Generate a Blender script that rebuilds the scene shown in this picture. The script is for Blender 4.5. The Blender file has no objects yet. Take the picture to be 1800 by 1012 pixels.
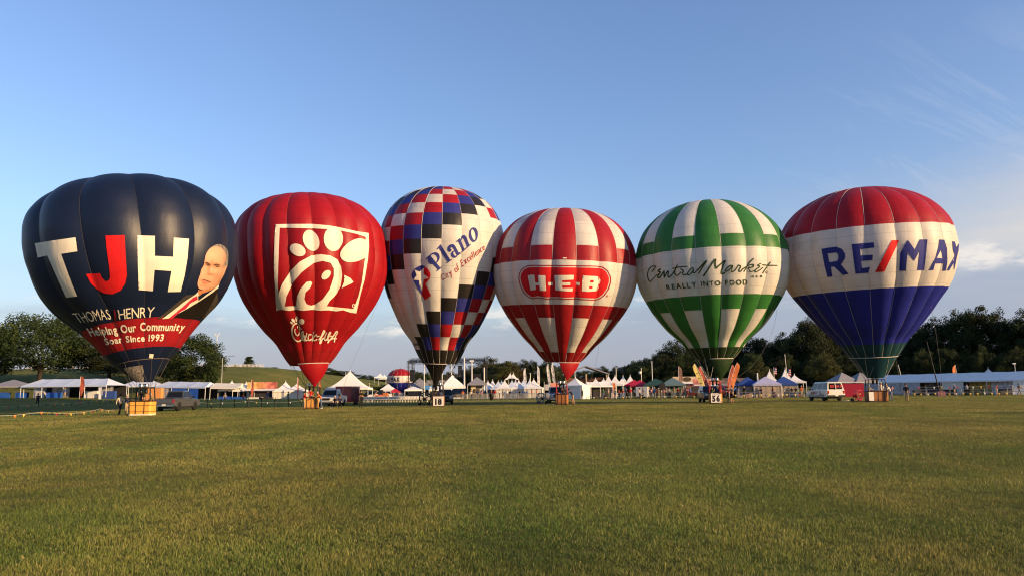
import bpy, bmesh, math, random
import numpy as np
from mathutils import Vector, Matrix
from mathutils.bvhtree import BVHTree
from mathutils.geometry import delaunay_2d_cdt

random.seed(7)
C = bpy.context.scene.collection
sc = bpy.context.scene
R = math.radians

# ---------------------------------------------------------------- camera
EYE = Vector((0, 0, 1.6))
FPX, PCX, PCY = 1352.0, 900.0, 506.0          # focal length and centre, in photograph pixels
PITCH, ROLL = R(7.56), R(0.7)
FW = Vector((0, math.cos(PITCH), math.sin(PITCH)))
R0 = Vector((1, 0, 0)); U0 = Vector((0, -math.sin(PITCH), math.cos(PITCH)))
RC = math.cos(ROLL) * R0 - math.sin(ROLL) * U0
UC = math.sin(ROLL) * R0 + math.cos(ROLL) * U0
cam = bpy.data.cameras.new('camera'); cam_o = bpy.data.objects.new('camera', cam); C.objects.link(cam_o)
cam.sensor_fit = 'HORIZONTAL'; cam.sensor_width = 36.0; cam.lens = FPX / 1800 * 36.0
cam.clip_start = 0.1; cam.clip_end = 9000
mw = Matrix((RC, UC, -FW)).transposed().to_4x4(); mw.translation = EYE
cam_o.matrix_world = mw
sc.camera = cam_o

# ---------------------------------------------------------------- sky and sun
SUN_EL, SUN_AZ = R(13.5), R(180 - 62)           # azimuth clockwise from +Y: low evening sun behind the camera, to the right
world = bpy.data.worlds.new('World'); sc.world = world; world.use_nodes = True
nt = world.node_tree; nt.nodes.clear(); L = nt.links.new
def N(t, **k):
    n = nt.nodes.new(t)
    for a, b in k.items(): setattr(n, a, b)
    return n
def mth(op, a, b=None, c=None, clamp=False):
    n = N('ShaderNodeMath', operation=op, use_clamp=clamp)
    for i, x in enumerate((a, b, c)):
        if x is None: continue
        if isinstance(x, (int, float)): n.inputs[i].default_value = x
        else: L(x, n.inputs[i])
    return n.outputs[0]
out = N('ShaderNodeOutputWorld'); bg = N('ShaderNodeBackground'); L(bg.outputs[0], out.inputs[0])
sky = N('ShaderNodeTexSky'); sky.sky_type = 'NISHITA'; sky.sun_disc = False
sky.sun_elevation = SUN_EL; sky.sun_rotation = SUN_AZ
sky.altitude = 150; sky.air_density = 1.25; sky.dust_density = 0.8; sky.ozone_density = 3.4
bg.inputs[1].default_value = 0.125
geo = N('ShaderNodeTexCoord'); sep = N('ShaderNodeSeparateXYZ'); L(geo.outputs['Generated'], sep.inputs[0])
dx, dy, dz = sep.outputs
zz = mth('MAXIMUM', dz, 0.0)
den = mth('ADD', zz, 0.10)
cmb = N('ShaderNodeCombineXYZ'); L(mth('DIVIDE', dx, den), cmb.inputs[0]); L(mth('DIVIDE', dy, den), cmb.inputs[1])
def ramp(fac, pts):
    r = N('ShaderNodeValToRGB'); L(fac, r.inputs[0]); e = r.color_ramp.elements
    while len(e) < len(pts): e.new(0.5)
    for el, (p, c) in zip(e, pts):
        el.position = p; el.color = (c, c, c, 1) if isinstance(c, float) else (*c, 1)
    return r.outputs[0]
def noise(vec, scale, detail, rough, off=(0, 0, 0), stretch=(1, 1, 1), dist=0.0):
    mp = N('ShaderNodeMapping'); L(vec, mp.inputs[0]); mp.inputs['Location'].default_value = off; mp.inputs['Scale'].default_value = stretch
    n = N('ShaderNodeTexNoise'); L(mp.outputs[0], n.inputs['Vector'])
    n.inputs['Scale'].default_value = scale; n.inputs['Detail'].default_value = detail; n.inputs['Roughness'].default_value = rough
    n.inputs['Distortion'].default_value = dist
    return n.outputs[0]
# where clouds lie: more of them toward the +X side of the sky
side = mth('MULTIPLY_ADD', mth('DIVIDE', dx, mth('ADD', mth('ABSOLUTE', dy), 0.25)), 1.0, 0.05)
veil = mth('MULTIPLY', ramp(noise(cmb.outputs[0], 0.55, 7, 0.62, (3.1, 7.7, 0), (1.0, 2.2, 1), 0.4), [(0.30, 0.0), (0.66, 1.0)]), ramp(side, [(0.16, 0.03), (0.58, 1.0)]))
rot = N('ShaderNodeMapping'); L(cmb.outputs[0], rot.inputs[0]); rot.inputs['Rotation'].default_value = (0, 0, R(-38))
veil = mth('MULTIPLY', veil, ramp(mth('SUBTRACT', dz, mth('MULTIPLY', side, 0.18)), [(0.0, 1.0), (0.22, 0.25), (0.45, 0.0)]))
wisp = mth('MULTIPLY', ramp(noise(rot.outputs[0], 1.3, 9, 0.70, (0.6, 2.3, 1.5), (0.5, 3.0, 1), 0.9), [(0.52, 0.0), (0.78, 1.0)]), ramp(side, [(0.25, 0.02), (0.6, 0.8)]))
# low bank of haze and far flat cloud along the horizon, its top ragged and higher toward +X
edge = mth('MULTIPLY_ADD', mth('SUBTRACT', noise(geo.outputs['Generated'], 6.0, 7, 0.62, (5, 2, 0), (1, 1, 6)), 0.5), 0.07, mth('SUBTRACT', dz, mth('MULTIPLY', mth('MAXIMUM', side, 0.0), 0.10)))
bank = ramp(edge, [(0.0, 1.0), (0.070, 0.85), (0.098, 0.42), (0.22, 0.0)])
cream = mth('MULTIPLY', ramp(edge, [(0.060, 0.0), (0.105, 1.0), (0.140, 0.6), (0.21, 0.0)]), ramp(side, [(0.28, 0.0), (0.62, 1.0)]))
cum = mth('MULTIPLY', ramp(noise(geo.outputs['Generated'], 15.0, 8, 0.58, (1.7, 0.4, 3.0), (1, 1, 3.0)), [(0.53, 0.0), (0.66, 1.0)]), ramp(edge, [(0.068, 0.0), (0.082, 1.0), (0.098, 0.8), (0.115, 0.0)]))
def mix(fac, a, b):
    m = N('ShaderNodeMixRGB'); L(fac, m.inputs[0])
    for i, x in ((1, a), (2, b)):
        if isinstance(x, tuple): m.inputs[i].default_value = (*x, 1)
        else: L(x, m.inputs[i])
    return m.outputs[0]
tint = N('ShaderNodeMixRGB', blend_type='MULTIPLY'); tint.inputs[0].default_value = 1; L(sky.outputs[0], tint.inputs[1]); tint.inputs[2].default_value = (1.04, 0.96, 1.09, 1)
c0 = mix(mth('MULTIPLY', bank, 0.85), tint.outputs[0], (1.62, 1.80, 2.42))
warm = ramp(side, [(0.2, (2.0, 2.1, 2.6)), (0.7, (3.7, 3.35, 3.0))])
c1 = mix(mth('MULTIPLY', cream, 0.75), mix(mth('MULTIPLY', veil, 0.22), c0, warm), (3.9, 3.5, 3.1))
c2 = mix(mth('MULTIPLY', mth('MULTIPLY', wisp, ramp(dz, [(0.17, 0.0), (0.24, 1.0), (0.32, 0.8), (0.40, 0.0)])), 0.6), c1, (3.8, 3.8, 3.9))
c3 = mix(mth('MULTIPLY', cum, 0.65), c2, (5.0, 4.5, 4.0))
L(c3, bg.inputs[0])

sun = bpy.data.lights.new('sun', 'SUN'); sun_o = bpy.data.objects.new('sun', sun); C.objects.link(sun_o)
sun.energy = 4.8; sun.angle = R(0.6); sun.color = (1.0, 0.66, 0.33)
sdir = Vector((math.sin(SUN_AZ) * math.cos(SUN_EL), math.cos(SUN_AZ) * math.cos(SUN_EL), math.sin(SUN_EL)))
sun_o.rotation_euler = sdir.to_track_quat('Z', 'Y').to_euler()
sun_o.location = (60, -40, 60)

vs = sc.view_settings
vs.view_transform = 'Standard'; vs.look = 'None'; vs.exposure = 0.8; vs.gamma = 1.0; vs.use_curve_mapping = False
sc.cycles.filter_width = 1.15; sc.cycles.max_bounces = 8; sc.cycles.diffuse_bounces = 4; sc.cycles.transmission_bounces = 6; sc.cycles.transparent_max_bounces = 8
# ---------------------------------------------------------------- helpers
def ray(px, py): return FW + RC * ((px - PCX) / FPX) - UC * ((py - PCY) / FPX)
def atdepth(px, py, D):
    d = ray(px, py); return EYE + d * (D / d.y)
def gnd(px, D):
    """ground point seen in pixel column px at distance D"""
    x = (px - PCX) / FPX * D
    return Vector((x, D, terrain(x, D)))
def sm(a, b, x):
    t = min(1, max(0, (x - a) / (b - a))); return t * t * (3 - 2 * t)
def terrain(x, y):
    ridge = 7.6 * sm(-33, -68, x) * sm(150, 212, y) - 0.012 * max(0, y - 235) * sm(-33, -68, x) * 1.0
    ridge = max(ridge, 0.0) if y < 900 else 0.0
    ridge *= 1.0 - sm(600, 900, y)
    rise = 1.35 * sm(-36, -80, x) * sm(104, 130, y)
    swale = -0.35 * sm(-44, -56, x) * sm(72, 86, y) * (1 - sm(90, 112, y)) + 0.25 * sm(-46, -60, x) * sm(98, 108, y) * (1 - sm(112, 124, y))
    return ridge + rise + swale

def lin(h):
    h = h.lstrip('#'); c = [int(h[i:i + 2], 16) / 255 for i in (0, 2, 4)]
    return tuple(x / 12.92 if x <= 0.04045 else ((x + 0.055) / 1.055) ** 2.4 for x in c)

MATS = {}
def mat(name, col, rough=0.65, spec=0.3, var=0.18, scale=6.0, metal=0.0, bump=0.0, coat=0.0, trans=0.0, stretch=None):
    if name in MATS: return MATS[name]
    if isinstance(col, str): col = lin(col)
    m = bpy.data.materials.new(name); m.use_nodes = True; t = m.node_tree; b = t.nodes['Principled BSDF']
    tc = t.nodes.new('ShaderNodeTexCoord'); mp = t.nodes.new('ShaderNodeMapping'); t.links.new(tc.outputs['Object'], mp.inputs[0])
    if stretch: mp.inputs['Scale'].default_value = stretch
    n = t.nodes.new('ShaderNodeTexNoise'); t.links.new(mp.outputs[0], n.inputs['Vector']); n.inputs['Scale'].default_value = scale; n.inputs['Detail'].default_value = 4
    r = t.nodes.new('ShaderNodeValToRGB'); t.links.new(n.outputs[0], r.inputs[0])
    e = r.color_ramp.elements; e[0].position = 0.3; e[1].position = 0.7
    e[0].color = (*[max(0, x * (1 - var)) for x in col], 1); e[1].color = (*[min(1, x * (1 + var)) for x in col], 1)
    t.links.new(r.outputs[0], b.inputs['Base Color'])
    b.inputs['Roughness'].default_value = rough; b.inputs['Specular IOR Level'].default_value = spec; b.inputs['Metallic'].default_value = metal
    b.inputs['Coat Weight'].default_value = coat
    if bump:
        bp = t.nodes.new('ShaderNodeBump'); bp.inputs['Strength'].default_value = bump; bp.inputs['Distance'].default_value = 0.02
        t.links.new(n.outputs[0], bp.inputs['Height']); t.links.new(bp.outputs[0], b.inputs['Normal'])
    if trans:
        tr = t.nodes.new('ShaderNodeBsdfTranslucent'); mx = t.nodes.new('ShaderNodeMixShader'); mx.inputs[0].default_value = trans
        t.links.new(r.outputs[0], tr.inputs[0]); t.links.new(b.outputs[0], mx.inputs[1]); t.links.new(tr.outputs[0], mx.inputs[2])
        t.links.new(mx.outputs[0], t.nodes['Material Output'].inputs[0])
    MATS[name] = m
    return m
def fabric(name, col, trans=0.30, rough=0.45, spec=0.30, bump=0.30):
    """balloon nylon: a little sheen, a little light through it, fine weave"""
    if name in MATS: return MATS[name]
    m = bpy.data.materials.new(name); m.use_nodes = True; t = m.node_tree; b = t.nodes['Principled BSDF']; K = t.links.new
    tc = t.nodes.new('ShaderNodeTexCoord')
    def nz(scale, detail, st=(1, 1, 1)):
        mp = t.nodes.new('ShaderNodeMapping'); mp.inputs['Scale'].default_value = st; K(tc.outputs['Object'], mp.inputs[0])
        n = t.nodes.new('ShaderNodeTexNoise'); n.inputs['Scale'].default_value = scale; n.inputs['Detail'].default_value = detail; K(mp.outputs[0], n.inputs['Vector']); return n.outputs[0]
    big = nz(0.7, 4); fine = nz(9.0, 3); wr = nz(2.2, 5, (1, 1, 0.22))
    r = t.nodes.new('ShaderNodeValToRGB'); K(big, r.inputs[0]); e = r.color_ramp.elements
    e[0].position = 0.25; e[1].position = 0.75
    e[0].color = (*[x * 0.88 for x in col], 1); e[1].color = (*[min(1, x * 1.08) for x in col], 1)
    add = t.nodes.new('ShaderNodeMath'); add.operation = 'MULTIPLY_ADD'; K(fine, add.inputs[0]); add.inputs[1].default_value = 0.22; K(wr, add.inputs[2])
    bp = t.nodes.new('ShaderNodeBump'); bp.inputs['Strength'].default_value = bump; bp.inputs['Distance'].default_value = 0.12; K(add.outputs[0], bp.inputs['Height'])
    at = t.nodes.new('ShaderNodeAttribute'); at.attribute_name = 'arc'        # sewn cross seams of the panels
    md = t.nodes.new('ShaderNodeMath'); md.operation = 'MODULO'; K(at.outputs['Fac'], md.inputs[0]); md.inputs[1].default_value = 1.25
    lt = t.nodes.new('ShaderNodeMath'); lt.operation = 'LESS_THAN'; K(md.outputs[0], lt.inputs[0]); lt.inputs[1].default_value = 0.045
    gt = t.nodes.new('ShaderNodeMath'); gt.operation = 'GREATER_THAN'; K(at.outputs['Fac'], gt.inputs[0]); gt.inputs[1].default_value = 0.3
    sm_ = t.nodes.new('ShaderNodeMath'); sm_.operation = 'MULTIPLY'; K(lt.outputs[0], sm_.inputs[0]); K(gt.outputs[0], sm_.inputs[1])
    dk = t.nodes.new('ShaderNodeMixRGB'); dk.blend_type = 'MULTIPLY'; K(sm_.outputs[0], dk.inputs[0]); K(r.outputs[0], dk.inputs[1]); dk.inputs[2].default_value = (.74, .74, .74, 1); r = dk
    K(r.outputs[0], b.inputs['Base Color']); K(bp.outputs[0], b.inputs['Normal'])
    b.inputs['Roughness'].default_value = rough; b.inputs['Specular IOR Level'].default_value = spec
    tr = t.nodes.new('ShaderNodeBsdfTranslucent'); K(r.outputs[0], tr.inputs[0]); K(bp.outputs[0], tr.inputs['Normal'])
    mx = t.nodes.new('ShaderNodeMixShader'); mx.inputs[0].default_value = trans
    K(b.outputs[0], mx.inputs[1]); K(tr.outputs[0], mx.inputs[2]); K(mx.outputs[0], t.nodes['Material Output'].inputs[0])
    MATS[name] = m
    return m

class MB:
    """collects simple shapes; build() links them as one mesh object"""
    def __init__(s): s.v = []; s.f = []; s.m = []
    def add(s, vs, fs, mi=0):
        o = len(s.v); s.v += [tuple(v) for v in vs]; s.f += [tuple(i + o for i in f) for f in fs]; s.m += [mi] * len(fs); return s
    def box(s, c, d, rz=0, mi=0, taper=1.0, rx=0):
        x, y, z = d[0] / 2, d[1] / 2, d[2] / 2; vs = []
        for k, (a, b, e) in enumerate([(-1, -1, -1), (1, -1, -1), (1, 1, -1), (-1, 1, -1), (-1, -1, 1), (1, -1, 1), (1, 1, 1), (-1, 1, 1)]):
            q = taper if e > 0 else 1
            p = Vector((a * x * q, b * y * q, e * z))
            if rx: p = Matrix.Rotation(rx, 3, 'X') @ p
            if rz: p = Matrix.Rotation(rz, 3, 'Z') @ p
            vs.append(p + Vector(c))
        return s.add(vs, [(0, 3, 2, 1), (4, 5, 6, 7), (0, 1, 5, 4), (1, 2, 6, 5), (2, 3, 7, 6), (3, 0, 4, 7)], mi)
    def tube(s, pts, r, n=6, mi=0, cap=True):
        pts = [Vector(p) for p in pts]; vs = []; fs = []
        rs = r if isinstance(r, (list, tuple)) else [r] * len(pts)
        up = None
        for i, p in enumerate(pts):
            t = (pts[min(i + 1, len(pts) - 1)] - pts[max(i - 1, 0)]).normalized()
            if up is None: up = Vector((0, 0, 1)) if abs(t.z) < 0.9 else Vector((1, 0, 0))
            a = t.cross(up)
            a = a.normalized() if a.length > 1e-6 else Vector((1, 0, 0))
            b = a.cross(t).normalized(); up = b
            vs += [p + (a * math.cos(2 * math.pi * k / n) + b * math.sin(2 * math.pi * k / n)) * rs[i] for k in range(n)]
        for i in range(len(pts) - 1):
            for k in range(n):
                k2 = (k + 1) % n; fs.append((i * n + k, i * n + k2, (i + 1) * n + k2, (i + 1) * n + k))
        if cap: fs += [tuple(range(n))[::-1], tuple(range((len(pts) - 1) * n, len(pts) * n))]
        return s.add(vs, fs, mi)
    def lathe(s, prof, n=16, c=(0, 0, 0), mi=0, axis='Z'):
        vs = []; fs = []; c = Vector(c)
        for r, h in prof:
            for k in range(n):
                a = 2 * math.pi * k / n; p = Vector((r * math.cos(a), r * math.sin(a), h))
                if axis == 'Y': p = Vector((p.x, p.z, p.y))
                if axis == 'X': p = Vector((p.z, p.x, p.y))
                vs.append(p + c)
        for i in range(len(prof) - 1):
            for k in range(n): k2 = (k + 1) % n; fs.append((i * n + k, i * n + k2, (i + 1) * n + k2, (i + 1) * n + k))
        fs += [tuple(range(n))[::-1], tuple(range((len(prof) - 1) * n, len(prof) * n))]
        return s.add(vs, fs, mi)
    def quad(s, a, b, c, d, mi=0): return s.add([a, b, c, d], [(0, 1, 2, 3)], mi)
    def slab(s, a, b, c, d, t, mi=0):
        """a quad given thickness t along its normal"""
        a, b, c, d = map(Vector, (a, b, c, d)); n = (b - a).cross(d - a).normalized() * t
        return s.add([a, b, c, d, a + n, b + n, c + n, d + n], [(3, 2, 1, 0), (4, 5, 6, 7), (0, 1, 5, 4), (1, 2, 6, 5), (2, 3, 7, 6), (3, 0, 4, 7)], mi)
    def grid(s, rows, mi=0, closed=False):
        n = len(rows[0]); vs = [p for r in rows for p in r]; fs = []
        for i in range(len(rows) - 1):
            for k in range(n if closed else n - 1):
                k2 = (k + 1) % n; fs.append((i * n + k, i * n + k2, (i + 1) * n + k2, (i + 1) * n + k))
        return s.add(vs, fs, mi)
    def prism(s, poly, y0, y1, mi=0):
        """polygon in x,z extruded along y"""
        n = len(poly); vs = [(x, y0, z) for x, z in poly] + [(x, y1, z) for x, z in poly]
        return s.add(vs, [tuple(range(n)), tuple(range(2 * n - 1, n - 1, -1))] + [((i + 1) % n, i, n + i, n + (i + 1) % n) for i in range(n)], mi)
    def mesh(s, name, mats, smooth=False):
        me = bpy.data.meshes.new(name); me.from_pydata(s.v, [], s.f)
        for m in (mats if isinstance(mats, (list, tuple)) else [mats]): me.materials.append(m)
        me.polygons.foreach_set('material_index', s.m)
        if smooth: me.polygons.foreach_set('use_smooth', [True] * len(s.f))
        me.update(); return me
    def build(s, name, mats, parent=None, smooth=False):
        return put(name, s.mesh(name, mats, smooth), parent)
def put(name, me, parent=None, loc=None, rz=None):
    o = bpy.data.objects.new(name, me); C.objects.link(o)
    if parent is not None: o.parent = parent
    if loc is not None: o.location = loc
    if rz is not None: o.rotation_euler = (0, 0, rz)
    return o
def tag(o, label=None, cat=None, group=None, kind=None):
    for k, v in (('label', label), ('category', cat), ('group', group), ('kind', kind)):
        if v: o[k] = v
    return o
def thing(name, label, cat, loc=(0, 0, 0), rz=0.0, group=None):
    o = bpy.data.objects.new(name, None); C.objects.link(o); o.location = loc; o.rotation_euler = (0, 0, rz); o.empty_display_size = 0.2
    return tag(o, label, cat, group)
KIDS = {}
def copy_tree(o, parent=None):
    c = o.copy(); C.objects.link(c)
    if parent is not None: c.parent = parent
    for ch in list(o.children): copy_tree(ch, c)
    return c

# text and outlines --------------------------------------------------------
def font_loops(ch, bold=0.0, shear=0.0):
    cu = bpy.data.curves.new('glyph', 'FONT'); cu.body = ch; cu.resolution_u = 3; cu.offset = bold; cu.shear = shear
    o = bpy.data.objects.new('glyph', cu); me = o.to_mesh()
    cnt = {}
    for p in me.polygons:
        vs_ = list(p.vertices)
        for a, b in zip(vs_, vs_[1:] + vs_[:1]):
            k = (min(a, b), max(a, b)); cnt[k] = cnt.get(k, 0) + 1
    co = [(v.co.x, v.co.y) for v in me.vertices]
    nb = {}
    for (a, b), c in cnt.items():
        if c == 1: nb.setdefault(a, []).append(b); nb.setdefault(b, []).append(a)
    loops = []; seen = set()
    for a in nb:
        if a in seen: continue
        lp = [a]; seen.add(a)
        while True:
            nx = [b for b in nb[lp[-1]] if b not in seen]
            if not nx: break
            lp.append(nx[0]); seen.add(nx[0])
        if len(lp) > 2: loops.append([co[i] for i in lp])
    o.to_mesh_clear(); bpy.data.objects.remove(o); bpy.data.curves.remove(cu)
    return loops
GL = {}
def glyph(ch, bold=0.0, shear=0.0):
    k = (ch, bold, shear)
    if k not in GL:
        if ch == ' ': GL[k] = ([], 0.3)
        else:
            lp = font_loops(ch, bold, shear)
            xs = [p[0] for l in lp for p in l]; x0 = min(xs)
            GL[k] = ([[(p[0] - x0, p[1]) for p in l] for l in lp], max(xs) - x0)
    return GL[k]
CAP = None
def lerp_path(path, t):
    ls = [0.0]
    for a, b in zip(path, path[1:]): ls.append(ls[-1] + math.hypot(b[0] - a[0], b[1] - a[1]))
    d = t * ls[-1]
    for i in range(len(path) - 1):
        if d <= ls[i + 1] or i == len(path) - 2:
            u = (d - ls[i]) / (ls[i + 1] - ls[i]); a, b = path[i], path[i + 1]
            return (a[0] + (b[0] - a[0]) * u, a[1] + (b[1] - a[1]) * u)
def text_shapes(s, bold=0.02, shear=0.0, gap=0.09, glyphs=None):
    """list of (loops, x offset), total width, cap height"""
    global CAP
    if CAP is None: CAP = max(p[1] for l in font_loops('H') for p in l)
    x = 0; res = []
    for ch in s:
        lp, w = (glyphs[ch] if glyphs else glyph(ch, bold, shear))
        if lp: res.append([[(p[0] + x, p[1]) for p in l] for l in lp])
        x += w + gap
    return res, x - gap, (1.0 if glyphs else CAP)
def warp_text(s, base, top, bold=0.02, shear=0.0, gap=0.09, glyphs=None):
    res, w, cap = text_shapes(s, bold, shear, gap, glyphs); o = []
    for loops in res:
        o.append([[(lambda b, t, v: (b[0] + (t[0] - b[0]) * v, b[1] + (t[1] - b[1]) * v))(lerp_path(base, min(1.02, max(-.02, p[0] / w))), lerp_path(top, min(1.02, max(-.02, p[0] / w))), p[1] / cap) for p in l] for l in loops])
    return o
def smooth_path(pts, k=5):
    q = [pts[0]] + list(pts) + [pts[-1]]; o = []
    for i in range(1, len(q) - 2):
        p0, p1, p2, p3 = q[i - 1:i + 3]
        for j in range(k):
            u = j / k
            o.append(tuple(0.5 * (2 * p1[d] + (p2[d] - p0[d]) * u + (2 * p0[d] - 5 * p1[d] + 4 * p2[d] - p3[d]) * u * u + (3 * p1[d] - p0[d] - 3 * p2[d] + p3[d]) * u ** 3) for d in (0, 1)))
    o.append(tuple(pts[-1])); return o
def stroke(pts, w, w1=None, k=5):
    """a pen stroke as a list of small convex loops (their union is filled)"""
    p = smooth_path(pts, k); n = len(p); w1 = w if w1 is None else w1; shapes = []
    W = [w + (w1 - w) * i / (n - 1) for i in range(n)]
    Lf = []; Rt = []
    for i in range(n):
        a = p[max(0, i - 1)]; b = p[min(n - 1, i + 1)]; l = math.hypot(b[0] - a[0], b[1] - a[1]) or 1
        nx, ny = -(b[1] - a[1]) / l * W[i] / 2, (b[0] - a[0]) / l * W[i] / 2
        Lf.append((p[i][0] + nx, p[i][1] + ny)); Rt.append((p[i][0] - nx, p[i][1] - ny))
    for i in range(n - 1): shapes.append([[Lf[i], Lf[i + 1], Rt[i + 1], Rt[i]]])
    for q, ww in ((p[0], W[0]), (p[-1], W[-1])): shapes.append([[(q[0] + ww / 2 * math.cos(a * math.pi / 4), q[1] + ww / 2 * math.sin(a * math.pi / 4)) for a in range(8)]])
    return shapes
def ell(cx, cy, rx, ry, rot=0, n=22):
    c, s = math.cos(R(rot)), math.sin(R(rot))
    return [(cx + rx * math.cos(a) * c - ry * math.sin(a) * s, cy + rx * math.cos(a) * s + ry * math.sin(a) * c) for a in [2 * math.pi * i / n for i in range(n)]]
def inset(poly, d):
    n = len(poly); o = []
    ar = sum(poly[i][0] * poly[(i + 1) % n][1] - poly[(i + 1) % n][0] * poly[i][1] for i in range(n))
    sg = 1 if ar > 0 else -1
    for i in range(n):
        a, b = poly[i - 1], poly[(i + 1) % n]; l = math.hypot(b[0] - a[0], b[1] - a[1]) or 1
        o.append((poly[i][0] - sg * d * (b[1] - a[1]) / l, poly[i][1] + sg * d * (b[0] - a[0]) / l))
    return o
def inside(loops, x, y):
    c = False
    for l in loops:
        j = len(l) - 1
        for i in range(len(l)):
            (xi, yi), (xj, yj) = l[i], l[j]
            if (yi > y) != (yj > y) and x < (xj - xi) * (y - yi) / (yj - yi) + xi: c = not c
            j = i
    return c
def triangulate(shapes, step):
    """shapes: list of loop lists (even-odd inside each, union between them) -> points, triangles"""
    pts = []; edges = []
    for loops in shapes:
        for l in loops:
            if len(l) < 3: continue
            fine = []
            for a, b in zip(l, l[1:] + l[:1]):
                k = max(1, int(math.hypot(b[0] - a[0], b[1] - a[1]) / step)); fine += [(a[0] + (b[0] - a[0]) * i / k, a[1] + (b[1] - a[1]) * i / k) for i in range(k)]
            o = len(pts); pts += fine; edges += [(o + i, o + (i + 1) % len(fine)) for i in range(len(fine))]
    x0 = min(p[0] for p in pts); x1 = max(p[0] for p in pts); y0 = min(p[1] for p in pts); y1 = max(p[1] for p in pts)
    bbs = [(min(p[0] for l in s for p in l), max(p[0] for l in s for p in l), min(p[1] for l in s for p in l), max(p[1] for l in s for p in l)) for s in shapes]
    def hit(x, y): return any(b[0] <= x <= b[1] and b[2] <= y <= b[3] and inside(s, x, y) for s, b in zip(shapes, bbs))
    gx = x0 + step / 2; n_in = []
    while gx < x1:
        gy = y0 + step / 2
        while gy < y1:
            if hit(gx, gy): n_in.append((gx, gy))
            gy += step
        gx += step
    r = delaunay_2d_cdt([Vector(p) for p in pts + n_in], edges, [], 0, 1e-4)
    vs_, fs_ = r[0], r[2]; keep = []
    for f in fs_:
        cx_ = sum(vs_[i].x for i in f) / 3; cy_ = sum(vs_[i].y for i in f) / 3
        if hit(cx_, cy_): keep.append(tuple(f))
    return [(v.x, v.y) for v in vs_], keep
# ---------------------------------------------------------------- the setting: grass field, hill
def axis_steps(spans):
    o = []
    for a, b, st in spans:
        n = max(1, int(round((b - a) / st))); o += [a + (b - a) * i / n for i in range(n)]
    return o + [spans[-1][1]]
xs = axis_steps([(-4000, -400, 600), (-400, -120, 14), (-120, 0, 3), (0, 120, 6), (120, 400, 28), (400, 4000, 600)])
ys = axis_steps([(-300, 0, 50), (0, 60, 5), (60, 240, 3), (240, 400, 16), (400, 1000, 60), (1000, 6000, 1000)])
g = MB(); g.grid([[(x, y, terrain(x, y)) for x in xs] for y in ys])
def grass_ground():
    m = bpy.data.materials.new('turf'); m.use_nodes = True; t = m.node_tree; b = t.nodes['Principled BSDF']; K = t.links.new
    tc = t.nodes.new('ShaderNodeTexCoord')
    def nz(s, d, st=(1, 1, 1), rg=0.6):
        mp = t.nodes.new('ShaderNodeMapping'); mp.inputs['Scale'].default_value = st; K(tc.outputs['Object'], mp.inputs[0])
        n = t.nodes.new('ShaderNodeTexNoise'); n.inputs['Scale'].default_value = s; n.inputs['Detail'].default_value = d; n.inputs['Roughness'].default_value = rg; K(mp.outputs[0], n.inputs[0]); return n.outputs[0]
    def rp(f, pts):
        r = t.nodes.new('ShaderNodeValToRGB'); K(f, r.inputs[0]); e = r.color_ramp.elements
        while len(e) < len(pts): e.new(.5)
        for el, (p, c) in zip(e, pts): el.position = p; el.color = (*c, 1)
        return r.outputs[0]
    a = rp(nz(0.16, 6), [(0.3, (0.085, 0.110, 0.018)), (0.5, (0.125, 0.135, 0.028)), (0.72, (0.19, 0.165, 0.045))])
    c = rp(nz(3.0, 8, rg=0.75), [(0.3, (0.55, 0.55, 0.55)), (0.7, (1.35, 1.35, 1.35))])
    mx = t.nodes.new('ShaderNodeMixRGB'); mx.blend_type = 'MULTIPLY'; mx.inputs[0].default_value = 1; K(a, mx.inputs[1]); K(c, mx.inputs[2])
    K(mx.outputs[0], b.inputs['Base Color']); b.inputs['Roughness'].default_value = 0.9; b.inputs['Specular IOR Level'].default_value = 0.1
    bp = t.nodes.new('ShaderNodeBump'); bp.inputs['Strength'].default_value = 1.0; bp.inputs['Distance'].default_value = 0.25; K(nz(5.0, 10, rg=0.8), bp.inputs['Height']); K(bp.outputs[0], b.inputs['Normal'])
    return m
tag(g.build('ground', grass_ground(), smooth=True), 'wide mown grass field rising to a low hill on one side', 'field', kind='structure')

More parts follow.
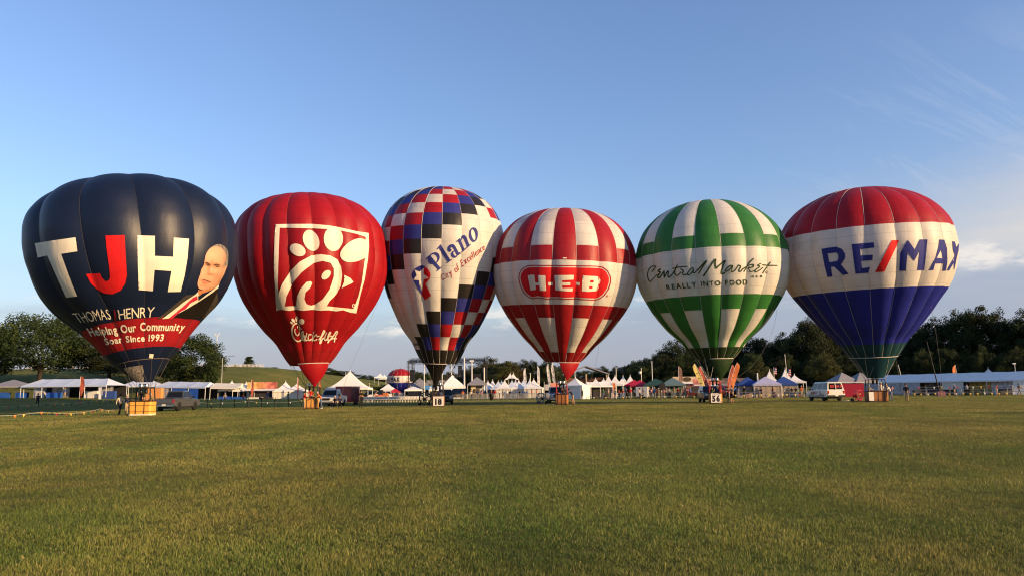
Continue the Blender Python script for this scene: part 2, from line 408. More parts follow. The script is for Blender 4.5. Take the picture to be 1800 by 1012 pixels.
def vnoise(x, y, scale, seed):
    """smooth lattice noise 0..1"""
    u, v = x / scale, y / scale; i, j = np.floor(u).astype(np.int64), np.floor(v).astype(np.int64); fx, fy = u - i, v - j; fx = fx * fx * (3 - 2 * fx); fy = fy * fy * (3 - 2 * fy)
    def h(a, b): q = np.sin(a * 127.1 + b * 311.7 + seed * 74.7) * 43758.5453; return q - np.floor(q)
    return (h(i, j) * (1 - fx) + h(i + 1, j) * fx) * (1 - fy) + (h(i, j + 1) * (1 - fx) + h(i + 1, j + 1) * fx) * fy
def grass_blades():
    rng = np.random.default_rng(3)
    n = 1350000; d0, d1 = 4.8, 135.0
    d = d0 * (d1 / d0) ** rng.random(n)
    x = (rng.random(n) - 0.5) * 2 * (0.70 * d + 0.8)
    y = d + rng.normal(0, 0.03, n) * d
    keep = np.abs(x) < 0.72 * y + 1.0; x, y, d = x[keep], y[keep], d[keep]; n = len(x)
    tz = np.zeros(n); q = np.where((x < -30) & (y > 60))[0]; tz[q] = [terrain(a, b) for a, b in zip(x[q], y[q])]
    # tufts: blade height and lean follow soft patches of several sizes
    tuft = vnoise(x, y, 0.16, 1); clump = vnoise(x, y, 0.55, 2); patch = vnoise(x, y, 2.6, 3); area = vnoise(x * 1.6, y, 9.0, 4)
    h = (0.020 + 0.034 * rng.random(n)) * (0.35 + 0.75 * tuft + 0.55 * clump + 0.25 * patch)
    w = 0.0016 + 0.00042 * d * (0.6 + 0.8 * rng.random(n))
    yaw = rng.random(n) * 2 * np.pi; lean = rng.normal(0, 0.65, n); ly = 2 * np.pi * vnoise(x, y, 0.5, 5) + rng.normal(0, 1.1, n)
    cx, cy = np.cos(yaw) * w / 2, np.sin(yaw) * w / 2
    ox, oy = np.cos(ly) * lean * h, np.sin(ly) * lean * h
    near = d < 9.5
    i1 = np.where(near)[0]; i2 = np.where(~near)[0]
    V = []; F = []; base = 0
    a = i1; k = len(a)
    P = np.zeros((k, 5, 3)); z0 = tz[a] - 0.01
    P[:, 0] = np.stack([x[a] - cx[a], y[a] - cy[a], z0], 1); P[:, 1] = np.stack([x[a] + cx[a], y[a] + cy[a], z0], 1)
    P[:, 2] = np.stack([x[a] - .75 * cx[a] + .35 * ox[a], y[a] - .75 * cy[a] + .35 * oy[a], z0 + .62 * h[a]], 1); P[:, 3] = np.stack([x[a] + .75 * cx[a] + .35 * ox[a], y[a] + .75 * cy[a] + .35 * oy[a], z0 + .62 * h[a]], 1)
    P[:, 4] = np.stack([x[a] + ox[a], y[a] + oy[a], z0 + h[a] * (1.05 - .25 * np.abs(lean[a]).clip(0, 1))], 1)
    idx = np.arange(k)[:, None] * 5
    T1 = np.concatenate([idx + np.array([[0, 1, 3]]), idx + np.array([[0, 3, 2]]), idx + np.array([[2, 3, 4]])], 1).reshape(-1, 3)
    b = i2; k2 = len(b); Q = np.zeros((k2, 3, 3)); z0 = tz[b] - 0.01
    Q[:, 0] = np.stack([x[b] - cx[b], y[b] - cy[b], z0], 1); Q[:, 1] = np.stack([x[b] + cx[b], y[b] + cy[b], z0], 1); Q[:, 2] = np.stack([x[b] + ox[b], y[b] + oy[b], z0 + h[b]], 1)
    T2 = (np.arange(k2 * 3).reshape(-1, 3)) + k * 5
    co = np.concatenate([P.reshape(-1, 3), Q.reshape(-1, 3)]).astype(np.float32); tri = np.concatenate([T1, T2]).astype(np.int32)
    me = bpy.data.meshes.new('grass'); me.vertices.add(len(co)); me.vertices.foreach_set('co', co.ravel())
    me.loops.add(tri.size); me.loops.foreach_set('vertex_index', tri.ravel())
    me.polygons.add(len(tri)); me.polygons.foreach_set('loop_start', np.arange(0, tri.size, 3, dtype=np.int32)); me.polygons.foreach_set('loop_total', np.full(len(tri), 3, dtype=np.int32))
    me.update(calc_edges=True)
    # colour of each blade: green, olive, straw
    r = rng.random(n)
    streak = vnoise(x + .10 * y, y * .09, 0.9, 9); streak2 = vnoise(x * .5 - .12 * y, y * .05, 1.4, 12)
    dry = np.clip(0.30 * streak + 0.30 * streak2 + 0.80 * area + 0.55 * vnoise(x, y, 1.3, 7) + 0.25 * clump - 0.72 + 0.35 * np.clip((d - 9) / 35, 0, 1) + rng.normal(0, .16, n), 0, 1)
    green = np.array([0.095, 0.158, 0.026]); olive = np.array([0.295, 0.258, 0.064]); straw = np.array([0.38, 0.30, 0.13])
    col = green + (olive - green) * dry[:, None]
    st = (r < (0.03 + 0.07 * dry) * np.clip(14 / d, .25, 1))[:, None]; col = np.where(st, straw, col) * (0.70 + 0.6 * rng.random(n))[:, None] * (0.66 + 0.42 * patch + 0.22 * streak)[:, None]
    cv = np.concatenate([np.repeat(col[a], 5, 0), np.repeat(col[b], 3, 0)]); cv = np.concatenate([cv, np.ones((len(cv), 1))], 1).astype(np.float32)
    at = me.attributes.new('blade', 'FLOAT_COLOR', 'POINT'); at.data.foreach_set('color', cv.ravel())
    m = bpy.data.materials.new('grass_blade'); m.use_nodes = True; t = m.node_tree; bs = t.nodes['Principled BSDF']
    an = t.nodes.new('ShaderNodeAttribute'); an.attribute_name = 'blade'; t.links.new(an.outputs['Color'], bs.inputs['Base Color'])
    bs.inputs['Roughness'].default_value = 0.55; bs.inputs['Specular IOR Level'].default_value = 0.25
    tr = t.nodes.new('ShaderNodeBsdfTranslucent'); mx = t.nodes.new('ShaderNodeMixShader'); mx.inputs[0].default_value = 0.3
    t.links.new(an.outputs['Color'], tr.inputs[0]); t.links.new(bs.outputs[0], mx.inputs[1]); t.links.new(tr.outputs[0], mx.inputs[2]); t.links.new(mx.outputs[0], t.nodes['Material Output'].inputs[0])
    me.materials.append(m)
    return put('grass', me)
tag(grass_blades(), 'short mown grass, green with dry straw patches, covering the field', 'grass', kind='stuff')
# ---------------------------------------------------------------- hot air balloons
# envelope axis, mouth, and radius/height profile of each (metres)
FIT = {
    'law': dict(M=[-29.749, 62.034, 4.11], A=[-0.1665, 0.0486, 0.9848], bend=-1.438, D=62.0, base=[-29.585, 62.034, 0.0],
        prof=[(1.973, 0.0), (2.319, 0.328), (2.637, 0.679), (2.93, 1.039), (3.203, 1.395), (3.462, 1.733), (3.715, 2.043), (3.965, 2.329), (4.211, 2.6), (4.455, 2.858), (4.696, 3.109), (4.934, 3.356), (5.168, 3.601), (5.41, 3.834), (5.656, 4.063), (5.901, 4.294), (6.138, 4.535), (6.36, 4.791), (6.561, 5.063), (6.75, 5.345), (6.925, 5.635), (7.087, 5.932), (7.237, 6.237), (7.374, 6.547), (7.499, 6.862), (7.609, 7.183), (7.707, 7.508), (7.791, 7.837), (7.862, 8.169), (7.921, 8.505), (7.969, 8.842), (8.006, 9.181), (8.029, 9.522), (8.034, 9.864), (8.019, 10.206), (7.983, 10.547), (7.934, 10.886), (7.869, 11.222), (7.782, 11.553), (7.668, 11.876), (7.524, 12.187), (7.346, 12.481), (7.14, 12.758), (6.909, 13.015), (6.66, 13.253), (6.397, 13.471), (6.124, 13.673), (5.842, 13.855), (5.552, 14.018), (5.253, 14.159), (4.945, 14.277), (4.631, 14.37), (4.311, 14.437), (3.985, 14.474), (3.656, 14.484), (3.33, 14.488), (3.009, 14.492), (2.699, 14.496), (2.399, 14.5), (2.11, 14.504), (1.831, 14.508), (1.566, 14.512), (1.316, 14.516), (1.082, 14.52), (0.861, 14.524), (0.65, 14.528), (0.459, 14.532), (0.289, 14.536), (0.138, 14.54), (0.0, 14.544)]),
    'chicken': dict(M=[-20.538, 78.171, 4.442], A=[-0.052, 0.0105, 0.9986], bend=-1.812, D=78.2, base=[-20.324, 78.171, 0.0],
        prof=[(1.966, 0.0), (2.269, 0.352), (2.542, 0.728), (2.788, 1.109), (3.013, 1.48), (3.226, 1.825), (3.438, 2.129), (3.656, 2.393), (3.878, 2.63), (4.103, 2.852), (4.325, 3.069), (4.539, 3.29), (4.739, 3.523), (4.933, 3.757), (5.121, 3.993), (5.305, 4.229), (5.485, 4.467), (5.66, 4.707), (5.832, 4.949), (6.003, 5.193), (6.171, 5.441), (6.334, 5.693), (6.492, 5.951), (6.641, 6.215), (6.783, 6.486), (6.92, 6.763), (7.049, 7.046), (7.169, 7.335), (7.28, 7.631), (7.379, 7.934), (7.467, 8.243), (7.543, 8.557), (7.608, 8.877), (7.663, 9.202), (7.707, 9.532), (7.741, 9.867), (7.761, 10.207), (7.77, 10.55), (7.767, 10.898), (7.755, 11.25), (7.736, 11.608), (7.713, 11.974), (7.692, 12.352), (7.661, 12.737), (7.609, 13.125), (7.526, 13.508), (7.402, 13.877), (7.24, 14.229), (7.048, 14.565), (6.83, 14.885), (6.587, 15.187), (6.323, 15.47), (6.039, 15.735), (5.736, 15.977), (5.416, 16.195), (5.081, 16.389), (4.733, 16.559), (4.375, 16.703), (4.009, 16.822), (3.635, 16.913), (3.257, 16.976), (2.877, 17.012), (2.497, 17.023), (2.119, 17.027), (1.744, 17.031), (1.369, 17.035), (1.005, 17.039), (0.657, 17.043), (0.323, 17.047), (0.0, 17.051)]),
    'city': dict(M=[-7.996, 84.4, 4.62], A=[0.027, -0.0759, 0.9968], bend=-0.021, D=84.4, base=[-8.18, 84.4, 0.0],
        prof=[(1.873, 0.0), (2.13, 0.366), (2.355, 0.754), (2.552, 1.145), (2.727, 1.523), (2.89, 1.872), (3.052, 2.177), (3.221, 2.437), (3.396, 2.667), (3.572, 2.879), (3.746, 3.085), (3.91, 3.296), (4.056, 3.518), (4.194, 3.741), (4.324, 3.964), (4.448, 4.186), (4.568, 4.406), (4.683, 4.625), (4.795, 4.843), (4.903, 5.06), (5.008, 5.277), (5.11, 5.494), (5.21, 5.712), (5.309, 5.931), (5.407, 6.152), (5.503, 6.375), (5.598, 6.6), (5.691, 6.83), (5.783, 7.063), (5.872, 7.301), (5.959, 7.545), (6.042, 7.794), (6.123, 8.05), (6.201, 8.313), (6.279, 8.583), (6.354, 8.862), (6.426, 9.15), (6.493, 9.447), (6.556, 9.755), (6.616, 10.074), (6.672, 10.405), (6.724, 10.75), (6.77, 11.109), (6.809, 11.482), (6.838, 11.87), (6.853, 12.27), (6.852, 12.682), (6.841, 13.112), (6.82, 13.56), (6.779, 14.021), (6.709, 14.485), (6.603, 14.945), (6.454, 15.39), (6.272, 15.825), (6.059, 16.25), (5.814, 16.661), (5.536, 17.05), (5.224, 17.412), (4.88, 17.74), (4.507, 18.032), (4.11, 18.29), (3.694, 18.515), (3.261, 18.71), (2.817, 18.878), (2.361, 19.016), (1.896, 19.116), (1.424, 19.182), (0.95, 19.222), (0.475, 19.241), (0.0, 19.246)]),
    'grocer': dict(M=[5.344, 83.0, 4.531], A=[0.0336, -0.0539, 0.998], bend=-0.223, D=83.0, base=[5.192, 83.0, 0.0],
        prof=[(1.842, 0.0), (2.121, 0.242), (2.38, 0.501), (2.621, 0.768), (2.848, 1.033), (3.067, 1.287), (3.282, 1.522), (3.497, 1.739), (3.712, 1.944), (3.925, 2.144), (4.134, 2.343), (4.337, 2.546), (4.53, 2.756), (4.718, 2.969), (4.901, 3.184), (5.08, 3.401), (5.256, 3.62), (5.429, 3.841), (5.601, 4.064), (5.771, 4.291), (5.94, 4.521), (6.106, 4.756), (6.27, 4.997), (6.431, 5.244), (6.59, 5.496), (6.75, 5.755), (6.907, 6.021), (7.056, 6.297), (7.194, 6.582), (7.317, 6.877), (7.426, 7.18), (7.522, 7.491), (7.606, 7.809), (7.677, 8.133), (7.736, 8.464), (7.782, 8.801), (7.815, 9.144), (7.834, 9.491), (7.839, 9.843), (7.828, 10.198), (7.802, 10.557), (7.762, 10.919), (7.709, 11.284), (7.641, 11.651), (7.553, 12.018), (7.441, 12.38), (7.303, 12.733), (7.14, 13.077), (6.955, 13.412), (6.749, 13.736), (6.522, 14.046), (6.274, 14.341), (6.005, 14.617), (5.717, 14.874), (5.411, 15.109), (5.091, 15.324), (4.758, 15.518), (4.415, 15.694), (4.064, 15.851), (3.705, 15.985), (3.339, 16.097), (2.968, 16.189), (2.595, 16.261), (2.221, 16.314), (1.845, 16.345), (1.468, 16.349), (1.093, 16.353), (0.724, 16.357), (0.36, 16.361), (0.0, 16.365)]),
    'market': dict(M=[21.156, 81.0, 4.623], A=[-0.0142, -0.0304, 0.9994], bend=-0.583, D=81.0, base=[21.058, 81.0, 0.0],
        prof=[(1.977, 0.0), (2.281, 0.298), (2.56, 0.617), (2.817, 0.944), (3.056, 1.265), (3.286, 1.565), (3.516, 1.833), (3.752, 2.068), (3.992, 2.283), (4.234, 2.487), (4.473, 2.691), (4.703, 2.904), (4.918, 3.132), (5.122, 3.366), (5.319, 3.605), (5.509, 3.848), (5.694, 4.093), (5.874, 4.342), (6.049, 4.593), (6.22, 4.847), (6.386, 5.106), (6.548, 5.369), (6.706, 5.636), (6.859, 5.909), (7.011, 6.185), (7.162, 6.467), (7.308, 6.756), (7.445, 7.052), (7.569, 7.358), (7.677, 7.671), (7.769, 7.991), (7.849, 8.318), (7.914, 8.65), (7.964, 8.987), (7.998, 9.329), (8.015, 9.673), (8.017, 10.021), (8.003, 10.37), (7.972, 10.72), (7.922, 11.07), (7.854, 11.418), (7.767, 11.763), (7.664, 12.106), (7.543, 12.444), (7.403, 12.776), (7.242, 13.099), (7.06, 13.411), (6.857, 13.71), (6.634, 13.994), (6.394, 14.265), (6.14, 14.521), (5.873, 14.764), (5.596, 14.994), (5.308, 15.208), (5.008, 15.406), (4.7, 15.588), (4.385, 15.755), (4.064, 15.907), (3.738, 16.046), (3.408, 16.171), (3.073, 16.28), (2.736, 16.374), (2.395, 16.451), (2.053, 16.513), (1.708, 16.556), (1.362, 16.574), (1.018, 16.576), (0.676, 16.58), (0.337, 16.584), (0.0, 16.588)]),
    'realty': dict(M=[37.34, 80.0, 4.562], A=[-0.037, -0.0523, 0.9979], bend=0.194, D=80.0, base=[37.351, 80.0, 0.0],
        prof=[(2.278, 0.0), (2.527, 0.29), (2.752, 0.599), (2.956, 0.912), (3.146, 1.217), (3.328, 1.502), (3.513, 1.757), (3.704, 1.983), (3.9, 2.189), (4.1, 2.384), (4.298, 2.577), (4.49, 2.774), (4.672, 2.98), (4.848, 3.189), (5.02, 3.4), (5.19, 3.612), (5.358, 3.826), (5.526, 4.042), (5.693, 4.259), (5.858, 4.481), (6.023, 4.707), (6.189, 4.937), (6.358, 5.171), (6.532, 5.409), (6.716, 5.652), (6.907, 5.903), (7.101, 6.163), (7.293, 6.435), (7.476, 6.72), (7.645, 7.018), (7.805, 7.329), (7.956, 7.652), (8.096, 7.987), (8.222, 8.333), (8.332, 8.69), (8.425, 9.058), (8.502, 9.434), (8.562, 9.82), (8.603, 10.213), (8.624, 10.612), (8.621, 11.016), (8.597, 11.423), (8.556, 11.834), (8.492, 12.247), (8.402, 12.658), (8.282, 13.063), (8.129, 13.456), (7.944, 13.835), (7.731, 14.199), (7.492, 14.548), (7.229, 14.88), (6.943, 15.194), (6.637, 15.488), (6.308, 15.756), (5.959, 15.997), (5.595, 16.216), (5.222, 16.416), (4.843, 16.6), (4.459, 16.773), (4.07, 16.93), (3.674, 17.069), (3.275, 17.19), (2.871, 17.295), (2.464, 17.383), (2.055, 17.452), (1.643, 17.5), (1.231, 17.53), (0.82, 17.547), (0.41, 17.554), (0.0, 17.555)]),
}
NAVY = fabric('navy_nylon', (0.006, 0.012, 0.036), 0.06, 0.44, 0.30, bump=0.14)
REDN = fabric('red_nylon', (0.38, 0.014, 0.022)); REDB = fabric('bright_red_nylon', (0.37, 0.009, 0.016)); DRED = fabric('deep_red_nylon', (0.36, 0.010, 0.014), 0.15)
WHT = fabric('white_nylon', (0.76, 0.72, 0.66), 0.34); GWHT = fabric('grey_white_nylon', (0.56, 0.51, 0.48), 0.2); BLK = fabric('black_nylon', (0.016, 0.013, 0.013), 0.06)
BLU = fabric('blue_nylon', (0.028, 0.032, 0.20), 0.15); RBLU = fabric('royal_blue_nylon', (0.018, 0.024, 0.27), 0.22)
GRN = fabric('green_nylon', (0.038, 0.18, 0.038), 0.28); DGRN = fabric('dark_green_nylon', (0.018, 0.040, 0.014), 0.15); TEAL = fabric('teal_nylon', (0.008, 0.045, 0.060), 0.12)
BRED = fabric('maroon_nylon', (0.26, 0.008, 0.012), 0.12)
TAPE_L = mat('pale_load_tape', (0.55, 0.50, 0.45), 0.7); TAPE_D = mat('dark_load_tape', (0.10, 0.08, 0.07), 0.7)
PW = fabric('cream_print', (0.80, 0.72, 0.58), 0.12, .6, .12); PR = fabric('red_print', (0.60, 0.015, 0.018), 0.1, .6, .12); PB = fabric('blue_print', (0.030, 0.035, 0.19), 0.1, .6, .12)
PG = fabric('dark_green_print', (0.035, 0.060, 0.018), 0.1, .6, .12); PDR = fabric('dark_red_print', (0.33, 0.012, 0.02), 0.1, .6, .12); PRT = fabric('tie_red_print', (0.50, 0.03, 0.06), 0.08, .6, .12)
PK = fabric('black_print', (0.012, 0.009, 0.008), 0.05, .6, .12); SKINP = fabric('skin_print', (0.72, 0.36, 0.17), 0.1, .6, .12); SKIND = fabric('dark_skin_print', (0.50, 0.20, 0.09), 0.1, .6, .12); SKINL = fabric('pale_skin_print', (0.85, 0.55, 0.30), 0.1, .6, .12)
HAIRP = fabric('grey_hair_print', (0.42, 0.33, 0.27), 0.1, .6, .12); LIPP = fabric('lip_print', (0.52, 0.20, 0.13), 0.1, .6, .12); BROWP = fabric('brow_print', (0.10, 0.045, 0.025), 0.1, .6, .12); SUITP = fabric('suit_lapel_print', (0.055, 0.045, 0.036), 0.05, .6, .12)
NEON = fabric('maroon_red_print', (0.17, 0.012, 0.02), 0.05, .6, .12)

REFD = {'city': 86.0, 'grocer': 89.6, 'market': 80.5, 'realty': 77.8}
class Env:
    """one envelope: surface point at (theta, arc position), plus the ray hits that lay printing on it"""
    def __init__(s, key, n, phase, sag_lo, sag_hi):
        f = FIT[key]; s.key = key; s.n = n; s.dth = 2 * math.pi / n; s.ph = phase; s.sl, s.sh = sag_lo, sag_hi
        s.M = Vector(f['M']); s.A = Vector(f['A']).normalized(); s.bend = f['bend']; s.D = f['D']; s.base = Vector(f['base'])
        s.e1 = Vector((0, 1, 0)).cross(s.A).normalized(); s.e2 = s.A.cross(s.e1)
        pr = np.array(f['prof']); s.H = pr[-1, 1]
        seg = np.hypot(np.diff(pr[:, 0]), np.diff(pr[:, 1])); s.arc = np.concatenate([[0], np.cumsum(seg)]); s.pr = pr; s.Lt = s.arc[-1]
    def a_of_h(s, h): return float(np.interp(h, s.pr[:, 1], s.arc))
    def pt(s, th, a, t):
        r = float(np.interp(a, s.arc, s.pr[:, 0])); h = float(np.interp(a, s.arc, s.pr[:, 1])); u = h / s.H
        w = 2 * math.pi * r / s.n; k = (s.sl + (s.sh - s.sl) * sm(0.35, 0.75, u)) * sm(-0.06, 0.12, u)
        sag = k * w
        rr = r - sag * (1 - 4 * t * (1 - t)) + 0.012 * math.sin(math.pi * (a % 1.25) / 1.25) * 4 * t * (1 - t)
        rr += 0.022 * math.sin(6 * math.pi * t + 9 * th) * math.sin(math.pi * t) * (1 - sm(0.05, 0.30, u)) + 0.012 * math.sin(5 * th + 1.9 * a) * math.sin(math.pi * t)
        return s.M + s.A * h + s.e1 * (s.bend * u * (u - 1)) + (s.e1 * math.cos(th) + s.e2 * math.sin(th)) * rr
    def rim(s, th, dr=0.0, a=0.0):
        r = float(np.interp(a, s.arc, s.pr[:, 0])) + dr; h = float(np.interp(a, s.arc, s.pr[:, 1])); u = h / s.H
        return s.M + s.A * h + s.e1 * (s.bend * u * (u - 1)) + (s.e1 * math.cos(th) + s.e2 * math.sin(th)) * r

def make_envelope(root, E, bands, tape, nx=8):
    """bands(k) -> list of (top arc fraction h, material) from mouth up: [(h0,h1,mat), ...]; each gore is a part, its further panels sub-parts"""
    base = root.location; allv = []; allf = []; kd = E.D / REFD.get(E.key, E.D)
    for k in range(E.n):
        th0 = E.ph + k * E.dth; first = None
        for h0, h1, m in bands(k):
            h0 *= kd
            if h1 < E.H: h1 *= kd
            a0 = E.a_of_h(h0) if h0 > 0 else 0.0; a1 = E.a_of_h(h1) if h1 < E.H else E.Lt
            ny = max(1, int(round((a1 - a0) / 0.30))); rows = []
            for j in range(ny + 1):
                a = a0 + (a1 - a0) * j / ny
                rows.append([E.pt(th0 + E.dth * i / nx, a, i / nx) - base for i in range(nx + 1)])
            b = MB(); b.grid(rows)
            o = len(allv); allv += [Vector(v) + base for v in b.v]; allf += [tuple(i + o for i in f) for f in b.f]
            ob = b.build('gore' if first is None else 'panel', m, first or root, smooth=True)
            at = ob.data.attributes.new('arc', 'FLOAT', 'POINT'); at.data.foreach_set('value', np.repeat([a0 + (a1 - a0) * j / ny for j in range(ny + 1)], nx + 1).astype(np.float32))
            if first is None: first = ob
        tb = MB(); tb.tube([E.pt(th0, a, 0) + (E.e1 * math.cos(th0) + E.e2 * math.sin(th0)) * 0.01 - base for a in np.linspace(0, E.Lt * 0.985, 60)], 0.017, 4)
        tb.build('load_tape', tape, root)
    E.bvh = BVHTree.FromPolygons(allv, allf)
    # crown ring and apex vent
    c = E.rim(0, -0.0, E.Lt) - base
    b = MB(); b.lathe([(0.02, 0.02), (0.16, 0.10), (0.2, 0.16), (0.02, 0.2)], 10, c); b.build('crown_ring', TAPE_D, root)

def decal(root, E, shapes, m, name, off, step=3.0, px=lambda p: p):
    """flat print on the fabric: outlines given on the photograph, laid on the surface where the sight line meets it"""
    pts, tri = triangulate(shapes, step); vs_ = []; bad = set()
    for i, p in enumerate(pts):
        q = px(p); d = ray(*q).normalized(); hit = E.bvh.ray_cast(EYE, d)
        if hit[0] is None: bad.add(i); vs_.append((0, 0, 0)); continue
        n = hit[1] if hit[1].dot(d) < 0 else -hit[1]
        vs_.append(hit[0] + n * off - root.location)
    b = MB(); used = {}; fs_ = []
    for f in tri:
        if any(i in bad for i in f): continue
        fs_.append(tuple(used.setdefault(i, len(used)) for i in f))
    b.v = [tuple(vs_[i]) for i in used]; b.f = fs_; b.m = [0] * len(fs_)
    if not fs_: return None
    return b.build(name, m, root, smooth=True)
def crop(ox, oy, s): return lambda p: (ox + p[0] / s, oy + p[1] / s)
def letters(root, E, loops_list, m, off, step, px, name='letter'):
    for sh in loops_list: decal(root, E, [sh], m, name, off, step, px)

# --- baskets -------------------------------------------------------------
WICK = mat('tan_wicker', (0.48, 0.23, 0.055), 0.6, var=0.35, scale=26, bump=1.0, stretch=(1, 1, 3)); WICKD = mat('brown_wicker', (0.30, 0.115, 0.035), 0.6, var=0.4, scale=26, bump=1.0, stretch=(1, 1, 3))
ORNG = mat('orange_canvas', (0.80, 0.36, 0.06), 0.6, var=0.1, scale=9); LEA = mat('brown_leather', (0.045, 0.024, 0.016), 0.55); CREAM = mat('cream_suede', (0.72, 0.62, 0.46), 0.8)
STEEL = mat('brushed_steel', (0.45, 0.45, 0.45), 0.3, 0.5, metal=1.0); DSTEEL = mat('dark_metal', (0.03, 0.03, 0.032), 0.4, metal=0.6); SLEEVE = mat('black_padding', (0.014, 0.013, 0.014), 0.7); REDPAD = mat('red_padding', (0.30, 0.012, 0.015), 0.7)
BOARD = mat('white_board', (0.74, 0.70, 0.64), 0.6, var=0.06); INK = mat('black_ink', (0.012, 0.011, 0.012), 0.6)
def rrect(w, d, r, n=4):
    o = []
    for cx, cy, a0 in ((w / 2 - r, d / 2 - r, 0), (-w / 2 + r, d / 2 - r, 90), (-w / 2 + r, -d / 2 + r, 180), (w / 2 - r, -d / 2 + r, 270)):
        o += [(cx + r * math.cos(R(a0 + 90 * i / n)), cy + r * math.sin(R(a0 + 90 * i / n))) for i in range(n + 1)]
    return o
def basket(root, E, w, d, h, rz, wicker, pad, burner_z, top, straps=True):
    rot = Matrix.Rotation(rz, 3, 'Z')
    def P(x, y, z): return rot @ Vector((x, y, z))
    rr = rrect(w, d, 0.16); b = MB(); rows = []
    for z, q in ((0.06, .97), (0.3, .985), (h * .6, 1), (h, 1.01), (h, .93), (0.12, .90)): rows.append([P(x * q, y * q, z) for x, y in rr])
    b.grid(rows, closed=True); b.f.append(tuple(range(5 * len(rr), 6 * len(rr)))); b.m.append(0)
    bk = b.build('basket', wicker, root)
    t = MB(); t.tube([P(x, y, h + .02) for x, y in rr + rr[:1]], 0.055, 6); t.build('rim', LEA, bk, True)
    t = MB(); t.grid([[P(x * q, y * q, z) for x, y in rr] for z, q in ((0.0, .9), (0.0, 1.0), (0.09, 1.01), (0.12, .96))], closed=True); t.build('skid', CREAM if straps == 2 else LEA, bk)
    if straps:
        for x in ((-w * .18, w * .2) if straps == 2 else (-w * .3, 0, w * .3)):
            t = MB(); t.slab(P(x - .035, -d / 2 * 1.012, .12), P(x + .035, -d / 2 * 1.012, .12), P(x + .035, -d / 2 * 1.02, h), P(x - .035, -d / 2 * 1.02, h), -0.012); t.build('strap', LEA, bk)
        for z in ((.30, .78) if straps == 2 else (.2,)):
            t = MB(); t.tube([P(x * 1.018, y * 1.018, z) for x, y in rr + rr[:1]], 0.018, 4); t.build('rope_band', LEA, bk)
    # uprights carry the burner frame
    fr = [(-.55 * w * .8, -.5 * d * .8), (.55 * w * .8, -.5 * d * .8), (.55 * w * .8, .5 * d * .8), (-.55 * w * .8, .5 * d * .8)]
    for x, y in fr:
        t = MB(); t.tube([P(x, y, h), P(x * .9, y * .9, burner_z)], 0.05, 6); t.build('upright', pad, root)
    t = MB(); q = [P(x * .9, y * .9, burner_z) for x, y in fr]; t.tube(q + q[:1], 0.035, 6)
    for a, c in ((0, 2), (1, 3)): t.tube([q[a], q[c]], 0.02, 5)
    fo = t.build('burner_frame', DSTEEL, root)
    for sx in (-.2, .2):
        t = MB(); t.lathe([(.08, -.1), (.16, -.02), (.17, .1), (.19, .32), (.17, .34), (.15, .3), (.05, .1)], 14, P(sx, 0, burner_z)); t.build('burner', STEEL, root, True)
        t = MB(); t.lathe([(.1, -.45), (.12, -.42), (.12, -.14), (.06, -.1)], 10, P(sx, .05, burner_z)); t.build('valve_block', DSTEEL, root, True)
    # tank inside and flying wires up to the mouth
    for sx in (-.36, .36):
        t = MB(); t.lathe([(.02, .12), (.17, .16), (.18, h * .85), (.1, h + .05), (.04, h + .1)], 12, P(sx * w, d * .28, 0)); t.build('fuel_tank', STEEL, root, True)
    for i in range(12):
        th = 2 * math.pi * i / 12 + 0.26; e = E.rim(th) - root.location; s0 = min(q, key=lambda v: (v - Vector((e.x, e.y, burner_z))).length)
        t = MB(); t.tube([s0, e], 0.013, 4); t.build('flying_wire', top, root)
    return bk, P
def scoop(root, E, tha, thb, tip, m, belly=0.12, n=14, name='scoop'):
    """fabric apron hanging from an arc of the mouth down to one point by the burner"""
    tip = Vector(tip) - root.location; rows = []
    for j in range(9):
        v = j / 8; row = []
        for i in range(n + 1):
            th = tha + (thb - tha) * i / n; p = E.rim(th, 0.02) - root.location
            q = p.lerp(tip, v); out_ = (E.e1 * math.cos(th) + E.e2 * math.sin(th))
            row.append(q + out_ * belly * math.sin(math.pi * v) * 1.0 + E.A * 0)
        rows.append(row)
    rows[-1] = [r + Vector(((i - n / 2) * 0.012, 0, 0)) for i, r in enumerate(rows[-1])]
    b = MB(); b.grid(rows); o = b.build(name, m, root, True)
    t = MB(); t.tube([E.rim(tha + (thb - tha) * i / 24, 0.03) - root.location for i in range(25)], 0.035, 5); t.build('scoop_hem', TAPE_L, o)
    return o
def skirt(root, E, z_bot, c_bot, r_bot, m, n=48, name='skirt', hem=None):
    rows = []
    for j in range(9):
        v = j / 8; row = []
        for i in range(n):
            th = 2 * math.pi * i / n; p = E.rim(th, 0.015) - root.location
            q = Vector((c_bot[0] + r_bot * math.cos(th), c_bot[1] + r_bot * math.sin(th), z_bot))
            e = v ** 1.15; row.append(p.lerp(q, e))
        rows.append(row)
    b = MB(); b.grid(rows, closed=True); o = b.build(name, m, root, True)
    t = MB(); t.tube([E.rim(2 * math.pi * i / 40, 0.03) - root.location for i in range(41)], 0.03, 5); t.build('scoop_hem', hem or TAPE_L, o)
    return o
def crown_line(root, pts):
    """a long handling line from the envelope: points as (pixel x, pixel y, depth)"""
    p = [atdepth(*q) - root.location for q in pts]; b = MB(); b.tube(p, 0.010, 4); b.build('handling_line', TAPE_D, root)
def rim_theta(E, px):
    best = None
    for i in range(360):
        th = R(i); p = E.rim(th); d = p - EYE; z = d.dot(FW); x = PCX + FPX * d.dot(RC) / z
        if math.sin(th) < 0.05 and (best is None or abs(x - px) < best[0]): best = (abs(x - px), th)
    return best[1]
def uniform(*b):
    return lambda k: b

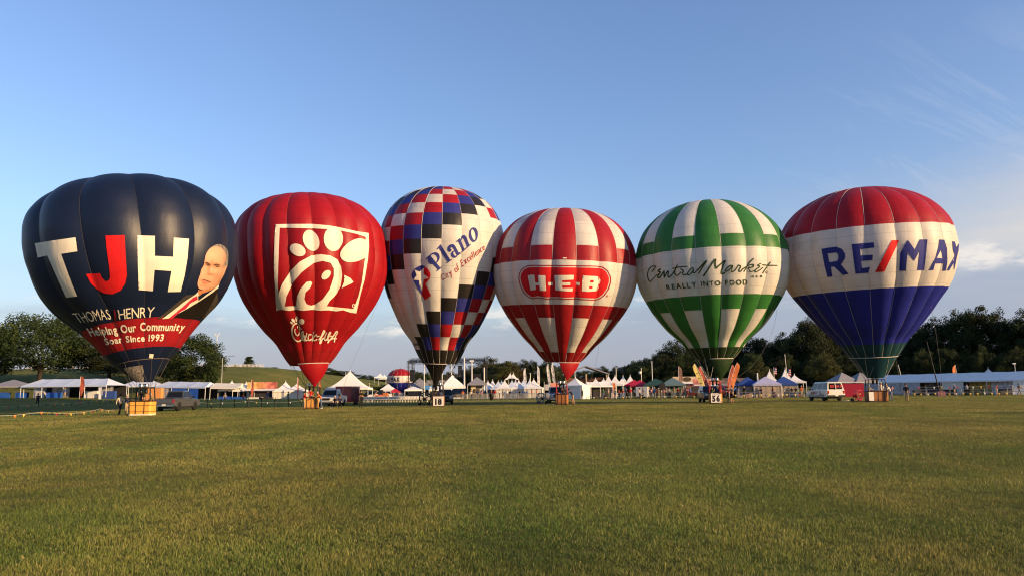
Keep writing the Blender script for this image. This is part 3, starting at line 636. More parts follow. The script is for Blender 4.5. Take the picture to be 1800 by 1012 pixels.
# ===== navy balloon with big letters and a printed portrait
E = Env('law', 12, R(298), 0.08, 0.10)
law = thing('hot_air_balloon', 'dark navy balloon with huge letters, a red band and a printed man in a suit', 'hot air balloon', E.base, 0, 'hot air balloons standing in a row on the grass')
make_envelope(law, E, uniform((0, 0.81, NAVY), (0.81, 2.78, REDN), (2.78, E.H, NAVY)), mat('navy_load_tape', (.03, .03, .045), .7), nx=12)
c2 = crop(60, 400, 5); c3 = crop(100, 520, 5); c4 = crop(280, 410, 10); c5 = crop(270, 480, 10)
T_ = [(10, 140), (190, 112), (365, 88), (382, 210), (240, 232), (300, 400), (380, 600), (285, 612), (210, 450), (120, 245), (35, 265)]
J_ = [(628, 72), (795, 68), (805, 250), (815, 420), (800, 490), (760, 550), (690, 582), (620, 575), (560, 545), (500, 490), (457, 408), (580, 400), (598, 440), (630, 472), (655, 465), (668, 440), (665, 380), (640, 200)]
H_ = [(905, 70), (1062, 75), (1062, 250), (1220, 258), (1225, 90), (1358, 100), (1345, 270), (1320, 420), (1285, 560), (1173, 562), (1205, 382), (1058, 372), (1043, 555), (918, 545), (910, 300)]
for lp, m in ((T_, PW), (J_, PR), (H_, PW)): decal(law, E, [[lp]], m, 'letter', 0.04, 18, c2)
letters(law, E, warp_text('THOMAS', [(195, 232), (300, 222), (400, 205), (480, 200)], [(132, 150), (250, 138), (360, 112), (455, 115)], 0.0), PW, 0.04, 9, c3)
letters(law, E, warp_text('J', [(488, 205), (525, 200)], [(478, 120), (515, 116)], 0.0), NEON, 0.04, 9, c3)
letters(law, E, warp_text('HENRY', [(550, 202), (680, 190), (845, 182)], [(535, 120), (660, 100), (862, 95)], 0.0), PW, 0.04, 9, c3)
letters(law, E, warp_text('Helping Our Community', [(300, 347), (400, 338), (540, 325), (600, 318), (755, 300), (900, 300), (1110, 300)], [(262, 283), (390, 268), (590, 252), (750, 232), (1000, 238), (1135, 240)], 0.028), PW, 0.04, 9, c3)
letters(law, E, warp_text('Soar Since 1993', [(435, 425), (560, 408), (680, 398), (800, 392), (930, 390)], [(412, 372), (570, 350), (690, 345), (795, 338), (942, 333)], 0.028), PW, 0.04, 9, c3)
face = [(980, 200), (1060, 195), (1130, 230), (1190, 300), (1205, 420), (1190, 560), (1160, 640), (1130, 720), (1060, 850), (1040, 900), (960, 960), (870, 1005), (780, 1000), (690, 960), (668, 880), (690, 780), (720, 700), (730, 640), (775, 560), (800, 430), (820, 360), (880, 270)]
suit_r = [(1120, 260), (1125, 480), (1110, 580), (1000, 700), (885, 825), (820, 790), (600, 797), (420, 772), (330, 778), (480, 670), (780, 500), (1010, 345)]
suit_l = [(570, 380), (700, 365), (750, 350), (540, 490), (330, 640), (110, 795), (60, 795), (300, 600), (420, 500)]
shirt = [(785, 310), (800, 370), (775, 400), (780, 480), (1140, 205), (1132, 250), (1020, 340), (760, 510), (560, 630), (450, 690), (310, 780), (145, 795), (320, 660), (540, 490), (735, 365)]
def print_mat():
    m = bpy.data.materials.new('portrait_print'); m.use_nodes = True; t = m.node_tree; bs = t.nodes['Principled BSDF']; an = t.nodes.new('ShaderNodeAttribute'); an.attribute_name = 'ink'
    t.links.new(an.outputs['Color'], bs.inputs['Base Color']); bs.inputs['Roughness'].default_value = .5; bs.inputs['Specular IOR Level'].default_value = .25; return m
def ink_of(x, y):
    """printed portrait tones: a generic grey-haired man, soft photographic shading in the print itself"""
    def g(cx, cy, rx, ry, rot=0):
        c, s_ = math.cos(R(rot)), math.sin(R(rot)); u, v = (x - cx) * c + (y - cy) * s_, -(x - cx) * s_ + (y - cy) * c; return math.exp(-(u / rx) ** 2 - (v / ry) ** 2)
    k = 1.0 - .52 * g(835, 545, 70, 32, 20) - .55 * g(1000, 565, 80, 36, 12) - .42 * g(900, 720, 60, 22, 8) - .26 * g(865, 640, 26, 90, 8) - .44 * g(815, 840, 95, 22, 14) - .18 * g(790, 915, 80, 26, 8) - .42 * g(1090, 840, 60, 190, 28) - .28 * g(890, 985, 190, 40, -8) - .20 * g(1000, 760, 40, 110, 25) - .22 * g(1150, 520, 40, 140) - .16 * g(925, 500, 28, 60)
    k += .16 * g(930, 390, 110, 80) + .16 * g(905, 640, 18, 80, 8) + .14 * g(1000, 665, 70, 45) + .12 * g(760, 690, 40, 60) + .10 * g(770, 950, 60, 25)
    k = max(k, .12); c = [0.56 * k, 0.30 * k ** 1.2, 0.185 * k ** 1.35]
    d = ((x - 985) / 185) ** 2 + ((y - 430) / 205) ** 2                      # hairline
    hair = max(0, min(1, (d - .80) * 4.5)) * max(0, min(1, (610 - y) / 60)) * max(0, min(1, (x - 850 + (y - 330) * -.2) / 60))
    hv = .15 + .08 * math.sin(x * .11 + y * .05) * math.sin(y * .07); hc = [hv * 1.05, hv * .92, hv * .82]
    return [a * (1 - hair) + b_ * hair for a, b_ in zip(c, hc)]
port = decal(law, E, [[smooth_path(face + face[:1], 4)[:-1]]], print_mat(), 'portrait', 0.05, 11, c4)
_pts = triangulate([[smooth_path(face + face[:1], 4)[:-1]]], 11)
_order = []; _seen = set()
for f in _pts[1]:
    for i in f:
        if i not in _seen: _seen.add(i); _order.append(i)
at = port.data.attributes.new('ink', 'FLOAT_COLOR', 'POINT')
at.data.foreach_set('color', np.array([[*ink_of(*_pts[0][i]), 1] for i in _order], dtype=np.float32).ravel())
def pp(shape, m, name, off, px, step=26, sm_=True):
    o = decal(law, E, [[smooth_path(shape + shape[:1], 3)[:-1] if sm_ else shape]], m, name, off, step, px)
    if o is not None: o.parent = port
pp([(792, 522), (830, 506), (888, 545), (884, 560), (840, 540)], BROWP, 'eyebrow', 0.062, c4, 12)
pp([(945, 550), (1000, 536), (1050, 556), (1050, 572), (1000, 556), (960, 566)], BROWP, 'eyebrow', 0.062, c4, 12)
pp([(815, 548), (850, 548), (878, 566), (850, 572)], BROWP, 'eye', 0.064, c4, 12)
pp([(968, 575), (1000, 570), (1035, 590), (1005, 596)], BROWP, 'eye', 0.064, c4, 12)
pp([(740, 815), (785, 806), (890, 850), (870, 872), (800, 886), (748, 866)], LIPP, 'mouth', 0.062, c4, 12)
pp([(740, 812), (790, 810), (888, 846), (880, 854), (800, 828)], BROWP, 'mouth', 0.066, c4, 12)
pp([(775, 285), (870, 300), (1010, 262), (960, 310), (850, 350), (790, 392)], SKIND, 'neck', 0.052, c5)
pp(suit_r, PK, 'suit', 0.046, c5, 30, False); pp(suit_l, SUITP, 'suit', 0.046, c5, 30, False)
pp([(1112, 330), (1125, 480), (1110, 580), (960, 745), (890, 815), (860, 760), (960, 620), (1060, 440)], SUITP, 'suit', 0.05, c5, 30, False)
pp(shirt, PW, 'shirt', 0.05, c5, 30, False)
pp([(760, 388), (690, 420), (620, 480), (500, 590), (250, 790), (325, 785), (480, 660), (560, 620), (640, 520), (770, 455)], PRT, 'tie', 0.056, c5, 26, False)
decal(law, E, [[[(812, 503), (848, 508), (842, 542), (808, 540)]]], PW, 'label_patch', 0.04, 10, c3)
bk, P = basket(law, E, 1.72, 1.2, 1.1, R(4), ORNG, SLEEVE, 2.15, TAPE_D, straps=2)
NOMEX = mat('crinkled_silver_cloth', (0.42, 0.36, 0.34), 0.35, 0.6, var=0.6, scale=9, metal=0.5, bump=1.0)
bz = Vector((0, 0, 2.5))
sk = skirt(law, E, 2.62, (0.0, 0.0), 0.62, NAVY, hem=TAPE_D)
# silver heat-proof panel on the front of the skirt
mt = E.M - law.location
def sk_pt(th, v):
    p = E.rim(th, 0.05) - law.location; q = Vector((0.67 * math.cos(th), 0.67 * math.sin(th), 2.60)); return p.lerp(q, v ** 1.15)
b = MB(); b.grid([[sk_pt(R(a), v) + Vector((0, -0.02 - 0.05 * math.sin(a * 1.7 + v * 19), 0)) for a in np.linspace(240, 296, 12)] for v in np.linspace(.30, 1.0, 14)])
b.build('heat_panel', NOMEX, law, True)

# ===== red balloon with a bird emblem
E = Env('chicken', 20, R(286), 0.15, 0.11)
chk = thing('hot_air_balloon', 'all red balloon with a cream bird emblem in a square and script lettering below', 'hot air balloon', E.base, 0, 'hot air balloons standing in a row on the grass')
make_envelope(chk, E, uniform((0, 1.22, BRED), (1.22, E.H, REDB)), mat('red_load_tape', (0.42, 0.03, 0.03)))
c6 = crop(400, 330, 5.987); c8 = crop(500, 540, 14.88)
frame = [[[(508, 388), (660, 385), (905, 385), (1060, 400), (1170, 418), (1350, 460), (1482, 480), (1450, 520), (1360, 490), (1200, 455), (1050, 438), (905, 430), (660, 425), (550, 425)]],
         [[(508, 388), (550, 425), (542, 600), (534, 850), (530, 1020), (538, 1130), (555, 1280), (514, 1293), (508, 1140), (494, 930), (490, 800), (498, 500)]],
         [[(514, 1293), (548, 1243), (600, 1245), (720, 1240), (890, 1240), (1060, 1243), (1200, 1258), (1335, 1272), (1352, 1316), (1290, 1308), (1215, 1283), (1140, 1295), (1060, 1283), (980, 1288), (890, 1278), (800, 1288), (715, 1278), (650, 1290), (560, 1278)]],
         [[(1482, 480), (1450, 520), (1452, 560), (1445, 740), (1410, 1000), (1375, 1140), (1325, 1270), (1352, 1316), (1400, 1110), (1440, 968), (1475, 750), (1486, 620)]]]
em = decal(chk, E, frame, PW, 'emblem', 0.04, 18, c6)
head = [(540, 1262), (540, 1110), (575, 1010), (660, 880), (760, 780), (880, 715), (980, 702), (1080, 715), (1150, 755), (1195, 830), (1205, 920), (1190, 1030), (1150, 1110), (1070, 1190), (1030, 1262), (880, 1262), (870, 1238), (930, 1220), (1000, 1170), (1070, 1070), (1095, 1000), (1115, 930), (1115, 850), (1080, 790), (1000, 772), (900, 795), (780, 890), (680, 1010), (620, 1140), (600, 1262)]
watt = [(889, 1000), (872, 982), (830, 990), (770, 1058), (735, 1138), (725, 1218), (735, 1262), (890, 1262), (880, 1238), (830, 1218), (808, 1168), (820, 1098), (870, 1048)]
for sh, nm in (([[head]], 'bird_head'), ([[watt]], 'wattle'), ([[ell(740, 657, 86, 60, 28)]], 'comb_feather'), ([[ell(880, 558, 82, 116, -24)]], 'comb_feather'), ([[ell(1113, 540, 101, 130)]], 'comb_feather'),
               ([[smooth_path([(1455, 555), (1400, 535), (1330, 548), (1260, 590), (1205, 650), (1185, 705), (1205, 755), (1260, 783), (1340, 780), (1400, 760), (1447, 738)], 3)]], 'comb_feather'),
               ([[ell(1036, 916, 58, 37, -48)]], 'eye'), ([[[(1228, 918), (1290, 950), (1322, 990), (1300, 1005), (1200, 1055), (1225, 990)]]], 'beak'), ([[ell(1325, 1238, 16, 20), ell(1325, 1238, 9, 12)]], 'trade_mark')):
    o = decal(chk, E, sh, PW, nm, 0.05, 18, c6); o.parent = em
em2 = decal(chk, E, stroke([(345, 402), (270, 420), (215, 500), (198, 600), (212, 700), (255, 800), (320, 865), (380, 875), (430, 840)], 42, 30), PW, 'emblem', 0.045, 16, c8)
for sh in (stroke([(345, 402), (392, 470), (402, 560), (388, 660), (350, 722), (308, 700), (278, 640), (268, 590), (285, 555)], 26, 26), [[ell(185, 393, 44, 22, 45)]], [[ell(230, 332, 62, 38, 52)]], [[ell(322, 290, 36, 78)]], [[ell(452, 362, 72, 74)]], [[ell(342, 500, 12, 34)]], [[[(415, 505), (470, 560), (425, 572)]]]):
    o = decal(chk, E, sh, PW, 'bird_mark', 0.05, 14, c8)
    if o: o.parent = em2
W_ = 30
for st in ([[(445, 850), (442, 720), (462, 625), (495, 635), (485, 740), (470, 855)], [(470, 800), (510, 720), (528, 770), (520, 855), (548, 845)]], [[(570, 725), (552, 800), (560, 855), (595, 840)], [(577, 668), (582, 684)]], [[(690, 700), (645, 700), (620, 780), (640, 850), (705, 820)]],
           [[(770, 630), (740, 740), (728, 870)], [(840, 700), (752, 785), (785, 855), (845, 825)]], [[(850, 750), (905, 738)]], [[(900, 830), (960, 740), (1020, 600), (1045, 625), (990, 720), (945, 800), (920, 930), (955, 900), (965, 850), (1010, 790)]], [[(1080, 700), (1052, 790), (1060, 850), (1095, 835)], [(1095, 655), (1100, 672)]],
           [[(1105, 830), (1150, 770), (1205, 655), (1180, 645), (1132, 760), (1122, 840), (1155, 830)]], [[(1205, 748), (1240, 738)]], [[(1130, 910), (1180, 840), (1270, 740), (1350, 620), (1388, 640), (1335, 740), (1300, 890)], [(1200, 830), (1270, 800), (1355, 800)]]):
    decal(chk, E, sum([stroke(s, W_, W_) for s in st], []), PW, 'letter', 0.045, 14, c8)
bk, P = basket(chk, E, 1.45, 1.15, 1.12, R(12), WICK, SLEEVE, 2.2, TAPE_D)
scoop(chk, E, rim_theta(E, 524), rim_theta(E, 578), atdepth(553, 679, 77.6), REDB, 0.25)
crown_line(chk, [(664, 532, 78), (650, 565, 76), (632, 610, 72), (612, 655, 66), (598, 700, 64)])

# ===== checkered balloon
E = Env('city', 20, R(275), 0.14, 0.05)
city = thing('hot_air_balloon', 'tall white balloon with red, blue and black checks and a star ribbon emblem', 'hot air balloon', E.base, 0, 'hot air balloons standing in a row on the grass')
RH = [E.H, 19.28, 18.82, 18.07, 17.04, 15.88, 14.57, 13.08, 11.54, 9.94, 8.48, 7.06, 5.65, 4.31, 2.94, 1.54, 0.0]
def city_col(r, c):
    if r >= 14: return BLK
    d = r + c; W1 = WHT
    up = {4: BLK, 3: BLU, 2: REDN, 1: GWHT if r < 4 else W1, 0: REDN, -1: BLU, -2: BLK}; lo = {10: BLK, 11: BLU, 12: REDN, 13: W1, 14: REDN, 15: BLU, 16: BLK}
    if c >= 3 and r <= 3: return {3: BLU, 4: BLK, 5: W1, 6: REDN, 7: BLU, 8: BLK}.get(d, W1)
    return up.get(d) or lo.get(d) or W1
def city_bands(k):
    c = k if k < 10 else k - 20; rows = []
    for i in range(len(RH) - 1):
        r = i - 1 if i > 0 else 0
        rows.append((RH[i + 1], RH[i], city_col(r, c)))
    rows.reverse(); o = []
    for h0, h1, m in rows:
        if o and o[-1][2] is m and m is WHT: o[-1] = (o[-1][0], h1, m)
        else: o.append((h0, h1, m))
    return o
make_envelope(city, E, city_bands, TAPE_L, nx=7)
def SG():
    """serif letters, cap height 1"""
    def serif(x0, x1, y, t=.05): return [(x0, y), (x1, y), (x1, y + t), (x0, y + t)]
    g = {}
    g['P'] = [[[(.12, 0), (.31, 0), (.31, 1), (.12, 1)]], [serif(0, .44, 0)], [serif(0, .40, .95)], [ell(.36, .70, .36, .30), ell(.38, .70, .17, .235)]]
    g['l'] = [[[(.11, 0), (.30, 0), (.30, 1.06), (.11, 1.0)]], [serif(0, .41, 0)], [serif(0, .2, .95)]]
    g['a'] = stroke([(.06, .54), (.14, .64), (.28, .66), (.38, .58), (.40, .40), (.40, .12)], .15, .17) + [[ell(.21, .18, .21, .19), ell(.26, .19, .09, .12)], [[(.36, .02), (.58, .0), (.6, .06), (.47, .14), (.36, .2)]], [ell(.10, .50, .10, .085)]]
    g['n'] = [[[(.10, 0), (.27, 0), (.27, .68), (.10, .66)]], [serif(0, .37, 0)], [serif(0, .18, .62)], [[(.48, 0), (.66, 0), (.66, .48), (.6, .62), (.5, .69), (.38, .67), (.27, .56), (.27, .48), (.36, .56), (.44, .56), (.48, .46)]], [serif(.40, .76, 0)]]
    g['o'] = [[ell(.30, .34, .30, .365), ell(.30, .34, .125, .285)]]
    return g
class Un(list): pass
sg = SG(); adv = {'P': .74, 'l': .42, 'a': .60, 'n': .76, 'o': .60}
bx_ = 0; c4p = crop(710, 390, 11.24); base_ = [(650, 980), (890, 790), (1060, 680), (1240, 525), (1400, 385), (1480, 320)]; top_ = [(430, 735), (695, 490), (900, 350), (1080, 185), (1300, 20), (1400, -40)]
tot = sum(adv[c] for c in 'Plano') + .05 * 4
for ch in 'Plano':
    shp = []
    for loops in sg[ch]:
        shp.append([[(lambda b, t: (b[0] + (t[0] - b[0]) * y, b[1] + (t[1] - b[1]) * y))(lerp_path(base_, (x + bx_) / tot), lerp_path(top_, (x + bx_) / tot)) for x, y in l] for l in loops])
    decal(city, E, shp, PB, 'letter', 0.04, 26, c4p); bx_ += adv[ch] + .05
letters(city, E, warp_text('City of Excellence', [(778, 493), (805, 477), (811, 470.5), (853, 438)], [(773.5, 484.5), (799.5, 467), (805.5, 460.5), (849.5, 428.5)], 0.0, 0.15), PDR, 0.04, 2.2, lambda p: p)
c2p = crop(660, 440, 7.496)
rb = decal(city, E, [[[(475, 330), (490, 285), (530, 235), (580, 205), (625, 197), (655, 215), (640, 240), (635, 300), (630, 390), (620, 480), (605, 575), (540, 470), (500, 395)]]], PB, 'emblem', 0.04, 24, c2p)
for sh, m, o_, nm in (([[[(655, 215), (690, 240), (720, 290), (728, 330), (715, 375), (660, 440), (735, 590), (655, 655), (605, 580), (622, 480), (632, 390), (640, 240)]]], PR, .042, 'ribbon'), ([[[(518, 256), (580, 282), (642, 232), (637, 310), (705, 365), (640, 380), (625, 480), (612, 545), (606, 470), (600, 540), (594, 430), (585, 470), (575, 392), (498, 388), (545, 330)]]], PW, .052, 'star')):
    o = decal(city, E, sh, m, nm, o_, 24, c2p); o.parent = rb
letters(city, E, warp_text('com', [(728, 606.5), (736.5, 606.5)], [(726, 601), (735, 601)], 0.02), PK, 0.04, 2.0, lambda p: p)
bk, P = basket(city, E, 1.35, 1.1, 1.1, 0, WICKD, SLEEVE, 2.2, TAPE_D)
def number_board(root, w, h, x, y, z, txt, rz=0, rust=False):
    b = MB(); b.box((0, 0, 0), (w, .03, h)); o = b.build('number_board', BOARD, root); o.location = (x, y, z); o.rotation_euler = (0, 0, rz)
    sh, tw, cap = text_shapes(txt, 0.065, 0, 0.12); s = h * .56 / cap; s2 = min(s, w * .78 / tw)
    for loops in sh:
        pts, tri = triangulate([[[(p[0] * s2 - tw * s2 / 2, p[1] * s - h * .36) for p in l] for l in loops]], 0.2)
        m = MB(); m.v = [(p[0], -.019, p[1]) for p in pts]; m.f = [tuple(f) for f in tri]; m.m = [0] * len(tri); m.build('number', INK, o)
    m = MB()
    for i in range(5): m.box((-w * .3 + i * w * .15, -.017, h * .33 + .02 * (i % 2)), (w * .11, .004, h * .10))
    m.build('small_print', mat('grey_print', (.25, .2, .2)), o)
    return o
number_board(city, 1.12, .98, 0.1, -.62, .56, '18')
SC = scoop(city, E, rim_theta(E, 746), rim_theta(E, 786), atdepth(764.5, 690, E.D - .2), BLK, -0.25)

# ===== red and white striped balloon
E = Env('grocer', 20, R(266 - 9), 0.15, 0.09)
groc = thing('hot_air_balloon', 'red and white striped balloon with an oval red emblem on its white belt', 'hot air balloon', E.base, 0, 'hot air balloons standing in a row on the grass')
def groc_bands(k):
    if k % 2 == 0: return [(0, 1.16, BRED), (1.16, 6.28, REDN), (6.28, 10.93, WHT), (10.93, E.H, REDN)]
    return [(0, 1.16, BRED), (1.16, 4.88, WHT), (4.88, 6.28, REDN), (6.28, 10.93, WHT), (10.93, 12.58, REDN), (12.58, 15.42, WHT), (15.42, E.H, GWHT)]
make_envelope(groc, E, groc_bands, TAPE_L)
ch = crop(910, 460, 10.54)
oval = [(15, 300), (30, 210), (90, 120), (180, 72), (260, 63), (450, 64), (650, 65), (1070, 68), (1270, 72), (1470, 78), (1580, 95), (1670, 165), (1725, 280), (1725, 380), (1690, 500), (1610, 620), (1520, 690), (1440, 712), (1280, 705), (1040, 690), (860, 695), (680, 685), (520, 690), (360, 668), (280, 688), (200, 660), (110, 570), (45, 450)]
em = decal(groc, E, [[oval, inset(oval, 17)]], PDR, 'emblem', 0.04, 26, ch)
o = decal(groc, E, [[inset(oval, 40)]], PR, 'oval', 0.042, 30, ch); o.parent = em
for lp in ([[(188, 258), (250, 240), (315, 245), (330, 385), (390, 388), (378, 250), (515, 255), (525, 535), (415, 530), (402, 435), (335, 432), (345, 515), (238, 530)]], [[(563, 380), (655, 375), (657, 435), (568, 440)]],
           [[(685, 250), (1035, 248), (1030, 330), (822, 345), (822, 382), (972, 380), (968, 432), (822, 438), (825, 485), (1020, 485), (1010, 545), (860, 540), (705, 525)]], [[(1065, 378), (1150, 380), (1145, 440), (1068, 432)]],
           [[(1205, 258), (1440, 268), (1500, 285), (1535, 340), (1520, 400), (1485, 425), (1500, 480), (1470, 530), (1420, 540), (1300, 550), (1188, 540)], [(1340, 340), (1405, 340), (1400, 385), (1335, 388)], [(1320, 450), (1382, 450), (1380, 497), (1318, 495)]]):
    o = decal(groc, E, [lp], PW, 'letter', 0.055, 24, ch); o.parent = em
decal(groc, E, [[ell(1652, 630, 13, 20), ell(1652, 630, 7, 12)]], PDR, 'trade_mark', 0.04, 12, ch)
decal(groc, E, [[[(862, 685), (906, 685), (906, 698), (862, 698)]]], PW, 'label_patch', 0.03, 12, crop(860, 350, 6.66))
bk, P = basket(groc, E, 1.35, 1.1, 1.12, R(-8), WICKD, REDPAD, 2.2, TAPE_D)
scoop(groc, E, rim_theta(E, 983), rim_theta(E, 1018.5), atdepth(996, 668, E.D - 1), REDN, 0.2)
crown_line(groc, [(1053, 604, 81), (1051, 620, 79), (1047, 640, 77), (1040, 662, 75), (1030, 690, 74)])

# ===== green and white striped balloon
E = Env('market', 20, R(254 - 9), 0.15, 0.09)
mark = thing('hot_air_balloon', 'green and white striped balloon with green script lettering on its white belt', 'hot air balloon', E.base, 0, 'hot air balloons standing in a row on the grass')
def mark_bands(k):
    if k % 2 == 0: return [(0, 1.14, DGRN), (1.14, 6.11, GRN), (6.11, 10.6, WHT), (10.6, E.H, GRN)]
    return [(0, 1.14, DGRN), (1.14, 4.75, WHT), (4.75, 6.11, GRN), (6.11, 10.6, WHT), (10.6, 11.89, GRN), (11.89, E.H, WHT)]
make_envelope(mark, E, mark_bands, TAPE_L)
ca = crop(1130, 445, 14.88); cb = crop(1245, 445, 14.88)
for st, w, cc in (([[(245, 485), (330, 370), (320, 335), (255, 345), (180, 405), (138, 500), (130, 600), (160, 700), (198, 742), (250, 690), (385, 550)]], 27, ca), ([[(460, 415), (405, 470), (462, 500), (405, 585), (412, 645), (460, 620), (500, 560), (560, 470)]], 38, ca), ([[(560, 470), (565, 632), (600, 560), (665, 465), (662, 600), (695, 622), (760, 560), (848, 440)]], 34, ca),
                  ([[(905, 320), (852, 430), (842, 520), (880, 580), (930, 568), (1000, 495)], [(785, 400), (960, 365), (1165, 345)]], 30, ca), ([[(1000, 415), (1062, 470), (1040, 530), (1080, 570), (1150, 545)]], 34, ca), ([[(1325, 400), (1270, 398), (1165, 535), (1200, 568), (1260, 525), (1330, 430), (1308, 515), (1350, 512), (1440, 440)]], 30, ca), ([[(1440, 440), (1670, 190), (1560, 370), (1465, 530)]], 36, ca),
                  ([[(-120, 590), (0, 420), (178, 160), (178, 280), (205, 390), (262, 340), (440, 195), (392, 320), (345, 470), (352, 538), (432, 512)]], 40, cb), ([[(640, 330), (560, 328), (448, 450), (480, 475), (560, 425), (640, 335), (600, 470), (650, 482), (720, 420), (785, 320)]], 30, cb), ([[(785, 315), (845, 345), (800, 450), (838, 482), (900, 410)]], 32, cb),
                  ([[(1180, 145), (1050, 280), (932, 480)], [(900, 410), (1000, 350), (1090, 310), (1182, 300), (1160, 365), (1045, 380), (1080, 460), (1130, 480), (1225, 450)]], 30, cb), ([[(1372, 270), (1290, 320), (1345, 350), (1232, 440), (1240, 490), (1330, 450), (1425, 375)]], 28, cb), ([[(1620, 240), (1520, 370), (1420, 520)], [(1420, 308), (1560, 320), (1700, 322), (1795, 325)]], 30, cb)):
    decal(mark, E, sum([stroke(s, w, w * .85) for s in st], []), PG, 'letter', 0.04, 15, cc)
letters(mark, E, warp_text('REALLY INTO FOOD', [(1172.5, 508.5), (1184, 507.6), (1218, 505), (1229.5, 502.8), (1248.5, 502.3), (1273.5, 501), (1314, 500)], [(1170.5, 501), (1191, 498), (1217, 496.3), (1229, 494.5), (1245, 494), (1273, 492.4), (1313.5, 491.3)], 0.025, 0, 0.2), PG, 0.04, 2.0, lambda p: p)
letters(mark, E, warp_text('H·E·B', [(1321, 487.5), (1339.5, 487.3)], [(1321, 484), (1339.5, 483.8)], 0.03, 0, 0.25), PG, 0.04, 1.2, lambda p: p)
decal(mark, E, [[ell(1520, 495, 30, 36), ell(1520, 495, 20, 25)]], PG, 'trade_mark', 0.04, 12, cb)
bk, P = basket(mark, E, 1.3, 1.1, 1.05, R(-22), WICK, REDPAD, 2.3, TAPE_L)
number_board(mark, 1.0, .95, -.12, -.66, .58, '56', R(-4))
scoop(mark, E, rim_theta(E, 1248), rim_theta(E, 1288), atdepth(1266, 668, E.D - .9), DGRN, 0.2)
crown_line(mark, [(1366, 543, 80), (1362, 568, 79), (1352, 598, 78), (1338, 622, 77), (1320, 645, 76), (1295, 664, 75), (1275, 676, 75)])

# ===== red, white and blue balloon
E = Env('realty', 20, R(247), 0.15, 0.08)
real = thing('hot_air_balloon', 'balloon banded red, white and blue with big blue lettering and a red slash', 'hot air balloon', E.base, 0, 'hot air balloons standing in a row on the grass')
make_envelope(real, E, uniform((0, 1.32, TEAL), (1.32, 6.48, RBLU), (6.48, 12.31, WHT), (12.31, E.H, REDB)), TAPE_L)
cr = crop(1430, 410, 6.66)
for lp, m in (([[(95, 185), (180, 170), (270, 160), (335, 185), (370, 240), (372, 290), (345, 335), (325, 365), (412, 475), (345, 490), (240, 390), (205, 395), (222, 505), (165, 512), (130, 380)], [(165, 238), (270, 228), (292, 250), (295, 290), (275, 325), (185, 340)]], PB),
              ([[(447, 130), (705, 108), (712, 170), (545, 188), (550, 262), (695, 252), (690, 315), (555, 325), (567, 408), (665, 395), (640, 462), (492, 475), (475, 350)]], PB), ([[(915, 85), (1003, 82), (915, 265), (828, 450), (720, 455), (820, 270)]], PR),
              ([[(1102, 80), (1185, 195), (1240, 75), (1332, 75), (1315, 260), (1295, 432), (1215, 432), (1240, 205), (1175, 325), (1100, 220), (1080, 440), (1003, 438), (1015, 235)]], PB),
              ([[(1470, 75), (1530, 80), (1560, 180), (1565, 330), (1548, 438), (1512, 440), (1520, 355), (1420, 355), (1400, 430), (1352, 432), (1430, 280), (1462, 150)], [(1488, 195), (1500, 240), (1508, 295), (1440, 290), (1465, 240)]], PB),
              ([[(1622, 95), (1652, 98), (1670, 170), (1698, 120), (1695, 200), (1672, 290), (1655, 380), (1640, 440), (1642, 340), (1585, 435), (1563, 437), (1575, 400), (1650, 265), (1628, 190)]], PB)):
    decal(real, E, [lp], m, 'letter', 0.04, 18, cr)
bk, P = basket(real, E, 2.05, 1.2, 1.05, R(-6), WICKD, SLEEVE, 2.25, TAPE_L)
b = MB(); b.slab((-1.04, -.66, .12), (-.56, -.70, .12), (-.56, -.70, 1.0), (-1.04, -.66, 1.0), -.02); b.build('white_cover', BOARD, bk)
skirt(real, E, 2.42, (0.05, 0.0), 0.78, TEAL)
crown_line(real, [(1632, 505, 76), (1637, 540, 75), (1646, 590, 74), (1652, 635, 74), (1656, 672, 74), (1658, 700, 74)])

# ===== small far balloon behind the chairs
FIT['far'] = dict(M=[-33.6, 230, 1.35], A=[0, 0, 1], bend=0, D=230.0, base=[-33.6, 230, 0], prof=[(1.4, 0), (2.4, .8), (3.2, 1.9), (3.72, 3.0), (3.85, 3.9), (3.7, 4.9), (3.2, 5.8), (2.3, 6.5), (1.2, 6.95), (0, 7.1)])
E = Env('far', 16, R(264), 0.06, 0.05)
far = thing('small_balloon', 'small red, white and blue balloon far off behind the rows of white chairs', 'balloon', E.base, 0)
make_envelope(far, E, uniform((0, 2.85, RBLU), (2.85, 4.9, WHT), (4.9, E.H, REDB)), TAPE_L, nx=5)
letters(far, E, warp_text('MAX', [(687, 669.3), (702.5, 669.5)], [(687, 663), (702.5, 662.6)], 0.04), INK, 0.05, 1.6, lambda p: p)
letters(far, E, warp_text('/', [(684.3, 669.3), (686.3, 669.3)], [(684.3, 662.4), (686.3, 662.4)], 0.04), PR, 0.05, 1.6, lambda p: p)
letters(far, E, warp_text('E', [(681.6, 668.8), (683.6, 669)], [(681.4, 663), (683.4, 663)], 0.04), INK, 0.05, 1.6, lambda p: p)
b = MB(); b.lathe([(1.5, 0.0), (1.5, .9), (1.38, 1.4)], 16); b.build('base_drum', mat('grey_canvas', (.22, .22, .24)), far)
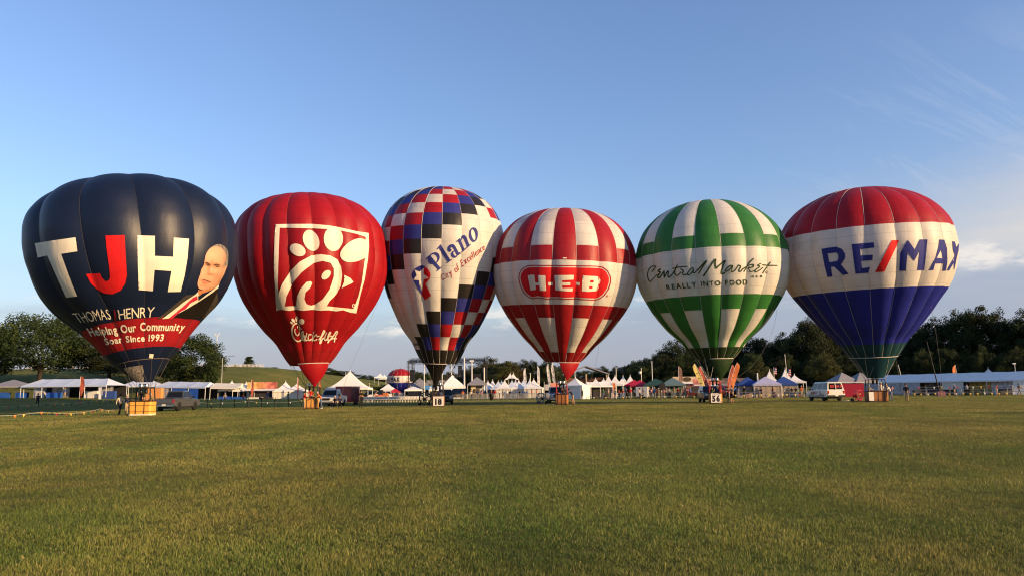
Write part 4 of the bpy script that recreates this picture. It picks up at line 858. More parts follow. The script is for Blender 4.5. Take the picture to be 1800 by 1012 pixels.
# ---------------------------------------------------------------- people
SKIN = mat('skin', (0.42, 0.22, 0.14), 0.6); SKIN2 = mat('brown_skin', (0.16, 0.075, 0.042), 0.6)
def cloth(name, c): return mat(name + '_cloth', c, 0.85, 0.15, var=0.12, scale=14)
CL = {k: cloth(k, v) for k, v in dict(red=(.42, .02, .02), orange=(.62, .13, .025), white=(.68, .66, .62), cream=(.58, .48, .36), black=(.014, .013, .014), navy=(.02, .025, .06), olive=(.20, .16, .08), green=(.04, .15, .06), grey=(.20, .19, .18), dark=(.03, .027, .028), denim=(.10, .14, .22), khaki=(.36, .27, .16), brown=(.10, .055, .03), maroon=(.16, .02, .025), pink=(.5, .2, .2), blue=(.05, .09, .25)).items()}
HAIR = {k: mat(k + '_hair', v, 0.6, var=.3, scale=30) for k, v in dict(black=(.012, .009, .008), brown=(.05, .025, .012), grey=(.32, .30, .28), blond=(.30, .19, .08)).items()}
POSES = {
 'stand': {}, 'arms_folded': dict(elL=(-.25, -.03, 1.16), wrL=(-.05, -.22, 1.20), haL=(.06, -.23, 1.22), elR=(.25, -.03, 1.16), wrR=(.05, -.2, 1.14), haR=(-.05, -.22, 1.15)),
 'walk': dict(knL=(-.1, -.22, .54), anL=(-.1, -.12, .12), toL=(-.1, -.28, .07), knR=(.1, .04, .5), anR=(.1, .30, .14), toR=(.1, .20, .04), elL=(-.23, .12, 1.18), wrL=(-.24, .14, .95), haL=(-.24, .12, .87), elR=(.23, -.1, 1.18), wrR=(.22, -.28, 1.03), haR=(.21, -.33, .98)),
 'reach': dict(elL=(-.24, -.2, 1.27), wrL=(-.2, -.42, 1.22), haL=(-.19, -.5, 1.22), elR=(.24, -.2, 1.27), wrR=(.2, -.42, 1.22), haR=(.19, -.5, 1.22), knL=(-.12, -.06, .5), anL=(-.12, -.02, .09), toL=(-.13, -.18, .04)),
 'lean': dict(wa=(0, -.06, 1.12), ch=(0, -.20, 1.30), ne=(0, -.30, 1.46), h0=(0, -.35, 1.53), h1=(0, -.40, 1.64), shL=(-.18, -.22, 1.38), shR=(.18, -.22, 1.38), elL=(-.24, -.42, 1.22), wrL=(-.2, -.60, 1.10), haL=(-.19, -.67, 1.07), elR=(.24, -.42, 1.22), wrR=(.2, -.60, 1.10), haR=(.19, -.67, 1.07), knR=(.12, .02, .50), anR=(.13, .16, .09), toR=(.14, .02, .04)),
 'lookup': dict(h1=(0, .03, 1.70), elL=(-.24, -.16, 1.25), wrL=(-.2, -.25, 1.48), haL=(-.18, -.27, 1.56), elR=(.23, .03, 1.16)),
 'sit': dict(pe=(0, .12, .50), wa=(0, .14, .66), ch=(0, .13, .87), ne=(0, .12, 1.04), h0=(0, .10, 1.12), h1=(0, .08, 1.24), shL=(-.18, .13, .97), shR=(.18, .13, .97), elL=(-.23, .04, .72), wrL=(-.16, -.16, .62), haL=(-.13, -.23, .61), elR=(.23, .04, .72), wrR=(.16, -.16, .62), haR=(.13, -.23, .61), hiL=(-.09, .08, .49), hiR=(.09, .08, .49), knL=(-.12, -.34, .52), knR=(.12, -.34, .52), anL=(-.12, -.34, .09), anR=(.12, -.34, .09), toL=(-.12, -.50, .04), toR=(.12, -.50, .04)),
}
BASEJ = dict(pe=(0, 0, .97), wa=(0, 0, 1.12), ch=(0, 0, 1.32), ne=(0, 0, 1.50), h0=(0, -.015, 1.575), h1=(0, -.02, 1.695), shL=(-.185, 0, 1.42), elL=(-.235, .03, 1.15), wrL=(-.245, -.03, .90), haL=(-.245, -.05, .80), shR=(.185, 0, 1.42), elR=(.235, .03, 1.15), wrR=(.245, -.03, .90), haR=(.245, -.05, .80),
             hiL=(-.09, 0, .92), knL=(-.105, -.02, .50), anL=(-.11, .03, .09), toL=(-.125, -.13, .04), hiR=(.09, 0, .92), knR=(.105, -.02, .50), anR=(.11, .03, .09), toR=(.125, -.13, .04))
RAD = dict(pe=(.15, .11), wa=(.135, .10), ch=(.16, .11), ne=(.055, .055), h0=(.078, .088), h1=(.080, .095), sh=(.072, .072), el=(.046, .046), wr=(.032, .030), ha=(.040, .024), hi=(.092, .092), kn=(.060, .060), an=(.042, .044), to=(.042, .036))
BONES = [('pe', 'wa', 1), ('wa', 'ch', 1), ('ch', 'ne', 1), ('ne', 'h0', 0), ('h0', 'h1', 0)] + [(a + s, b + s, m) for s in 'LR' for a, b, m in (('sh', 'el', 1), ('el', 'wr', 4), ('wr', 'ha', 0), ('hi', 'kn', 2), ('kn', 'an', 5), ('an', 'to', 3))] + [('ch', 'shL', 1), ('ch', 'shR', 1), ('pe', 'hiL', 2), ('pe', 'hiR', 2)]
PM = {}
def person_mesh(pose):
    if pose in PM: return PM[pose]
    J = dict(BASEJ); J.update(POSES[pose]); ks = list(J)
    me = bpy.data.meshes.new('person'); me.from_pydata([J[k] for k in ks], [(ks.index(a), ks.index(b)) for a, b, m in BONES], [])
    o = bpy.data.objects.new('person_build', me); C.objects.link(o)
    md = o.modifiers.new('skin', 'SKIN'); sd = o.modifiers.new('sub', 'SUBSURF'); sd.levels = 1
    for i, k in enumerate(ks):
        r = RAD.get(k) or RAD[k[:2]]; d = me.skin_vertices[0].data[i]; d.radius = r; d.use_root = (k == 'pe')
    bpy.context.view_layer.update(); dg = bpy.context.evaluated_depsgraph_get()
    m2 = bpy.data.meshes.new_from_object(o.evaluated_get(dg)); bpy.data.objects.remove(o); m2.name = 'person'
    seg = [(Vector(J[a]), Vector(J[b]), m) for a, b, m in BONES]
    m2.materials.clear()
    for _ in range(6): m2.materials.append(SKIN)
    for p in m2.polygons:
        c = p.center; best = (9, 0)
        for a, b, m in seg:
            t = max(0, min(1, (c - a).dot(b - a) / (b - a).length_squared)); d = (c - a - (b - a) * t).length
            if d < best[0]: best = (d, m)
        p.material_index = best[1]; p.use_smooth = True
    PM[pose] = (m2, J); return PM[pose]
CAPM = {}
def person(px, D, pose, label, shirt, trousers, hair='brown', face=0, height=1.75, shorts=False, sleeves=False, skin=SKIN, shoes='dark', hat=None, group=None, z=None, x=None):
    me, J = person_mesh(pose); g_ = gnd(px, D) if x is None else Vector((x, D, terrain(x, D)))
    if z is not None: g_.z = z
    o = put('person', me, None, g_, R(face)); k = height / 1.75; o.scale = (k, k, k)
    for i, m in enumerate((skin, CL[shirt], CL[trousers], CL[shoes], CL[shirt] if sleeves else skin, skin if shorts else CL[trousers])):
        o.material_slots[i].link = 'OBJECT'; o.material_slots[i].material = m
    tag(o, label, 'person', group)
    key = ('hair', pose)
    if key not in CAPM:
        h0, h1 = Vector(J['h0']), Vector(J['h1']); b = MB()
        b.lathe([(.104, -.075), (.112, -.01), (.108, .05), (.085, .09), (.04, .112), (.005, .118)], 12, h1 + Vector((0, .018, -.005))); CAPM[key] = b.mesh('hair', [HAIR['brown']], True)
        b = MB(); b.lathe([(.108, -.02), (.112, .02), (.10, .075), (.06, .11), (.01, .118)], 12, h1 + Vector((0, .01, 0))); b.box(h1 + Vector((0, -.15, .0)), (.15, .13, .018)); CAPM[('cap', pose)] = b.mesh('cap', [CL['dark']], True)
        b = MB(); c = (h0 + h1) / 2; b.lathe([(.02, -.03), (.026, -.01), (.014, .03)], 6, c + Vector((0, -.112, -.01))); CAPM[('nose', pose)] = b.mesh('nose', [SKIN], True)
    c = put('hair', CAPM[key], o); c.material_slots[0].link = 'OBJECT'; c.material_slots[0].material = HAIR[hair]
    if hat:
        c = put('cap', CAPM[('cap', pose)], o); c.material_slots[0].link = 'OBJECT'; c.material_slots[0].material = CL[hat]
    n = put('nose', CAPM[('nose', pose)], o); n.material_slots[0].link = 'OBJECT'; n.material_slots[0].material = skin
    return o

# crews around the baskets
person(215.5, 63.2, 'walk', 'person with in a cream hoodie and black leggings striding left of the orange basket', 'cream', 'black', 'black', 60, 1.68, sleeves=True, shoes='black')
person(227, 64.5, 'reach', 'person in a dark top and pale trousers bending at the orange basket\'s left end', 'navy', 'khaki', 'grey', 70, 1.62, sleeves=True)
person(252, 62.2, 'lookup', 'person in a dark shirt standing inside the orange basket under the burner', 'dark', 'dark', 'grey', 0, 1.72, z=.28)
person(276, 63.8, 'lean', 'person in an olive shirt and shorts leaning on the orange basket\'s right end', 'olive', 'grey', 'grey', -80, 1.78, shorts=True, shoes='white')
person(72, 106, 'stand', 'person in black standing alone in the dip behind the pennant lines', 'black', 'black', 'brown', 30, 1.8)
person(536, 77.2, 'reach', 'person in a red shirt and khaki shorts pushing the wicker basket of the red balloon', 'red', 'khaki', 'black', 100, 1.72, shorts=True)
person(547, 78.0, 'lookup', 'person in a red shirt inside the basket of the all red balloon', 'red', 'dark', 'brown', 0, 1.7, z=.3)
person(565.5, 77.4, 'lean', 'person in an orange shirt and jeans bracing against the red balloon\'s basket', 'orange', 'denim', 'grey', -75, 1.75, shoes='white')
person(588.5, 80.5, 'sit', 'person in a dark top sitting on a cooler beside the white pickup', 'dark', 'navy', 'grey', -20, 1.7, shoes='white')
person(598, 81.5, 'sit', 'person in a navy shirt sitting on a crate by the pickup\'s bed', 'navy', 'black', 'brown', 15, 1.75)
person(635, 78.5, 'arms_folded', 'person in black shirt and trousers standing alone between the red trailer and the white chairs', 'black', 'black', 'brown', 40, 1.82, sleeves=False)
person(760, 87.6, 'lean', 'person in a dark top hunched at the left end of the number 18 basket', 'dark', 'dark', 'black', 70, 1.7, sleeves=True)
person(775, 88.4, 'lookup', 'person in a white shirt behind the number 18 board', 'white', 'dark', 'brown', 0, 1.76)
person(975.5, 84, 'reach', 'person in a maroon shirt at the left side of the striped balloon\'s basket', 'maroon', 'khaki', 'brown', 80, 1.72, shorts=True)
person(988, 83.2, 'lookup', 'person in a brown shirt inside the red and white balloon\'s basket', 'brown', 'dark', 'black', 0, 1.72, z=.3)
person(1003.5, 83, 'lean', 'person in dark top and tan shorts pushing on the right side of the wicker basket', 'dark', 'khaki', 'black', -80, 1.75, shorts=True)
person(1246.5, 81.6, 'lookup', 'person in a green shirt and black trousers holding the number 56 basket from the left', 'green', 'black', 'black', 70, 1.72)
person(1259, 82.6, 'lookup', 'person in a maroon shirt inside the number 56 basket', 'maroon', 'dark', 'brown', 0, 1.7, z=.3)
person(1273.5, 82.5, 'reach', 'person in a red top leaning on the number 56 basket from behind', 'maroon', 'dark', 'brown', -70, 1.72)
person(1280, 81.3, 'lookup', 'person in a grey shirt and black shorts with arms raised beside the number 56 basket', 'grey', 'black', 'brown', -60, 1.78, shorts=True)
person(1519, 80.2, 'reach', 'person in pale shirt and dark shorts holding the long wicker basket\'s left end', 'cream', 'black', 'grey', 85, 1.75, shorts=True)
person(1541, 80.6, 'lookup', 'person in a white shirt and cap inside the long wicker basket', 'white', 'khaki', 'grey', 0, 1.75, hat='white', z=.2)
person(1556, 80.8, 'lean', 'person in a white shirt and grey trousers leaning on the long basket\'s right end', 'white', 'denim', 'blond', -85, 1.82)
person(1584, 78.4, 'stand', 'person in a black shirt and khaki shorts watching right of the long basket', 'black', 'khaki', 'brown', -30, 1.76, shorts=True)
# visitors by the stalls
rp = random.Random(11)
crowd = [(905, 150), (918, 152), (862, 150), (845, 150), (876, 149), (932, 150), (893, 155), (700, 140), (1057, 132), (1077, 128), (1091, 126), (1097, 127), (1120, 120), (1132, 131), (1140, 133), (1150, 130), (1158, 132), (1162, 129), (1169, 131), (1173, 127), (1187, 135), (1196, 138), (1203, 133), (1212, 137), (1302, 119), (1318, 121), (1372, 118), (1385, 121), (1402, 118), (1690, 121), (1560, 134), (430, 118), (458, 121), (472, 120), (508, 119), (118, 127), (398, 123), (812, 142), (826, 143), (838, 141), (868, 144), (882, 142), (889, 146), (911, 143), (924, 146), (941, 142), (1020, 128), (1066, 130), (1084, 124), (1104, 126), (1112, 129), (1126, 124), (1137, 127), (1146, 124), (1153, 126), (1166, 125), (1180, 128), (1192, 126), (1208, 129), (1292, 118), (1332, 120), (1352, 119), (1392, 117), (1424, 121), (1618, 123), (1668, 120), (1742, 117), (1780, 115)]
cols = ['white', 'black', 'navy', 'grey', 'red', 'maroon', 'cream', 'blue', 'olive', 'pink', 'green', 'orange']; legs_ = ['denim', 'khaki', 'black', 'dark', 'grey', 'navy']
WHERE = [(0, 420, 'by the blue tarp tents'), (420, 560, 'by the food banner'), (560, 800, 'behind the white chairs'), (800, 870, 'by the stage barriers'), (870, 950, 'before the peaked tents'), (950, 1085, 'by the portable toilets'), (1085, 1130, 'by the red canopies'), (1130, 1180, 'by the dark green canopy'), (1180, 1260, 'by the food trailers'), (1260, 1420, 'by the blue topped canopies'), (1420, 1900, 'under the long white tent')]
seen_lab = set()
for i, (px, D) in enumerate(crowd):
    w_ = next(c for a, b, c in WHERE if a <= px < b)
    for _ in range(60):
        sh_, tr_, po_ = rp.choice(cols), rp.choice(legs_), rp.choice(['stand', 'walk', 'arms_folded', 'walk', 'stand', 'lookup'])
        act = {'stand': 'standing', 'walk': 'walking', 'arms_folded': 'with folded arms', 'lookup': 'shading eyes'}[po_]
        lab = f'far person in {sh_} top and {tr_} trousers {act} {w_}'
        if lab not in seen_lab: break
    seen_lab.add(lab)
    person(px, D, po_, lab, sh_, tr_, rp.choice(['black', 'brown', 'grey', 'blond']), rp.choice([0, 40, -40, 90, -90, 180, 150]), rp.uniform(1.6, 1.85), shorts=rp.random() < .35, skin=rp.choice([SKIN, SKIN, SKIN2]))

# ---------------------------------------------------------------- vehicles
RUB = mat('tyre_rubber', (0.012, 0.012, 0.012), 0.8); RIMM = mat('alloy_rim', (0.35, 0.35, 0.36), 0.35, metal=.9); GLS = mat('tinted_glass', (0.008, 0.009, 0.011), 0.12, 0.35, var=.1); CHR = mat('chrome', (.6, .6, .6), .15, metal=1.0); PLAST = mat('black_plastic', (.016, .016, .017), .5)
HEADL = mat('headlamp_lens', (.65, .65, .6), .1, .7); TAILR = mat('tail_lamp_red', (.38, .01, .01), .2, .6); PLATE = mat('plate_white', (.6, .6, .58), .4)
def paint(n, c): return mat(n + '_paint', c, 0.28, 0.5, var=.05, scale=1.5, coat=.6)
PT = dict(grey=paint('grey', (.060, .063, .070)), white=paint('white', (.66, .65, .62)), black=paint('black', (.010, .010, .012)), red=paint('red', (.40, .015, .02)), silver=paint('silver', (.35, .35, .36)), blue=paint('blue', (.03, .06, .2)), maroon=paint('maroon', (.12, .012, .015)), orange=paint('orange', (.55, .16, .02)), tan=paint('tan', (.5, .42, .3)))
VK = dict(pickup=dict(L=2.9, W=2.0, top=[(-2.88, .55), (-2.9, .8), (-2.87, 1.22), (-.75, 1.25), (1.30, 1.20), (2.45, 1.14), (2.82, 1.02), (2.9, .62), (2.8, .44)], wh=(1.85, -1.75), r=.42, cab=(-.78, 1.34, -.52, .62, 1.24, 1.93), nw=2),
          suv=dict(L=2.45, W=1.95, top=[(-2.38, .5), (-2.45, .8), (-2.4, 1.16), (1.2, 1.16), (2.1, 1.08), (2.4, .95), (2.45, .58), (2.36, .4)], wh=(1.42, -1.4), r=.38, cab=(-2.36, 1.24, -2.12, .45, 1.15, 1.80), nw=3),
          van=dict(L=2.8, W=2.0, top=[(-2.72, .48), (-2.8, .7), (-2.74, 1.2), (1.72, 1.2), (2.5, 1.08), (2.76, .92), (2.8, .55), (2.7, .42)], wh=(1.8, -1.55), r=.37, cab=(-2.72, 1.78, -2.52, .95, 1.19, 2.08), nw=3))
WHL = {}
def wheel(root, x, y, r, side):
    if r not in WHL:
        b = MB(); b.lathe([(r * .62, -.11), (r * .93, -.12), (r, -.08), (r, .08), (r * .93, .12), (r * .62, .11)], 20, axis='Y'); t = b.mesh('tyre', [RUB], True)
        b = MB(); b.lathe([(.05, -.10), (r * .64, -.09), (r * .66, .09), (.05, .10)], 14, axis='Y')
        for k in range(5):
            a = 2 * math.pi * k / 5; b.box((r * .36 * math.cos(a), .0, r * .36 * math.sin(a)), (.07, .215, .07))
        WHL[r] = (t, b.mesh('rim', [RIMM]))
    w = put('wheel', WHL[r][0], root, (x, y, r)); put('rim', WHL[r][1], w); return w
def vehicle(kind, name, loc, heading, pt, label, cat, plate=True, group=None):
    k = VK[kind]; W = k['W']; r = k['r']; root = thing(name, label, cat, loc, R(heading), group); body = PT[pt]
    prof = list(k['top']); ra = r + .09
    for wx in k['wh']:                                    # underside with round wheel arches, front to rear
        prof += [(wx + ra + .02, .40)] + [(wx + ra * math.cos(a), .34 + ra * math.sin(a)) for a in [R(10 + 16 * i) for i in range(11)]] + [(wx - ra - .02, .40)]
    inn = inset(prof, .045); n = len(prof); b = MB(); rows = []
    for y, q in ((-W / 2, inn), (-W / 2 + .07, prof), (W / 2 - .07, prof), (W / 2, inn)): rows.append([(x, y, z) for x, z in q])
    b.grid(rows, closed=True); b.f += [tuple(range(n))[::-1], tuple(range(3 * n, 4 * n))]; b.m += [0, 0]
    bo = b.build('body', body, root)
    b = MB(); b.box((0, 0, .36), (k['L'] * 1.7, W * .8, .16)); b.build('chassis', PLAST, root)
    x0, x1, x2, x3, z0, z1 = k['cab']; wb, wt = W * .475, W * .385      # greenhouse
    P8 = dict(lrb=(x0, wb, z0), lfb=(x1, wb, z0), lft=(x3, wt, z1), lrt=(x2, wt, z1), rrb=(x0, -wb, z0), rfb=(x1, -wb, z0), rft=(x3, -wt, z1), rrt=(x2, -wt, z1)); P8 = {a: Vector(v) for a, v in P8.items()}
    b = MB(); ks = list(P8); ix = {a: i for i, a in enumerate(ks)}
    b.add([P8[a] for a in ks], [tuple(ix[a] for a in f) for f in (('lrb', 'lrt', 'lft', 'lfb'), ('rrb', 'rfb', 'rft', 'rrt'), ('lrb', 'rrb', 'rrt', 'lrt'), ('lfb', 'lft', 'rft', 'rfb'))])
    rm = [(x2, -wt, z1), (x3, -wt, z1), (x3, wt, z1), (x2, wt, z1)]; c_ = Vector(((x2 + x3) / 2, 0, z1))
    b.grid([rm, [tuple(c_ + (Vector(p) - c_) * .9 + Vector((0, 0, .045))) for p in rm]], closed=True); b.f.append(tuple(range(len(b.v) - 4, len(b.v)))); b.m.append(0)
    b.build('cabin', body, root)
    def pane(a, c, d, e, u0, u1, v0, v1, nm, par=root, m=GLS):
        q = lambda u, v: (P8[a].lerp(P8[c], u)).lerp(P8[e].lerp(P8[d], u), v)
        s = MB(); s.slab(q(u0, v0), q(u1, v0), q(u1, v1), q(u0, v1), .012); return s.build(nm, m, par)
    nw = k['nw']
    for i in range(nw):
        pane('rrb', 'rfb', 'rft', 'rrt', (i + .06) / nw, (i + .95) / nw, .10, .9, 'window'); pane('lfb', 'lrb', 'lrt', 'lft', (i + .06) / nw, (i + .95) / nw, .10, .9, 'window')
    pane('rfb', 'lfb', 'lft', 'rft', .06, .94, .06, .92, 'windscreen'); rw = pane('lrb', 'rrb', 'rrt', 'lrt', .08, .92, .12, .88, 'rear_window')
    for x in k['wh']:
        for s in (1, -1): wheel(root, x, s * (W / 2 - .13), r, s)
    L_ = k['L']
    for s in (1, -1):
        b = MB(); b.box((L_ - .07, s * W * .37, .88), (.14, W * .17, .17)); b.build('headlight', HEADL, root)
        b = MB(); b.box((-L_ + .06, s * W * .44, .98), (.12, W * .08, .34)); b.build('tail_light', TAILR, root)
        b = MB(); b.box((x1 - .25, s * (W / 2 + .10), z0 + .10), (.12, .2, .17)); b.build('mirror', PLAST, root)
        for hx in ([(-.1), (.75)] if kind == 'pickup' else [(-.6), (.45)]):
            b = MB(); b.box((hx, s * (W / 2 + .004), 1.02), (.2, .03, .035)); b.build('door_handle', PLAST, root)
    b = MB(); b.box((L_ + .02, 0, .53), (.16, W * .96, .2)); b.build('bumper', CHR if kind == 'pickup' else PLAST, root)
    b = MB(); b.box((-L_ - .02, 0, .56), (.16, W * .96, .18)); b.build('bumper', CHR if kind == 'pickup' else PLAST, root)
    b = MB(); b.box((L_ - .03, 0, .86), (.12, W * .5, .26))
    for i in range(3): b.box((L_ + .035, 0, .78 + .08 * i), (.02, W * .48, .02))
    b.build('grille', PLAST, root)
    if plate: b = MB(); b.box((-L_ - .11, 0, .62), (.02, .34, .16)); b.build('licence_plate', PLATE, root)
    if kind == 'pickup':
        b = MB(); b.box((-1.85, 0, 1.245), (2.0, W * .8, .03)); b.build('bed_cover', PLAST, root)
    return root, P8
def gz(px, D): return gnd(px, D)
v, _ = vehicle('pickup', 'pickup_truck', gz(316, 77.5), 89, 'grey', 'grey pickup truck parked behind the orange basket', 'truck')
v, _ = vehicle('pickup', 'pickup_truck', gz(585, 92), -93, 'white', 'white pickup truck parked nose forward before the red trailer', 'truck')
v, _ = vehicle('suv', 'parked_car', gz(781, 97), -84, 'black', 'dark off-roader parked behind the checkered balloon\'s basket', 'car')
v, _ = vehicle('pickup', 'pickup_truck', gz(974, 97), -88, 'silver', 'silver pickup truck half hidden by the red and white balloon\'s basket', 'truck')
v, _ = vehicle('suv', 'parked_car', gz(1241, 89), -95, 'black', 'dark off-roader parked behind the green and white balloon\'s basket', 'car')
van, P8 = vehicle('van', 'passenger_van', gz(1443, 89), 92, 'white', 'white passenger van with lettered rear windows parked beside the red awning', 'van')
# lettering on the van: back windows and side
def flat_text(parent, txt, o, ux, uz, h, m, name='lettering', bold=.03):
    o, ux, uz = Vector(o), Vector(ux).normalized(), Vector(uz).normalized(); sh, tw, cap = text_shapes(txt, bold); s = h / cap
    for lp in sh:
        b = MB(); pts, tri = triangulate([lp], .25); off = len(b.v); b.v += [tuple(o + ux * ((p[0] - tw / 2) * s) + uz * (p[1] * s)) for p in pts]; b.f += [tuple(i + off for i in f) for f in tri]; b.m += [0] * len(tri)
        b.build('letter', m, parent)
REDW = mat('red_lettering', (.55, .03, .03), .5)
q = lambda u, v: P8['lrb'].lerp(P8['rrb'], u).lerp(P8['lrt'].lerp(P8['rrt'], u), v) + Vector((-.03, 0, 0))
upv = P8['lrt'] - P8['lrb']
flat_text(van, 'RE', q(.30, .35), (0, -1, 0), (upv.x, 0, upv.z), .26, REDW); flat_text(van, 'MAX', q(.70, .35), (0, -1, 0), (upv.x, 0, upv.z), .26, REDW)
flat_text(van, 'RE/MAX', (.75, 1.012, .78), (-1, 0, 0), (0, 0, 1), .26, REDW)
b = MB(); b.slab((-2.81, .03, 1.30), (-2.81, -.03, 1.30), (-2.60, -.03, 2.0), (-2.60, .03, 2.0), -.04); b.build('door_seam', PT['white'], van)
# little balloon emblem on the van's side: red, white and blue
for i, (z0_, z1_, w0, w1, m) in enumerate(((1.02, 1.14, .20, .10, PT['red']), (.88, 1.02, .22, .20, PLATE), (.62, .88, .05, .22, PT['blue']))):
    b = MB(); b.slab((-.95 - w0, 1.004, z0_) if False else (-.95 + w0, 1.003, z0_), (-.95 - w0, 1.003, z0_), (-.95 - w1, 1.003, z1_), (-.95 + w1, 1.003, z1_), .008); b.build('balloon_emblem', m, van)
for px, D, kd, pt, hd, lab in ((668, 160, 'suv', 'white', 185, 'white car parked behind the white chairs left of the far balloon'), (652, 165, 'suv', 'black', 160, 'black car parked at the end of the big white marquee'), (1296, 128, 'suv', 'black', 175, 'dark car parked right of the number 56 basket'), (1278, 132, 'suv', 'maroon', 5, 'maroon car parked behind the number 56 basket'), (858, 168, 'suv', 'black', 175, 'dark car parked beside the stage booth'), (1222, 150, 'suv', 'red', 180, 'dark red car before the food trailers'), (803, 160, 'van', 'black', 185, 'dark van parked under the stage screen')):
    vehicle(kd, 'parked_car', gz(px, D), hd, pt, lab, 'car')
# ---------------------------------------------------------------- tents, stalls, stage and small things
TW = mat('white_tent_vinyl', (.82, .80, .77), .6, .2, var=.05, scale=1.2, trans=.12); TWB = mat('blue_and_shaded_white_vinyl', (.54, .61, .72), .55, .3, var=.06, scale=1.2, trans=.1); TWC = mat('cream_tent_wall', (.72, .68, .58), .6, var=.05, trans=.15)  # the blue-white vinyl also carries painted shade, on the long left tent
TGR = mat('grey_tent_fabric', (.20, .20, .22), .7); TBL = mat('blue_tent_fabric', (.03, .07, .26), .65, trans=.1); TLV = mat('lavender_tent_fabric', (.44, .44, .62), .65, trans=.1); TRD = mat('red_tent_fabric', (.45, .02, .05), .65, trans=.1); TGN = mat('dark_green_tent_fabric', (.02, .06, .05), .7); TTL = mat('grey_green_tent_fabric', (.10, .16, .17), .7)
TTN = mat('tan_stall_wall', (.36, .29, .22), .7); TARP = mat('blue_tarp', (.02, .09, .38), .5, .4, bump=.8, scale=3); POLE = mat('white_metal_pole', (.62, .62, .60), .4, .4); GALV = mat('galvanised_steel', (.30, .30, .30), .45, metal=.7); DARKW = mat('dark_stall_interior', (.03, .028, .03), .8); WOOD = mat('pale_timber', (.42, .32, .18), .8)
WGRY = mat('grey_printed_wall', (.40, .39, .40), .7, var=.35, scale=2.5); YEL = mat('yellow_plastic', (.72, .50, .06), .5)
def tent(px, D, w, eave, peak, roof, label, wall=None, name='peaked_tent', curve=1.8, rz=8, d=None, walls='blr', cat='tent', group=None, val=.28, open_front=True):
    g_ = gnd(px, D); d = d or w; root = thing(name, label, cat, g_, R(rz), group)
    b = MB(); rows = []
    sq = []
    for (ax, ay), (bx, by) in zip([(-1, -1), (1, -1), (1, 1), (-1, 1)], [(1, -1), (1, 1), (-1, 1), (-1, -1)]):
        for i in range(4): sq.append((ax + (bx - ax) * i / 4, ay + (by - ay) * i / 4))
    for j in range(9):
        r = 1 - j / 8 * .975; rows.append([(x * w / 2 * r, y * d / 2 * r, eave + (peak - eave) * (1 - r) ** curve) for x, y in sq])
    b.grid(rows, closed=True); b.f.append(tuple(range(8 * 16, 9 * 16))); b.m.append(0)
    ro = b.build('roof', roof, root)
    b = MB(); b.grid([[(x * w / 2 * 1.004, y * d / 2 * 1.004, z) for x, y in sq] for z in (eave + .01, eave - val)], closed=True); b.build('valance', roof, ro)
    if curve > 1.3: b = MB(); b.tube([(0, 0, peak - .15), (0, 0, peak + .22)], [.07, .03], 6); b.build('finial', roof, ro)
    pm = PM_.setdefault(eave, None)
    if pm is None: m_ = MB(); m_.tube([(0, 0, 0), (0, 0, eave)], .045, 6); PM_[eave] = m_.mesh('pole', [POLE])
    for x in (-1, 1):
        for y in (-1, 1): put('pole', PM_[eave], root, (x * (w / 2 - .05), y * (d / 2 - .05), 0))
    if wall:
        for side in walls:
            n = 14; q = w / 2 - .12; e = d / 2 - .12
            P_ = {'b': lambda t: (-q + 2 * q * t, e), 'f': lambda t: (-q + 2 * q * t, -e), 'l': lambda t: (-q, -e + 2 * e * t), 'r': lambda t: (q, -e + 2 * e * t)}[side]; nx_, ny_ = {'b': (0, 1), 'f': (0, -1), 'l': (-1, 0), 'r': (1, 0)}[side]
            b = MB(); b.grid([[(P_(i / n)[0] + nx_ * .03 * math.sin(i * 2.1), P_(i / n)[1] + ny_ * .03 * math.sin(i * 2.1), z) for i in range(n + 1)] for z in (0.04, eave - .1)]); b.build('wall', wall, root, True)
    return root
PM_ = {}
def popup(px, D, w, eave, peak, roof, label, **k): return tent(px, D, w, eave, peak, roof, label, name='popup_canopy', curve=1.05, cat='canopy', **k)
